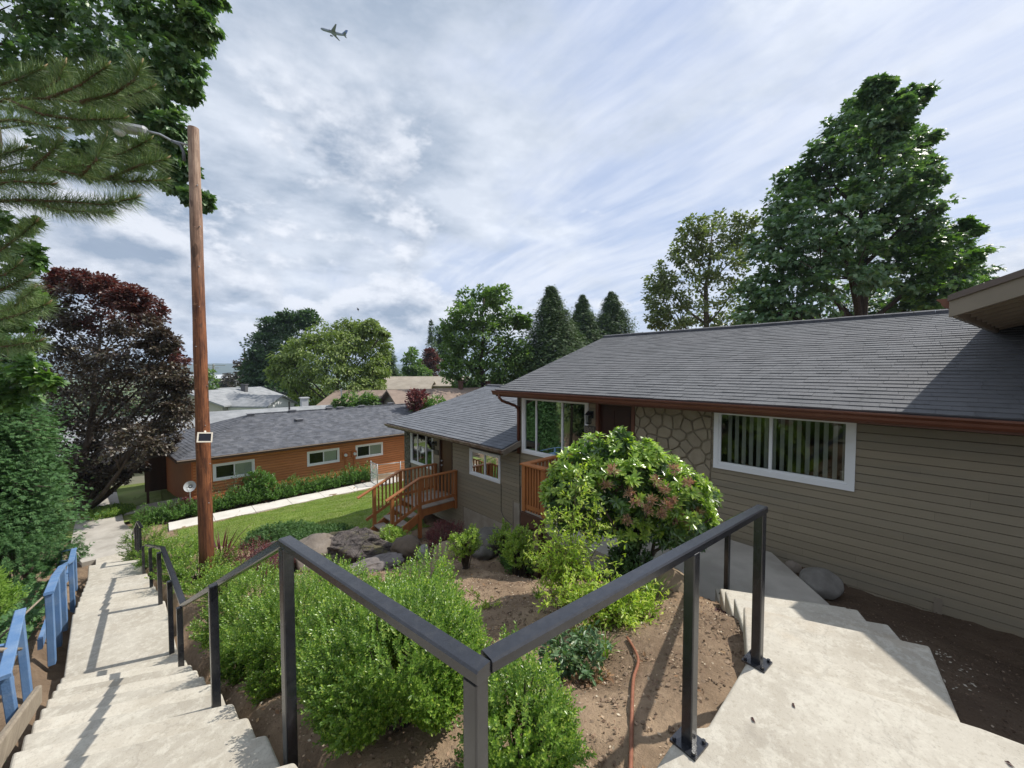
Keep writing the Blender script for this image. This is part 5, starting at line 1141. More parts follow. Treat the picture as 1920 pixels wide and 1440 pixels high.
def lobe_tree(name, label, D, trunk, r0, lobes, leafm, leaf, tm, per=22, nclump=1.0, seed=1, bark=None, cat='tree', spread=.55, clr=.30, droop=.25, upn=.9,
              flat=.6, group=None, limbs=True, inner=.25, shoot=None, shoot_lobes=(), wid=None, base=None, core=.15, part='crown', rise=1.0, lmax=9.0):
    rs = np.random.default_rng(seed); bark = bark or BARK
    tp = [np.array(at(u, v, D)) for u, v in trunk]
    g = float(gh(tp[0][0], tp[0][1])); base_z = g if base is None else base
    tp[0][2] = min(tp[0][2], base_z); root = thing(name, label, cat, tp[0], group)
    Cs, Os, Rs_, Tg = [], [], [], []
    us = np.array([l[0] for l in lobes]); um = us.mean(); crown_r = (us.max() - us.min()) / 2 * D / F_PX
    centers = []
    for i, (u, v, rp) in enumerate(lobes):
        edge = abs(u - um) / max(1, (us.max() - us.min()) / 2)
        dj = rs.uniform(-1, 1) * spread * crown_r * max(.15, 1 - edge ** 2)
        r = rp * D / F_PX; c = np.array(at(u, v, D)) + Fv * dj; c = np.array(at(u, v, D + dj)) if dj > -D * .5 else c
        r = rp * (D + dj) / F_PX; centers.append((c, r))
        nc = max(4, int(nclump * 26 * (1 + .2 * rs.normal())))
        d = rdir(nc, rs); rad = np.where(rs.random(nc) < inner, rs.uniform(.2, .7, nc), rs.uniform(.75, 1.08, nc))
        Cs.append(c + d * (r * rad)[:, None] * np.array([1, 1, .92])); Os.append(d); Rs_.append(np.full(nc, r * clr) * rs.uniform(.7, 1.35, nc)); Tg.append(np.full(nc, i in shoot_lobes))
    Cs, Os, Rs_, Tg = np.concatenate(Cs), np.concatenate(Os), np.concatenate(Rs_), np.concatenate(Tg)
    for sel, mm, nm in ((~Tg, leafm, part), (Tg, shoot, 'new_growth')):
        if not sel.any(): continue
        pos, ax, nr = clump_leaves(Cs[sel], Os[sel], Rs_[sel], per, rs, droop, upn, flat)
        sz = leaf * rs.uniform(.65, 1.25, len(pos)); leaves(nm, mm, pos, ax, nr, sz, tm, root, wid=(None if wid is None else sz * wid))
    mb = MB(); n_ = len(tp)
    dense = []
    for a_, b_ in zip(tp[:-1], tp[1:]):
        for t in np.linspace(0, 1, 5, endpoint=False): dense.append(a_ + (b_ - a_) * t + rs.normal(size=3) * r0 * .18)
    dense.append(tp[-1]); rr_ = [r0 * (1.25 if k == 0 else 1) * (1 - .85 * k / (len(dense) - 1)) for k in range(len(dense))]
    mb.tube(dense, rr_, 10)
    if limbs:
        for (c, r) in centers:
            if lmax < 1 and np.hypot(*(c[:2] - tp[0][:2])) > 4.0: continue
            cand = [k for k in range(len(dense)) if dense[k][2] < c[2] - .25 * r] or [0]
            k = min(cand, key=lambda q_: abs((c[2] - dense[q_][2]) - rise * np.hypot(*(c[:2] - dense[q_][:2]))))
            p = limb_path(dense[k], c, rs); r1 = min(lmax, max(rr_[k] * .55, r0 * .10)); mb.tube(p, [r1 * (1 - .75 * t) for t in np.linspace(0, 1, len(p))], 6)
            for _ in range(4):
                e = c + rdir(1, rs)[0] * r * .9; s_ = p[-2]; mb.tube([s_, (s_ + e) / 2 + rs.normal(size=3) * r * .1, e], [r1 * .3, r1 * .2, r1 * .08], 5)
    mb.build('trunk', bark, root, smooth=True)
    return root
def cone_tree(name, label, D, apex, basev, hw, leafm, leaf, seed=1, tm=SPRAY, tiers=26, per=30, bark=None, trunk_r=.2, droop=.45, group=None, ragged=.25, base=None, twigs=10, power=.85):
    rs = np.random.default_rng(seed); top = np.array(at(apex[0], apex[1], D)); bot = np.array(at(apex[0] + (apex[2] if len(apex) > 2 else 0), basev, D))
    g = float(gh(bot[0], bot[1])) if base is None else base; rt = np.array([bot[0], bot[1], min(g, bot[2])]); root = thing(name, label, 'tree', rt, group)
    H = top[2] - bot[2]; Rm = hw * D / F_PX; P_, A_, N_, S_ = [], [], [], []; mb = MB()
    mb.tube([rt, (rt + bot) / 2, bot, bot + (top - bot) * .5, top], [trunk_r * 1.2, trunk_r, trunk_r, trunk_r * .5, .02], 8)
    for i in range(tiers):
        t = (i + rs.uniform(0, .7)) / tiers; z = bot + (top - bot) * t; r = Rm * ((1 - t) ** power) * rs.uniform(1 - ragged, 1 + ragged * .6) + .04 * Rm
        for k in range(twigs):
            a = rs.uniform(0, 6.283); d = np.array([math.cos(a), math.sin(a), 0]); rr_ = r * rs.uniform(.7, 1.1)
            e = z + d * rr_ + UP * (-droop * rr_ * .5 + .12 * rr_); 
            if rs.random() < .35: mb.tube([z, (z + e) / 2 + UP * .05 * rr_, e], [trunk_r * .16, trunk_r * .1, .01], 4)
            u_ = rs.uniform(.25, 1.0, per) ** .7; pp = z + (e - z) * u_[:, None] + rs.normal(size=(per, 3)) * (.10 * rr_ + leaf * .2)
            P_.append(pp); A_.append(unit(d + rs.normal(size=(per, 3)) * .5 - UP * droop * .8)); N_.append(unit(UP + d * .3 + rs.normal(size=(per, 3)) * .35)); S_.append(np.full(per, .42 + .58 * (1 - t) ** .7))
    # leader
    pp = top - UP * rs.uniform(0, .12 * H, 40)[:, None] + rs.normal(size=(40, 3)) * .02 * Rm; P_.append(pp); A_.append(unit(UP + rs.normal(size=(40, 3)) * .6)); N_.append(rdir(40, rs)); S_.append(np.full(40, .4))
    pos = np.concatenate(P_); leaves('crown', leafm, pos, np.concatenate(A_), np.concatenate(N_), leaf * rs.uniform(.7, 1.3, len(pos)) * np.concatenate(S_), tm, root)
    mb.build('trunk', bark or BARK, root, smooth=True); return root
def shoot_shrub(name, label, c, rx, h, nshoot, leaf, m, seed, pairs=7, slen=.12, tm=OVAL, upb=.55, group=None, ry=None, z0=0.0, lump=.16, stemm=None, parent=None, skirt=.15, wid=None, cat='shrub', inner=.25, fold=0):
    """dense shrub grown from leafy shoots on a lumpy dome"""
    rs = np.random.default_rng(seed); ry = ry or rx; c = np.array(c, float)
    if parent is None: root = thing(name, label, cat, c, group)
    else: root = parent
    d = rdir(nshoot, rs); d[:, 2] = np.abs(d[:, 2]) * 1.15 - skirt; d = unit(d)
    ph = rs.uniform(0, 6.28, 8); fr = rs.normal(size=(8, 3)) * 3.2
    lump_ = 1 + lump * sum(np.sin(d @ fr[k] + ph[k]) for k in range(8)) / 2.2
    rad = lump_ * np.where(rs.random(nshoot) < inner, rs.uniform(.45, .85, nshoot), rs.uniform(.86, 1.0, nshoot))
    half = h * .52
    tip = c + UP * (half + z0) + d * rad[:, None] * np.array([rx, ry, half])
    sdv = unit(d * .7 + UP * upb + rs.normal(size=(nshoot, 3)) * .28); L = slen * rs.uniform(.6, 1.35, nshoot)
    j = np.tile(np.arange(pairs * 2), nshoot); N = nshoot * pairs * 2
    sid = np.repeat(np.arange(nshoot), pairs * 2); t = (j // 2 + .5) / pairs
    base = tip - sdv * L[:, None] * .35
    pos = base[sid] + sdv[sid] * (L[sid] * t)[:, None]
    perp = unit(np.cross(sdv, rdir(nshoot, rs)))[sid]; perp2 = np.cross(sdv[sid], perp); an = (j // 2) * 1.6 + (j % 2) * math.pi + rs.normal(size=N) * .3
    od = perp * np.cos(an)[:, None] + perp2 * np.sin(an)[:, None]
    ax = unit(od * (1.05 - .5 * t)[:, None] + sdv[sid] * (.45 + .5 * t)[:, None]); nr = unit(sdv[sid] * .9 + UP * .5 - od * .25 + rs.normal(size=(N, 3)) * .25)
    sz = leaf * rs.uniform(.7, 1.2, N) * (1.0 - .35 * np.abs(t - .55))
    leaves('foliage', m, pos, ax, nr, sz, tm, root, wid=(None if wid is None else sz * wid))
    mb = MB(); k_ = min(nshoot, 46)
    for i in rs.choice(nshoot, k_, replace=False):
        b0 = c + np.array([rs.normal() * rx * .12, rs.normal() * ry * .12, -.05]); mb.tube([b0, b0 + (tip[i] - b0) * .5 + UP * h * .08, tip[i]], [.012, .008, .003], 4)
    mb.build('stem', stemm or BARK, root); return root
def gpos(u, v, D):
    p = np.array(at(u, v, D)); p[2] = float(gh(p[0], p[1])); return p

def sh(name, label, u_, vtop, D, rx, nshoot, leaf, m, seed, **kw):
    p = np.array(at(u_, vtop, D)); g = float(gh(p[0], p[1])); h = max(.25, p[2] - g)
    return shoot_shrub(name, label, (p[0], p[1], g), rx, h, nshoot, leaf, m, seed, **kw)
# leaf materials
LM_MAPLE = leafmat('maple_leaf', [(0, (.036, .078, .034)), (.5, (.062, .118, .050)), (.9, (.105, .165, .07))], .42, .9, .27)
LM_MAPLE2 = leafmat('maple_leaf_bright', [(0, (.045, .095, .024)), (.6, (.07, .135, .034)), (1, (.11, .18, .045))], .35, .6, .34)
LM_COTT = leafmat('cottonwood_leaf', [(0, (.07, .095, .032)), (.6, (.10, .13, .045)), (1, (.15, .175, .08))], .4, .6, .25)
LM_ASH = leafmat('ash_leaf', [(0, (.05, .095, .025)), (.6, (.075, .13, .03)), (1, (.11, .17, .045))], .45, .5, .3)
LM_WILL = leafmat('olive_leaf', [(0, (.075, .11, .025)), (.6, (.105, .145, .034)), (1, (.15, .185, .055))], .5, .4, .3)
LM_DKGR = leafmat('dark_leaf', [(0, (.022, .048, .020)), (.7, (.036, .07, .026)), (1, (.055, .095, .035))], .45, .5, .22)
LM_CONI = leafmat('conifer_leaf', [(0, (.030, .054, .022)), (.7, (.048, .080, .028)), (1, (.068, .105, .038))], .6, .3, .15)
LM_CYPR = leafmat('cypress_leaf', [(0, (.03, .075, .026)), (.7, (.05, .108, .036)), (1, (.08, .145, .05))], .6, .3, .2)
LM_PLUM = leafmat('plum_leaf', [(0, (.032, .024, .020)), (.5, (.050, .038, .027)), (.8, (.054, .052, .031)), (1, (.080, .070, .046))], .40, .55, .15, (1.4, .8, .5))
LM_PLUMR = leafmat('plum_new_leaf', [(0, (.046, .020, .019)), (.6, (.070, .032, .027)), (1, (.085, .055, .038))], .4, .5, .25, (1.9, .7, .6))
LM_PINE = leafmat('pine_needle', [(0, (.055, .095, .036)), (.6, (.092, .14, .05)), (.9, (.13, .175, .07)), (1, (.19, .19, .09))], .5, .5, .12)
LM_BOX = leafmat('boxwood_leaf', [(0, (.052, .104, .016)), (.35, (.080, .148, .022)), (.7, (.130, .205, .034)), (.9, (.195, .27, .05)), (1, (.29, .33, .08))], .35, .6, .36)
LM_BOXD = leafmat('hedge_leaf', [(0, (.042, .098, .02)), (.6, (.068, .138, .027)), (1, (.11, .185, .044))], .38, .5, .28)
LM_BOXY = leafmat('sunny_shrub_leaf', [(0, (.11, .18, .03)), (.6, (.17, .245, .044)), (1, (.26, .32, .07))], .4, .45, .34)
LM_NAND = leafmat('nandina_leaf', [(0, (.16, .25, .034)), (.6, (.25, .33, .052)), (1, (.36, .38, .09))], .4, .45, .38)
LM_RHOD = leafmat('rhododendron_leaf', [(0, (.10, .17, .032)), (.6, (.18, .26, .046)), (1, (.29, .35, .075))], .30, .7, .36)  # sunlit top of the shrub painted in as a brighter leaf
LM_RHOK = leafmat('rhododendron_old_leaf', [(0, (.030, .062, .020)), (.7, (.048, .092, .028)), (1, (.075, .125, .038))], .30, .65, .2)  # shade on low and inner leaves painted in as a darker leaf
LM_BLOOM = leafmat('spent_bloom', [(0, (.24, .15, .085)), (.4, (.32, .24, .155)), (.6, (.26, .13, .14)), (.8, (.17, .115, .06)), (1, (.36, .30, .21))], .7, .2, .3, (1.3, .9, .8))
LM_BARB = leafmat('barberry_leaf', [(0, (.05, .018, .02)), (.6, (.10, .032, .035)), (1, (.15, .06, .05))], .5, .4, .25, (1.6, .8, .7))
LM_ROSE = leafmat('rose_leaf', [(0, (.04, .085, .035)), (.7, (.065, .12, .05)), (1, (.12, .16, .07))], .4, .5, .2)
LM_YEL = leafmat('golden_leaf', [(0, (.26, .26, .02)), (1, (.42, .36, .03))], .5, .4, .3)
LM_JUN = leafmat('juniper_leaf', [(0, (.035, .075, .025)), (.7, (.055, .11, .035)), (1, (.085, .14, .045))], .6, .3, .2)
LM_DRY = leafmat('dry_leaf', [(0, (.12, .07, .04)), (.6, (.22, .13, .075)), (1, (.36, .25, .15))], .8, .2, .2)
LM_GRASS = leafmat('grass_blade', [(0, (.085, .14, .024)), (.6, (.145, .205, .042)), (1, (.23, .26, .08))], .5, .35, .3)
LM_LIME = leafmat('lime_leaf', [(0, (.09, .16, .03)), (1, (.16, .24, .05))], .45, .4, .35)

# ------------------------------------------------------------------ trees
lobe_tree('maple_tree', 'tall dark glossy maple rising behind the right end of the grey roof', 27, [(1612, 640), (1612, 500), (1625, 330), (1645, 190)], .45,
  [(1642, 172, 22), (1700, 192, 26), (1620, 205, 32), (1672, 225, 34), (1580, 252, 36), (1640, 268, 48), (1708, 268, 36), (1540, 312, 42), (1600, 330, 58), (1672, 340, 56), (1728, 330, 34), (1500, 352, 40), (1490, 400, 48), (1560, 410, 62), (1640, 420, 64), (1712, 400, 46), (1735, 445, 36),
   (1450, 452, 40), (1510, 480, 58), (1590, 500, 66), (1670, 500, 66), (1740, 505, 50), (1790, 470, 40), (1812, 520, 34), (1440, 525, 48), (1500, 560, 60), (1580, 580, 60), (1660, 590, 60), (1740, 570, 52), (1800, 555, 36), (1425, 585, 40), (1470, 610, 45)],
  LM_MAPLE, .30, MAPLE, per=27, nclump=1.6, seed=11, clr=.33, droop=.5, upn=1.0, flat=.45, inner=.2)
lobe_tree('maple_tree', 'lighter sunlit young maple at the right foot of the tall dark maple', 24, [(1790, 640), (1790, 560)], .14,
  [(1745, 480, 34), (1790, 455, 24), (1800, 500, 36), (1770, 540, 40), (1822, 545, 24), (1830, 480, 10), (1834, 430, 7), (1815, 418, 8)], LM_MAPLE2, .27, MAPLE, per=18, nclump=.8, seed=12, clr=.36, droop=.4, flat=.5)
lobe_tree('cottonwood_tree', 'loose olive cottonwood with open crown left of the tall dark maple', 40, [(1325, 650), (1322, 560), (1335, 440)], .40,
  [(1345, 420, 22), (1300, 432, 24), (1385, 425, 26), (1330, 455, 30), (1395, 465, 28), (1285, 470, 26), (1355, 495, 34), (1290, 505, 30), (1245, 520, 28), (1310, 545, 38), (1375, 545, 36), (1240, 555, 28), (1265, 585, 32), (1330, 590, 34), (1390, 595, 34), (1235, 600, 18), (1290, 625, 24)],
  LM_COTT, .38, DIAM, per=30, nclump=1.0, seed=13, clr=.40, droop=.3, inner=.12, bark=BARKL)
lobe_tree('ash_tree', 'tall airy green ash in the middle behind the lower roof', 43, [(903, 770), (903, 700), (908, 560)], .38,
  [(905, 552, 18), (935, 556, 20), (875, 562, 20), (850, 600, 20), (885, 595, 28), (925, 590, 30), (958, 592, 24), (980, 600, 14), (862, 628, 26), (905, 630, 36), (950, 630, 34), (850, 655, 22), (890, 668, 34), (935, 668, 38), (968, 662, 24), (868, 700, 30), (910, 705, 32), (950, 700, 32), (845, 690, 18), (890, 735, 18), (870, 725, 16)],
  LM_ASH, .40, DIAM, per=30, nclump=1.1, seed=14, clr=.38, droop=.35, inner=.15)
lobe_tree('willow_tree', 'wide olive green willowy tree behind the orange house roof', 48, [(632, 775), (632, 720), (640, 640)], .35,
  [(650, 618, 20), (690, 615, 18), (718, 625, 10), (610, 632, 28), (655, 645, 36), (700, 648, 28), (575, 655, 30), (620, 675, 42), (675, 685, 40), (705, 690, 24), (540, 672, 26), (555, 700, 34), (600, 715, 42), (655, 725, 40), (690, 725, 28), (520, 690, 16), (575, 740, 28), (640, 750, 26), (700, 700, 20)],
  LM_WILL, .42, LONG, per=36, nclump=1.25, seed=15, clr=.36, droop=.8, upn=.6, inner=.15, wid=1.7)
lobe_tree('broadleaf_tree', 'dense rounded dark green tree left of the willowy tree', 70, [(520, 770), (525, 700), (530, 620)], .4,
  [(540, 602, 18), (575, 600, 18), (510, 615, 22), (550, 630, 30), (495, 645, 24), (530, 665, 34), (485, 672, 20), (480, 700, 24), (520, 705, 32), (475, 722, 18), (505, 735, 26), (540, 740, 26)],
  LM_DKGR, .55, DIAM, per=46, nclump=1.7, seed=16, clr=.40, droop=.3)
lobe_tree('maple_tree', 'dark red leaved maple by the far street', 92, [(452, 745), (455, 700)], .3, [(452, 682, 10), (458, 700, 14), (446, 712, 13), (465, 716, 14), (470, 690, 12)], LM_PLUM, .5, DIAM, per=22, nclump=1.1, seed=17, clr=.42)
lobe_tree('plum_tree', 'small round dark plum tree over the far grey roofs', 120, [(422, 745), (424, 715)], .25, [(424, 708, 9), (418, 718, 9), (431, 718, 9)], LM_PLUM, .5, DIAM, per=22, nclump=1.2, seed=18, clr=.42)
shoot_shrub('bush', 'round light green bush at the end of the far grey roof', gpos(446, 745, 58), 1.2, 4.6, 240, .35, LM_BOXY, 19, pairs=4, slen=.5, tm=DIAM)
lobe_tree('birch_tree', 'bright green slender tree peeking out right behind the wooden pole', 60, [(388, 750), (387, 700)], .2, [(385, 700, 12), (390, 720, 14), (382, 735, 14), (340, 705, 16), (350, 725, 16)], LM_ASH, .4, DIAM, per=22, seed=20, clr=.42)
cone_tree('cedar_tree', 'tall pointed dark cedar right of the airy ash', 46, (1033, 536, 6), 735, 112, LM_CONI, .40, 21, tiers=46, per=60, twigs=17, power=1.05)
cone_tree('fir_tree', 'left one of two dark firs behind the left end of the grey roof', 62, (1092, 554, 2), 680, 66, LM_CONI, .5, 22, tiers=32, per=48, twigs=15, power=1.0, group='two dark firs')
cone_tree('fir_tree', 'right one of two dark firs behind the left end of the grey roof', 64, (1147, 548, 0), 680, 72, LM_CONI, .5, 23, tiers=34, per=50, twigs=16, power=.9, group='two dark firs')
cone_tree('pine_tree', 'dark conifer tucked against the right side of the willowy tree', 74, (722, 646, 12), 742, 30, LM_CONI, .8, 24, tiers=22, per=22, twigs=10, power=.6)
cone_tree('spruce_tree', 'thin dark spruce spire poking above the trees left of the ash', 96, (808, 598, 2), 690, 15, LM_CONI, .7, 25, tiers=20, per=12, twigs=7, ragged=.5)
lobe_tree('hornbeam_tree', 'bright green columnar tree above the yellow shrub', 82, [(782, 725), (778, 680)], .3, [(775, 660, 11), (772, 678, 15), (780, 692, 18), (792, 702, 15), (768, 698, 12)], LM_ASH, .55, DIAM, per=26, nclump=1.2, seed=26, clr=.42)
shoot_shrub('shrub', 'vivid yellow shrub above the long tan house', gpos(762, 730, 74), 2.0, 5.6, 330, .5, LM_YEL, 27, pairs=4, slen=.7, tm=DIAM)
lobe_tree('plum_tree', 'dark purple plum tree between the spruce spire and the tan house', 92, [(808, 725), (808, 690)], .3, [(806, 664, 10), (802, 680, 14), (814, 682, 13), (806, 697, 15)], LM_PLUMR, .55, DIAM, per=26, nclump=1.2, seed=28, clr=.42)
lobe_tree('broadleaf_tree', 'mid green tree filling the gap behind the left side of the ash', 104, [(835, 735), (835, 680)], .3, [(828, 628, 16), (845, 620, 14), (840, 648, 20), (826, 664, 16), (848, 672, 18), (820, 645, 10)], LM_DKGR, .65, DIAM, per=26, nclump=1.2, seed=29, clr=.42)
lobe_tree('broadleaf_tree', 'round green tree behind the left side of the firs', 70, [(985, 745), (985, 700)], .3, [(985, 672, 18), (975, 695, 20), (1000, 690, 18), (1080, 650, 22), (1110, 660, 22)], LM_ASH, .55, DIAM, per=26, nclump=1.2, seed=30, clr=.42)
lobe_tree('evergreen_shrub', 'dark green bush beside the long tan house gable', 70, [(715, 745), (716, 725)], .15, [(712, 722, 12), (722, 732, 10), (735, 728, 9)], LM_CONI, .6, DIAM, per=24, seed=31, clr=.45, cat='shrub')
lobe_tree('photinia', 'tall red tipped green shrub between the orange and the lower roof', 29, [(792, 810), (792, 770)], .10, [(782, 742, 14), (778, 758, 14), (790, 765, 18), (815, 760, 16), (835, 768, 16), (800, 782, 18), (775, 778, 10), (840, 785, 16)], LM_BOXD, .26, LONG, per=20, nclump=1.0, seed=32, clr=.45, shoot=LM_BARB, shoot_lobes=(0, 1), droop=-.3, upn=.5, wid=1.4, cat='shrub')
lobe_tree('laurel', 'green bushes growing along the back of the orange house roof', 36, [(665, 790), (665, 765)], .1, [(655, 752, 14), (680, 748, 14), (700, 752, 10), (635, 758, 9), (668, 765, 14)], LM_ASH, .3, DIAM, per=24, seed=33, clr=.45, cat='shrub')
cone_tree('fir_tree', 'dark fir branch tip showing over the upper house rake', 40, (1962, 430, 0), 640, 60, LM_CONI, .7, 34, tiers=14, per=14, twigs=8)

plum = [(120, 528, 20), (165, 530, 24), (205, 545, 26), (245, 560, 26), (90, 560, 24), (278, 585, 24), (140, 575, 40), (215, 590, 42), (75, 600, 30), (262, 618, 34), (110, 640, 46), (180, 645, 50), (245, 660, 44), (300, 640, 24), (320, 668, 26),
        (90, 700, 46), (160, 710, 54), (230, 715, 54), (295, 705, 42), (335, 715, 24), (110, 770, 50), (180, 780, 54), (250, 780, 50), (310, 770, 40), (335, 765, 24), (125, 835, 46), (190, 845, 46), (255, 835, 40), (300, 825, 26), (150, 885, 34), (205, 888, 30), (245, 870, 24), (150, 910, 20)]
plum_o = lobe_tree('plum_tree', 'large purple leaved plum tree with forked trunk left of the wooden pole', 17.6, [(150, 965), (150, 900), (175, 760), (190, 600)], .22, plum, LM_PLUM, .15, DIAM, per=50, nclump=1.6, seed=41, clr=.36, droop=.2, shoot=LM_PLUMR, shoot_lobes=(0, 1, 2, 3, 4, 5, 7, 14), inner=.2, base=-6.6)
mb = MB(); b0 = np.array(at(160, 962, 17.5)); mb.tube([b0 - UP * .3, np.array(at(165, 925, 17.5)), np.array(at(158, 905, 17.5)), np.array(at(163, 860, 17.4))], [.2, .16, .15, .1], 9)
mb.build('second_trunk', BARK, plum_o, smooth=True)
lobe_tree('maple_tree', 'big leaved maple overhanging the top left corner behind the pine', 8.6, [(-150, 1050), (-130, 500), (-90, 100), (-40, -150)], .2,
  [(20, 10, 60), (110, 10, 60), (200, 5, 58), (290, 0, 50), (365, -8, 32), (398, -10, 14), (30, 80, 60), (120, 75, 60), (210, 75, 58), (290, 65, 50), (345, 60, 36), (378, 45, 22), (330, 120, 34), (270, 135, 48), (200, 150, 50), (120, 150, 52), (40, 150, 50), (345, 165, 20), (300, 195, 34), (250, 205, 40), (180, 215, 40), (318, 240, 24), (290, 260, 26), (325, 290, 18), (330, 322, 18), (322, 345, 12), (352, 318, 12), (376, 374, 13), (356, 368, 9), (240, 285, 30), (160, 300, 30), (90, 290, 30)],
  LM_MAPLE, .135, MAPLE, per=17, nclump=1.1, seed=42, clr=.40, droop=.55, upn=.85, flat=.5, spread=.22, rise=.15, lmax=.035)
lobe_tree('maple_tree', 'bright leaved low maple branches below the pine at the left edge', 7.6, [(-200, 1050), (-150, 800), (-60, 600)], .10,
  [(20, 410, 26), (15, 450, 26), (50, 475, 18), (62, 492, 12), (15, 500, 22), (20, 640, 26), (45, 690, 22), (20, 705, 28), (70, 712, 18), (92, 718, 10), (40, 740, 20), (10, 750, 24), (30, 600, 20), (70, 560, 9)], LM_MAPLE2, .15, MAPLE, per=9, nclump=.55, seed=43, clr=.42, droop=.45, flat=.5, spread=.3, rise=.2, lmax=.02)
cone_tree('cypress_tree', 'soft green cypress filling the left edge below the maple branches', 9.5, (-50, 560, 40), 1015, 108, LM_CYPR, .12, 44, tiers=56, per=62, twigs=17, power=.42, droop=.25, ragged=.2)
lobe_tree('cypress_tree', 'spreading green cypress sprays beside the blue railing foot', 10.6, [(55, 1040), (60, 960)], .10, [(40, 800, 34), (10, 780, 30), (65, 830, 28), (20, 850, 40), (72, 870, 30), (88, 890, 22), (30, 910, 42), (78, 930, 26), (25, 965, 42), (64, 975, 28), (0, 990, 36), (20, 1010, 34), (50, 1000, 28), (-10, 1020, 34)], LM_CYPR, .13, SPRAY, per=60, nclump=1.1, seed=45, clr=.40, droop=.0, upn=.7, base=-5.9)

for k, (x_, y_, h_) in enumerate(((-8.5, 1.5, 7), (-10.5, 6.5, 8), (-9.5, 11.5, 7.5), (-11.5, 17, 8.5))):  # trees out of view, added so the window panes reflect dark foliage
    g_ = float(gh(x_, y_)); rt_ = thing('garden_tree', ['shady garden tree standing up the slope left of the stair top', 'shady garden tree left of the first landing', 'shady garden tree left of the middle flight', 'shady garden tree left of the stair foot'][k], 'tree', (x_, y_, g_), 'shady trees along the left boundary')
    rs = np.random.default_rng(130 + k); c_ = np.array([x_, y_, g_ + h_ * .5]); d_ = rdir(200, rs); cc = c_ + d_ * np.array([2.4, 3.2, h_ * .52]) * rs.uniform(.5, 1.0, 200)[:, None]
    pos, ax, nr = clump_leaves(cc, d_, np.full(200, .6), 26, rs); leaves('crown', LM_DKGR, pos, ax, nr, .26 * rs.uniform(.7, 1.3, len(pos)), DIAM, rt_)
    mb = MB(); mb.tube([(x_, y_, g_ - .2), (x_ + .1, y_, g_ + h_ * .5), (x_, y_ + .1, g_ + h_ * .9)], [.2, .15, .05], 8); mb.build('trunk', BARK, rt_, smooth=True)
shoot_shrub('dark_shrub', 'dark green undergrowth at the foot of the left cypress', gpos(25, 1040, 9.0), .9, 1.5, 700, .10, LM_CYPR, 131, pairs=5, slen=.3, tm=SPRAY, skirt=.5)
# long needled pine reaching in at the left
pine = thing('pine_tree', 'long needled pine whose branches reach in from the left edge', 'tree', at(-70, 1100, 3.7) * np.array([1, 1, 0]) + np.array([0, 0, float(gh(*at(-70, 1100, 3.7)[:2]))]))
CANDLE = mat('pine_candle', (.30, .21, .11), (.38, .28, .16), .8, 40)
rs = np.random.default_rng(51); P_, A_, L_ = [], [], []; mbt = MB()
twigs = [[(-80, 205), (20, 185), (90, 185), (150, 192), (215, 190)], [(90, 185), (150, 160), (195, 128)], [(150, 192), (215, 175), (252, 150), (262, 128)], [(170, 195), (235, 182), (282, 165)], [(20, 190), (80, 215), (150, 225), (225, 222)], [(-60, 230), (30, 225), (110, 240)], [(-40, 170), (30, 150), (75, 130)], [(60, 180), (110, 150), (120, 125)],
         [(-80, 335), (20, 320), (100, 318), (180, 335), (250, 340), (302, 338)], [(60, 315), (90, 290), (108, 272)], [(150, 330), (180, 300), (196, 262)], [(200, 336), (262, 310), (304, 300)], [(100, 318), (160, 310), (235, 285), (275, 265)], [(-60, 380), (40, 375), (120, 378), (190, 384), (250, 372)], [(40, 375), (120, 395), (200, 398)], [(-40, 350), (30, 340), (90, 345)], [(-50, 300), (0, 290), (40, 280)],
         [(-70, 500), (0, 470), (40, 440), (66, 418)], [(-60, 560), (0, 545), (45, 522)], [(-70, 620), (0, 600), (50, 585), (84, 572)], [(-60, 660), (10, 650), (70, 640)], [(-50, 520), (10, 515), (30, 500)], [(-60, 600), (20, 580), (60, 545)]]
for tw in twigs:
    D0 = 3.6 + rs.uniform(-.35, .35); pts = [np.array(at(u, v, D0 + rs.uniform(-.06, .06))) for u, v in tw]
    mbt.tube(pts, [.016 - .011 * k / (len(pts) - 1) for k in range(len(pts))], 6)
    for k in range(len(pts) - 1):
        seg = pts[k + 1] - pts[k]; L = np.linalg.norm(seg); n_ = int(L / .00075 * (1.15 if k == len(pts) - 2 else .75)); t = rs.random(n_); d = seg / L
        P_.append(pts[k] + seg * t[:, None]); rd = rdir(n_, rs); rd -= d * (rd @ d)[:, None]; A_.append(unit(unit(rd) * rs.uniform(.6, 1.15, n_)[:, None] + d * rs.uniform(.35, 1.0, n_)[:, None] + UP * .05 - UP * .22 * (rd[:, 2] < 0)[:, None])); L_.append(rs.uniform(.11, .19, n_))
    e = pts[-1]; d = unit(pts[-1] - pts[-2]); cb = MB(); cb.tube([e - d * .01, e + d * .04 + UP * .005, e + d * .075 + UP * .02], [.008, .009, .003], 6); cb.build('candle', CANDLE, pine, smooth=True); n_ = 90; P_.append(np.repeat(e[None], n_, 0)); A_.append(unit(d * 1.2 + rdir(n_, rs) * .7)); L_.append(rs.uniform(.07, .13, n_))
P_, A_, L_ = np.concatenate(P_), np.concatenate(A_), np.concatenate(L_)
leaves('needles', LM_PINE, P_, A_, rdir(len(P_), rs), L_, NEED, pine, wid=np.full(len(P_), .0050))
mbt.build('branch', mat('pine_twig', (.13, .085, .05), (.18, .12, .075), .9, 9), pine, smooth=True)
mb = MB(); a_ = np.array(at(-75, 1100, 4.0)); a_[2] = -3.4; mb.tube([a_, np.array(at(-70, 700, 4.0)), np.array(at(-22, 262, 4.0)), np.array(at(-60, -100, 4.0))], [.13, .11, .09, .07], 10); mb.build('trunk', BARK, pine, smooth=True)

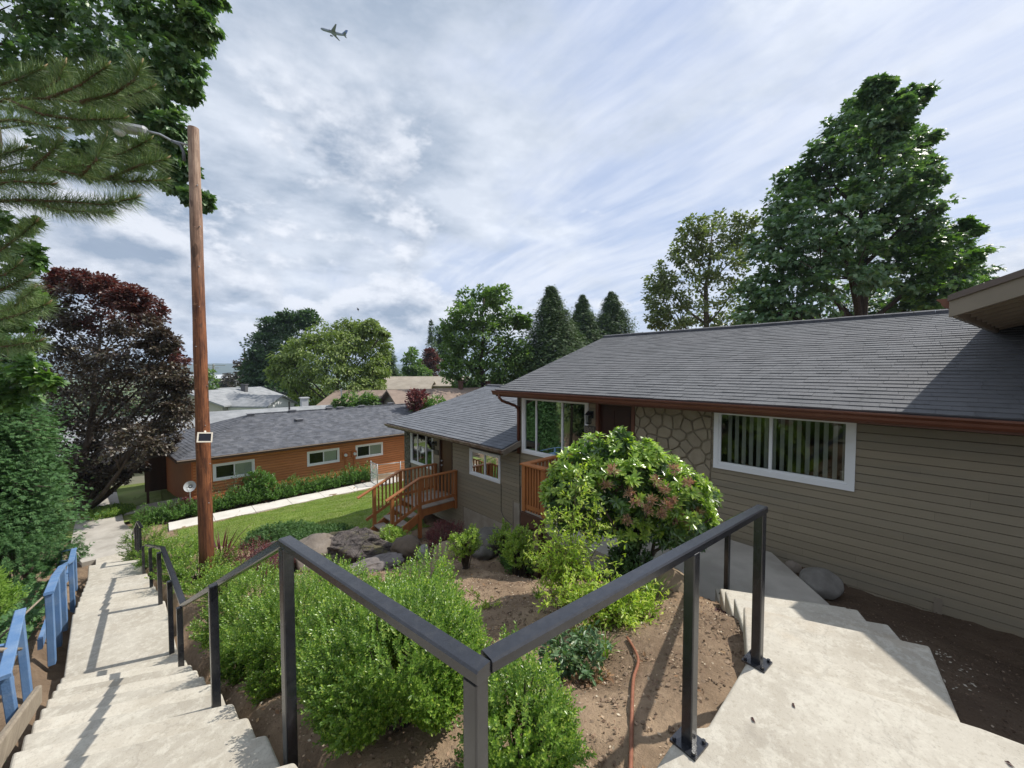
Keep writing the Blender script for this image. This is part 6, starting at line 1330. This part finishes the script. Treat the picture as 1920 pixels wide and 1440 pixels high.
# ------------------------------------------------------------------ shrubs
g1 = 'clipped hedge shrubs in front of the orange house'
protos = []
for k in range(4):
    o_ = shoot_shrub('hedge_shrub', 'small clipped green shrub in the hedge between white walk and orange house', (0, 0, -60), .42, .86, 420, .06, LM_BOXD, 60 + k, pairs=6, slen=.16, group=g1, upb=.8, lump=.14, skirt=.8); protos.append(o_)
x = -.35; k = 0
while x < 9.2:
    y = 22.42 + random.uniform(-.08, .08); o_ = protos[k] if k < 4 else copy_tree(protos[random.randrange(4)])
    o_.location = (x, y, float(gh(x, y)) - .05); o_.rotation_euler = (0, 0, random.uniform(0, 6)); s_ = random.uniform(.9, 1.12); o_.scale = (s_, s_, s_ * random.uniform(.92, 1.12)); x += .48 * s_; k += 1
shoot_shrub('hydrangea', 'rounder hedge bush with a few cream flower heads by the orange wall', (3.85, 22.75, -6.6), .75, 1.35, 420, .10, LM_BOXD, 66, pairs=5, slen=.2)
hy = bpy.data.objects['hydrangea']; rs = np.random.default_rng(67)
for (u_, v_) in ((463, 913), (488, 899), (502, 905), (466, 907)):
    c_ = np.array(at(u_, v_, 20.3)); d_ = rdir(60, rs); leaves('flower', mat('cream_petal', (.62, .60, .36), None, .6), c_ + d_ * .10 * np.array([1, 1, .7]), d_, rdir(60, rs), np.full(60, .06), DIAM, hy)
rs_ = thing('rose_bush', 'thin wispy rose shrub against the orange wall right of the pole', 'shrub', (2.6, 22.9, -6.6)); mb = MB(); P_ = []
for k in range(14):
    b0 = np.array([2.6 + random.uniform(-.5, .5), 22.9, -6.6]); e = b0 + np.array([random.uniform(-.6, .6), random.uniform(-.2, .2), random.uniform(.9, 1.6)]); mb.tube([b0, (b0 + e) / 2 + rng.normal(size=3) * .06, e], [.012, .008, .004], 4); P_ += [b0 + (e - b0) * t + rng.normal(size=3) * .09 for t in np.linspace(.3, 1, 30)]
mb.build('stem', BARK, rs_); P_ = np.array(P_); leaves('foliage', LM_ROSE, P_, rdir(len(P_)), rdir(len(P_)) + UP, np.full(len(P_), .075), OVAL, rs_)
shoot_shrub('red_shrub', 'small dark red shrub under the satellite dish', (1.0, 22.75, -6.62), .32, .75, 160, .07, LM_BARB, 68, pairs=5, slen=.16)
sh('hedge_shrub', 'large rounded green shrub at the far end of the hedge beside the stair foot', 205, 955, 17.4, .85, 800, .06, LM_BOX, 69, pairs=6, slen=.2, lump=.12)
sh('hedge_shrub', 'green shrub right behind the lowest black handrail', 272, 985, 12.4, .55, 950, .045, LM_BOX, 70, pairs=6, skirt=.7, lump=.22, slen=.17)
sh('hedge_shrub', 'green shrub left of the pole beside the middle landing', 322, 1015, 9.4, .55, 950, .04, LM_BOX, 71, pairs=6, skirt=.7, lump=.22, slen=.15)
sh('hedge_shrub', 'soft green shrub at the foot of the wooden pole', 372, 1045, 6.9, .55, 1000, .034, LM_BOX, 72, pairs=7, skirt=.7, lump=.22, slen=.14)
sh('hedge_shrub', 'leafy shrub behind the second handrail post from the corner', 478, 1085, 4.7, .46, 1700, .03, LM_BOX, 73, pairs=8, slen=.15, skirt=.8, lump=.16, upb=.9)
sh('boxwood', 'dense green boxwood left of the near left handrail post', 552, 1098, 3.5, .42, 2300, .025, LM_BOX, 74, pairs=9, slen=.13, skirt=.8, lump=.16, upb=.9)
sh('boxwood', 'low boxwood leaning toward the stair between the two near handrail posts', 462, 1150, 3.9, .27, 900, .026, LM_BOX, 175, pairs=9, slen=.12, skirt=.9, lump=.18, upb=.7)
sh('boxwood', 'boxwood squeezed between the near left post and the corner shrub', 668, 1105, 2.8, .40, 2000, .024, LM_BOX, 174, pairs=9, slen=.13, skirt=.8, lump=.18, upb=.9)
sh('boxwood', 'large glossy boxwood filling the corner of the two handrails', 748, 1135, 2.12, .41, 4200, .021, LM_BOX, 75, pairs=10, slen=.11, ry=.42, lump=.15, skirt=.75, upb=.9)
sh('boxwood', 'taller loose boxwood shoots behind the corner shrub', 772, 1098, 2.85, .33, 1400, .026, LM_BOX, 76, pairs=11, slen=.2, lump=.25, upb=1.2, skirt=.6)
sh('boxwood', 'small bright boxwood right of the corner post', 975, 1255, 1.66, .21, 1400, .020, LM_BOX, 77, pairs=10, slen=.12, lump=.2, skirt=.8, upb=.8)
sh('boxwood', 'leggy boxwood shoots standing up near the lava boulder', 622, 1062, 4.6, .32, 420, .03, LM_BOX, 78, pairs=9, slen=.2, upb=1.1)
sh('boxwood', 'low boxwood left of the leggy shoots behind the left handrail', 420, 1078, 5.7, .36, 460, .028, LM_BOX, 79, pairs=8, slen=.15)
gs = 'two light green shrubs on the bare bed'
sh('light_shrub', 'left light green shrub on bare soil below the porch', 873, 1000, 7.1, .24, 230, .055, LM_BOXY, 80, pairs=5, slen=.13, group=gs, lump=.3)
sh('light_shrub', 'right light green shrub with one taller shoot near the upper porch', 972, 1000, 6.7, .27, 260, .055, LM_BOXY, 81, pairs=5, slen=.14, group=gs, lump=.3)
sh('light_shrub', 'small yellow green shrub between the rock and upper porch corner', 945, 988, 7.9, .2, 140, .055, LM_BOXY, 82, pairs=5, slen=.14, lump=.3)
shoot_shrub('barberry', 'round dark red barberry under the cedar porch edge', gpos(830, 1010, 9.1), .42, .62, 420, .035, LM_BARB, 83, pairs=6, slen=.18, upb=.5)
shoot_shrub('pieris', 'pale green shrub against the cedar porch steps', gpos(737, 1020, 9.6), .34, .62, 240, .07, LM_BOXY, 84, pairs=5, slen=.16, tm=LONG, wid=1.5)
shoot_shrub('green_tuft', 'dark leafy plant below the upper porch fascia', gpos(975, 1000, 7.6), .3, .45, 130, .09, LM_BOXD, 85, pairs=5, slen=.2, tm=LONG)
for k, (u_, v_, D_, rx_, h_) in enumerate(((520, 1010, 11.3, 1.0, .42), (585, 1000, 10.9, 1.1, .42))):
    shoot_shrub('juniper', ['low spreading juniper left half of the strip at the lawn edge', 'low spreading juniper touching the lava boulder at the lawn edge'][k], gpos(u_, v_, D_), rx_, h_, 700, .09, LM_JUN, 86 + k, pairs=5, slen=.22, tm=SPRAY, ry=.7, upb=.2)
shoot_shrub('heather', 'low reddish twiggy shrub right of the wooden pole', gpos(470, 1070, 7.4), .48, .55, 420, .03, LM_BARB, 88, pairs=6, slen=.2)
shoot_shrub('heather', 'second reddish twiggy shrub nearer the left handrail', gpos(505, 1080, 7.0), .34, .48, 260, .03, LM_BARB, 89, pairs=6, slen=.2)
def blades(name, label, c, n, h, m, seed, spread=.15, w=.025, lean=.5, cat='plant'):
    rs = np.random.default_rng(seed); c = np.array(c, float); root = thing(name, label, cat, c); V, Fc = [], []
    for k in range(n):
        a = rs.uniform(0, 6.28); d = np.array([math.cos(a), math.sin(a), 0]); s_ = np.array([-d[1], d[0], 0]); b0 = c + d * rs.uniform(0, spread) * .5; H = h * rs.uniform(.6, 1.1); ln = lean * rs.uniform(.2, 1.1); b = len(V)
        for t in (0, .35, .7, 1.0): p = b0 + d * (ln * H * t ** 2) + UP * H * (t - .22 * ln * t * t); ww_ = w * (1 - t ** 2) * .5 + .001; V += [p - s_ * ww_, p + s_ * ww_]
        Fc += [(b + 2 * i, b + 2 * i + 1, b + 2 * i + 3, b + 2 * i + 2) for i in range(3)]
    np_mesh('leaf_blades', np.array(V), [np.array(Fc)], m, root); return root
blades('flax', 'bronze sword leaved flax beside the base of the wooden pole', gpos(415, 1055, 7.8), 40, 1.0, LM_BARB, 90, .25, .05, .55)
blades('grass_tuft', 'grass like tuft under the right handrail middle', gpos(1165, 1140, 3.6), 60, .34, LM_LIME, 91, .2, .012, .6)
blades('grass_tuft', 'grassy tuft at the foot of the rhododendron', gpos(1215, 1150, 3.9), 60, .30, LM_LIME, 92, .25, .012, .7)
for k, (u_, v_, D_) in enumerate(((1090, 1250, 3.0), (1225, 1125, 4.1), (1010, 1120, 4.7), (945, 1235, 2.7), (1135, 1275, 2.9))):
    blades('weed', ['green weed sprouting left of the brown hose', 'weed near the tan boulder by the walk', 'weed at the left foot of the nandina', 'weed on the soil just above the corner boxwood', 'weed among the dry twigs by the hose'][k], gpos(u_, v_, D_), 26, .16, LM_LIME, 93 + k, .12, .014, .8)

# rhododendron
rh = thing('rhododendron', 'large domed rhododendron with spent pink blooms beside the house walk', 'shrub', gpos(1188, 1080, 4.75)); rs = np.random.default_rng(101)
lob = [(1165, 822, 22), (1110, 848, 40), (1155, 862, 46), (1205, 858, 42), (1065, 880, 40), (1045, 925, 36), (1100, 910, 56), (1170, 910, 60), (1240, 890, 48), (1285, 915, 46), (1325, 935, 26), (1225, 945, 60), (1290, 965, 50), (1320, 985, 28), (1060, 965, 36), (1120, 965, 50), (1180, 985, 46), (1260, 995, 40), (1300, 1010, 26)]
lob = [(1185 + (u_ - 1185) * .97, 925 + (v_ - 925) * .97, r_ * .9) for u_, v_, r_ in lob]
Wp, Wo, Wk = [], [], []
for i, (u_, v_, rp) in enumerate(lob):
    dj = rs.uniform(-.45, .45); c_ = np.array(at(u_, v_, 4.75 + dj)); r_ = rp * (4.75 + dj) / F_PX; n_ = int(22 + rp * 1.15); d_ = rdir(n_, rs); d_[:, 2] = d_[:, 2] * .8 + .15; d_ = unit(d_)
    Wp.append(c_ + d_ * r_ * rs.uniform(.8, 1.08, n_)[:, None]); Wo.append(d_); Wk.append(np.full(n_, v_))
Wp, Wo, Wk = np.concatenate(Wp), unit(np.concatenate(Wo) + UP * .55), np.concatenate(Wk)
def whorls(nm, m, C, O, n_, leaf, spread, parent):
    N = len(C) * n_; c_ = np.repeat(C, n_, 0); o_ = np.repeat(O, n_, 0); a1 = unit(np.cross(O, rdir(len(C), rs))); a2 = np.cross(O, a1); an = np.tile(np.arange(n_) * 2.4, len(C)) + rs.normal(size=N) * .2
    rd = np.repeat(a1, n_, 0) * np.cos(an)[:, None] + np.repeat(a2, n_, 0) * np.sin(an)[:, None]; ti = rs.uniform(.15, 1.0, N) * spread
    ax = unit(rd + o_ * (1.0 - ti)[:, None] * 1.1 - UP * .12); nr = unit(o_ * .8 + UP * .5 - rd * .2)
    leaves(nm, m, c_ + o_ * rs.uniform(-.02, .015, N)[:, None], ax, nr, leaf * rs.uniform(.7, 1.2, N), LONG, parent, wid=leaf * 1.25 * rs.uniform(.8, 1.1, N))
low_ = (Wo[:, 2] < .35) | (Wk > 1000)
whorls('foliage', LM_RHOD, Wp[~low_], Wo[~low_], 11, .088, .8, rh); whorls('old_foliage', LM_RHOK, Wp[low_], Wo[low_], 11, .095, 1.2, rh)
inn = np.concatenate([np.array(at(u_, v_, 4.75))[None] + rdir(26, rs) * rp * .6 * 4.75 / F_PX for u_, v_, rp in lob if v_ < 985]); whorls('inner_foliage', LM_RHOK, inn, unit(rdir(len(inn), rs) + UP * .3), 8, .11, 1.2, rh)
for k, (u_, v_) in enumerate(((1190, 942), (1222, 938), (1246, 918), (1262, 940), (1148, 882), (1290, 905), (1300, 925), (1212, 955), (1275, 958), (1240, 962), (1308, 960), (1265, 880), (1176, 975), (1262, 975), (1295, 980), (1136, 910), (1230, 902), (1180, 925), (1250, 948))):
    c_ = np.array(at(u_, v_, 4.22 + rs.uniform(-.1, .12))); d_ = unit(rdir(70, rs) + UP * .3 - Fv * .3); c_ = c_ + rs.normal(size=(70, 3)) * .013; leaves('bloom', LM_BLOOM, c_ + d_ * .012, d_, rdir(70, rs), rs.uniform(.035, .075, 70), LONG, rh, wid=rs.uniform(.02, .05, 70))
mb = MB(); b0 = gpos(1188, 1080, 4.75)
for k in range(16):
    q_ = Wp[rs.integers(len(Wp))]; s_ = b0 + np.array([rs.normal() * .07, rs.normal() * .07, -.1]); m_ = s_ + (q_ - s_) * .5 + UP * .05; m_[:2] = b0[:2] + (q_[:2] - b0[:2]) * .3; mb.tube([s_, m_, q_], [.035, .022, .008], 6)
mb.build('stem', BARK, rh)
shoot_shrub('vine', 'dark leafy ivy mound at the rhododendron trunk', gpos(1180, 1080, 4.6), .24, .42, 160, .06, LM_RHOK, 102, pairs=5, slen=.14)

# nandina: arching canes with airy compound leaves
def canes(name, label, c, tips, m, seed, leaf=.05, nl=16, twl=.22, bow=.12, cat='shrub', stemm=None, tm=OVAL, wid=.75):
    rs = np.random.default_rng(seed); root = thing(name, label, cat, c); mb = MB(); P_, A_ = [], []
    for tip in tips:
        tip = np.array(tip); b0 = np.array(c) + np.array([rs.normal() * .05, rs.normal() * .05, -.03]); m_ = (b0 + tip) / 2; m_[:2] = b0[:2] + (tip[:2] - b0[:2]) * (.5 - bow * 1.5); pts = [(1 - t) ** 2 * b0 + 2 * t * (1 - t) * m_ + t * t * tip for t in np.linspace(0, 1, 8)]
        mb.tube(pts, [.007 - .005 * k / 7 for k in range(8)], 5)
        for k in range(nl):
            t = rs.uniform(.30, 1.0); i = min(int(t * 7), 6); p = pts[i] + (pts[i + 1] - pts[i]) * (t * 7 - i); d = unit(rdir(1, rs)[0] + UP * .35 + unit(pts[i + 1] - pts[i]) * .3); L = twl * rs.uniform(.5, 1.1); e = p + d * L - UP * L * .15; mb.tube([p, e], [.0025, .001], 3)
            n_ = 11; tt = np.linspace(.25, 1, n_); P_.append(p + (e - p) * tt[:, None] + rs.normal(size=(n_, 3)) * L * .05); A_.append(unit(d * .7 + rdir(n_, rs) * .8 - UP * .15))
    P_, A_ = np.concatenate(P_), np.concatenate(A_); sz = leaf * rs.uniform(.6, 1.2, len(P_)); leaves('foliage', m, P_, A_, unit(UP + rdir(len(P_), rs) * .6), sz, tm, root, wid=sz * wid); mb.build('cane', stemm or mat('cane_green', (.10, .12, .04), (.14, .11, .05), .7, 9), root); return root
nb = gpos(1062, 1190, 4.0)
canes('nandina', 'tall airy yellow green nandina canes in front of the rhododendron', nb, [at(1083, 888, 4.0), at(1078, 930, 3.9), at(1120, 955, 4.1), at(1040, 960, 4.1), at(1015, 985, 4.0), at(1130, 1010, 3.9), at(1060, 1000, 3.8), at(1000, 1040, 4.1), at(1095, 985, 3.9), at(1035, 1045, 3.9), at(1090, 1050, 3.8), at(1025, 1005, 4.2)], LM_NAND, 110, .050, 26, .24, .1)
canes('nandina', 'low yellow green nandina spreading under the right handrail', gpos(1150, 1190, 3.55), [at(1110, 1085, 3.6), at(1150, 1075, 3.6), at(1200, 1100, 3.5), at(1240, 1135, 3.5), at(1080, 1110, 3.5), at(1045, 1095, 3.6), at(1180, 1130, 3.4), at(1120, 1130, 3.4), at(1225, 1165, 3.4), at(1160, 1150, 3.3), at(1070, 1145, 3.4), at(1030, 1120, 3.5), at(1195, 1180, 3.3)], LM_NAND, 111, .050, 26, .22, .05)
canes('rose_bush', 'grey green rose bush with dry twigs beside the brown hose', gpos(1068, 1300, 2.7), [at(1040, 1190, 2.7), at(1085, 1200, 2.7), at(1120, 1215, 2.65), at(1020, 1225, 2.65), at(1060, 1230, 2.5), at(1110, 1250, 2.5), at(1020, 1270, 2.6), at(1130, 1190, 2.8), at(1095, 1175, 2.8)], LM_ROSE, 112, .052, 13, .15, .05, wid=.9)
canes('dry_twigs', 'clump of dry brown twigs and leaves below the rose bush', gpos(1100, 1320, 2.55), [at(1070, 1290, 2.5), at(1110, 1285, 2.5), at(1140, 1270, 2.55), at(1150, 1300, 2.5), at(1090, 1310, 2.45), at(1120, 1330, 2.45)], LM_DRY, 113, .03, 14, .09, .02, stemm=TIMB)
canes('sapling', 'tiny yellow green sprig leaning on the bare soil', gpos(935, 1155, 4.6), [at(876, 1108, 4.7), at(905, 1130, 4.6), at(930, 1128, 4.6)], LM_NAND, 114, .035, 9, .10, .02)
canes('sapling', 'slender young tree in the lawn behind the plum trunk', gpos(215, 935, 24.5), [at(212, 885, 24.5), at(200, 895, 24.5), at(228, 893, 24.5), at(220, 905, 24.5), at(205, 910, 24.5)], LM_DKGR, 115, .16, 22, .7, .05, cat='tree')
lobe_tree('japanese_maple', 'small red weeping maple by the orange house porch', 26, [(285, 905), (285, 880)], .06, [(285, 868, 12), (275, 872, 10), (296, 874, 10), (283, 880, 10)], LM_BARB, .13, LONG, per=24, seed=116, clr=.5, droop=.7, base=-6.7)
shoot_shrub('golden_shrub', 'bright yellow green shrub cut by the left edge', gpos(-42, 1170, 5.4), .34, 1.0, 420, .05, LM_LIME, 117, pairs=7, slen=.2)

# ------------------------------------------------------------------ uncountable ground cover
rs = np.random.default_rng(120)
def scatter_ground(name, label, n, fn, m, tm, size, lift=.01, upn=1.0, cat=None, wid=None, axup=.0):
    S_ = fn(n); X, Y = S_[:, 0], S_[:, 1]; z = gh(X, Y) + lift; pos = np.stack([X, Y, z], 1); ax = unit(rdir(len(X), rs) * np.array([1, 1, .3]) + UP * axup); nr = unit(UP * upn + rdir(len(X), rs) * .6)
    sz = size * rs.uniform(.5, 1.3, len(X)); o = leaves(name, m, pos, ax, nr, sz, tm, None, wid=(None if wid is None else sz * wid)); tag(o, label, cat or 'ground cover', kind='stuff'); return o
def reg_sp(s0, s1, p0, p1):
    def f(n):
        s_ = rs.uniform(s0, s1, n); p_ = rs.uniform(p0, p1, n); return np.stack([-math.sin(SK) * s_ + math.cos(SK) * p_, math.cos(SK) * s_ + math.sin(SK) * p_], 1)
    return f
gcov = scatter_ground('ivy', 'green ivy ground cover left of the blue railing', 15000, reg_sp(7.6, 14.5, -3.4, -.80), LM_CYPR, OVAL, .075, lift=.10, upn=1.2, axup=.4)
scatter_ground('vinca', 'small leafy ground cover at the lower left corner', 1500, reg_sp(3.0, 5.3, -1.3, -.68), LM_BOXD, OVAL, .04, lift=.05, axup=.4)
CHIPD = leafmat('dark_chip', [(0, (.03, .02, .014)), (.6, (.07, .045, .03)), (.93, (.12, .085, .06)), (1, (.26, .21, .16))], .9, .2, .0)
def bed(n):
    X = rs.uniform(.35, 6.0, n); Y = rs.uniform(.8, 9.5, n); return np.stack([X, Y], 1)
CHIP = leafmat('bark_chip', [(0, (.07, .045, .03)), (.5, (.16, .105, .07)), (.85, (.28, .21, .145)), (1, (.42, .34, .26))], .9, .2, .0)
scatter_ground('bark_chips', 'bark chips and crumbs scattered over the garden soil', 26000, bed, CHIP, DIAM, .022, lift=.004, upn=1.4, axup=.15)
def rbed(n):
    X = rs.uniform(3.0, 7.0, n); Y = rs.uniform(-1.6, 1.4, n); return np.stack([X, Y], 1)
scatter_ground('leaf_litter', 'dark leaf litter and chips on the bare bed by the wall', 4500, rbed, CHIPD, DIAM, .020, lift=.006, upn=1.4, axup=.15)
scatter_ground('petals', 'pale fallen petals strewn along the right steps', 110, lambda n: np.stack([rs.uniform(4.2, 5.6, n), rs.uniform(-.35, .3, n)], 1), mat('petal', (.40, .36, .29), None, .8), DIAM, .026, lift=.012, upn=1.5)
def clods(n):
    rs2 = np.random.default_rng(5); import bmesh
    bm = bmesh.new(); bmesh.ops.create_icosphere(bm, subdivisions=1, radius=1.0); V0 = np.array([v.co for v in bm.verts]); F0 = np.array([[v.index for v in f.verts] for f in bm.faces]); bm.free()
    X = rs2.uniform(.7, 5.2, n); Y = rs2.uniform(.75, 7.5, n); s_ = np.minimum(rs2.gamma(1.5, .0038, n) + .003, .022); P_ = []
    pos = np.stack([X, Y, gh(X, Y)], 1); V = V0[None] * (1 + rs2.normal(size=(n, len(V0), 1)) * .22) * s_[:, None, None] * np.array([1.2, 1, .7]) + pos[:, None]
    F_ = (F0[None] + (np.arange(n) * len(V0))[:, None, None]).reshape(-1, 3); o = np_mesh('soil_clods', V.reshape(-1, 3), [F_], mat('soil_clod', (.15, .105, .07), (.24, .175, .12), .95, 20, island=.25)); tag(o, 'small soil clods and pebbles over the planting bed', 'soil', kind='stuff')
clods(9000)
X = rs.uniform(.3, 14, 200000); Y = rs.uniform(9.6, 20.8, 200000); k_ = in_lawn(X, Y); X, Y = X[k_], Y[k_]; n_ = len(X)
pos = np.stack([X, Y, gh(X, Y) + .015], 1); o = leaves('grass', LM_GRASS, pos, unit(UP + rdir(n_, rs) * .55), rdir(n_, rs), rs.uniform(.03, .062, n_), NEED, None, wid=np.full(n_, .012)); tag(o, 'short mown grass blades of the lawn', 'grass', kind='stuff')
scatter_ground('dry_leaves', 'dry brown leaves blown over the planting bed', 900, bed, LM_DRY, OVAL, .04, lift=.012, upn=1.2, axup=.15)
# tree belt across the valley
n_ = 2600; az = rs.uniform(-62, 62, n_); dist = np.exp(rs.uniform(math.log(150), math.log(2300), n_)); C_ = (Fv[None] * np.cos(np.radians(az))[:, None] + Rv[None] * np.sin(np.radians(az))[:, None]) * dist[:, None]
C_[:, 2] = gh(C_[:, 0], C_[:, 1]) + 3; rad = rs.uniform(3.0, 7.5, n_); pos, ax, nr = clump_leaves(C_, rdir(n_, rs), rad, 34, rs, 0, .9, .9)
o = leaves('far_woods', LM_DKGR, pos, ax, nr, np.repeat(rad, 34) * .55, DIAM); tag(o, 'far off woods spread over the valley floor', 'woods', kind='stuff')
# single leaves on the concrete and the rail
gl = 'fallen leaves on the landing'
for k, (u_, v_) in enumerate(((1488, 1322), (1893, 1432), (1412, 1349))):
    p = gz(u_, v_, -1.694); mb = MB(); a_ = random.uniform(0, 3); d_ = np.array([math.cos(a_), math.sin(a_), 0]) * .018; s_ = np.array([-d_[1], d_[0], 0]) * .35
    p = p - UP * .003; d_ = d_ * .9; s_ = s_ * .8; mb.add([p - d_, p + s_, p + d_, p - s_, p - d_ * .3 + s_ + UP * .008, p + d_ * .3 - s_ * .8 + UP * .01], [(0, 3, 2, 1), (0, 4, 5), (4, 2, 5)])
    tag(mb.build('fallen_leaf', mat('dead_leaf', (.06, .025, .022), None, .8), origin=p), ['dark curled leaf on the landing in front of the right post', 'small dark leaf at the lower right corner of the landing', 'tiny brown leaf on the landing left of the curled one', 'small leaf speck on the landing below the bolted post'][k], 'leaf', gl)

# the air of the valley: one closed box of thin haze round everything on the ground
mb = MB(); mb.box(-6600, 6600, -600, 6600, -45, 130)
hzm = bpy.data.materials.new('haze_air'); hzm.use_nodes = True; nt = hzm.node_tree; nt.nodes.clear()
pv = nd(nt, 'ShaderNodeVolumePrincipled'); pv.inputs['Density'].default_value = 0.00022; pv.inputs['Color'].default_value = (.62, .76, .95, 1); pv.inputs['Anisotropy'].default_value = 0.0
ho = nd(nt, 'ShaderNodeOutputMaterial'); lk(nt, pv.outputs[0], ho.inputs['Volume'])
tag(mb.build('haze', hzm), 'thin blue summer haze lying over the valley', 'haze', kind='stuff')
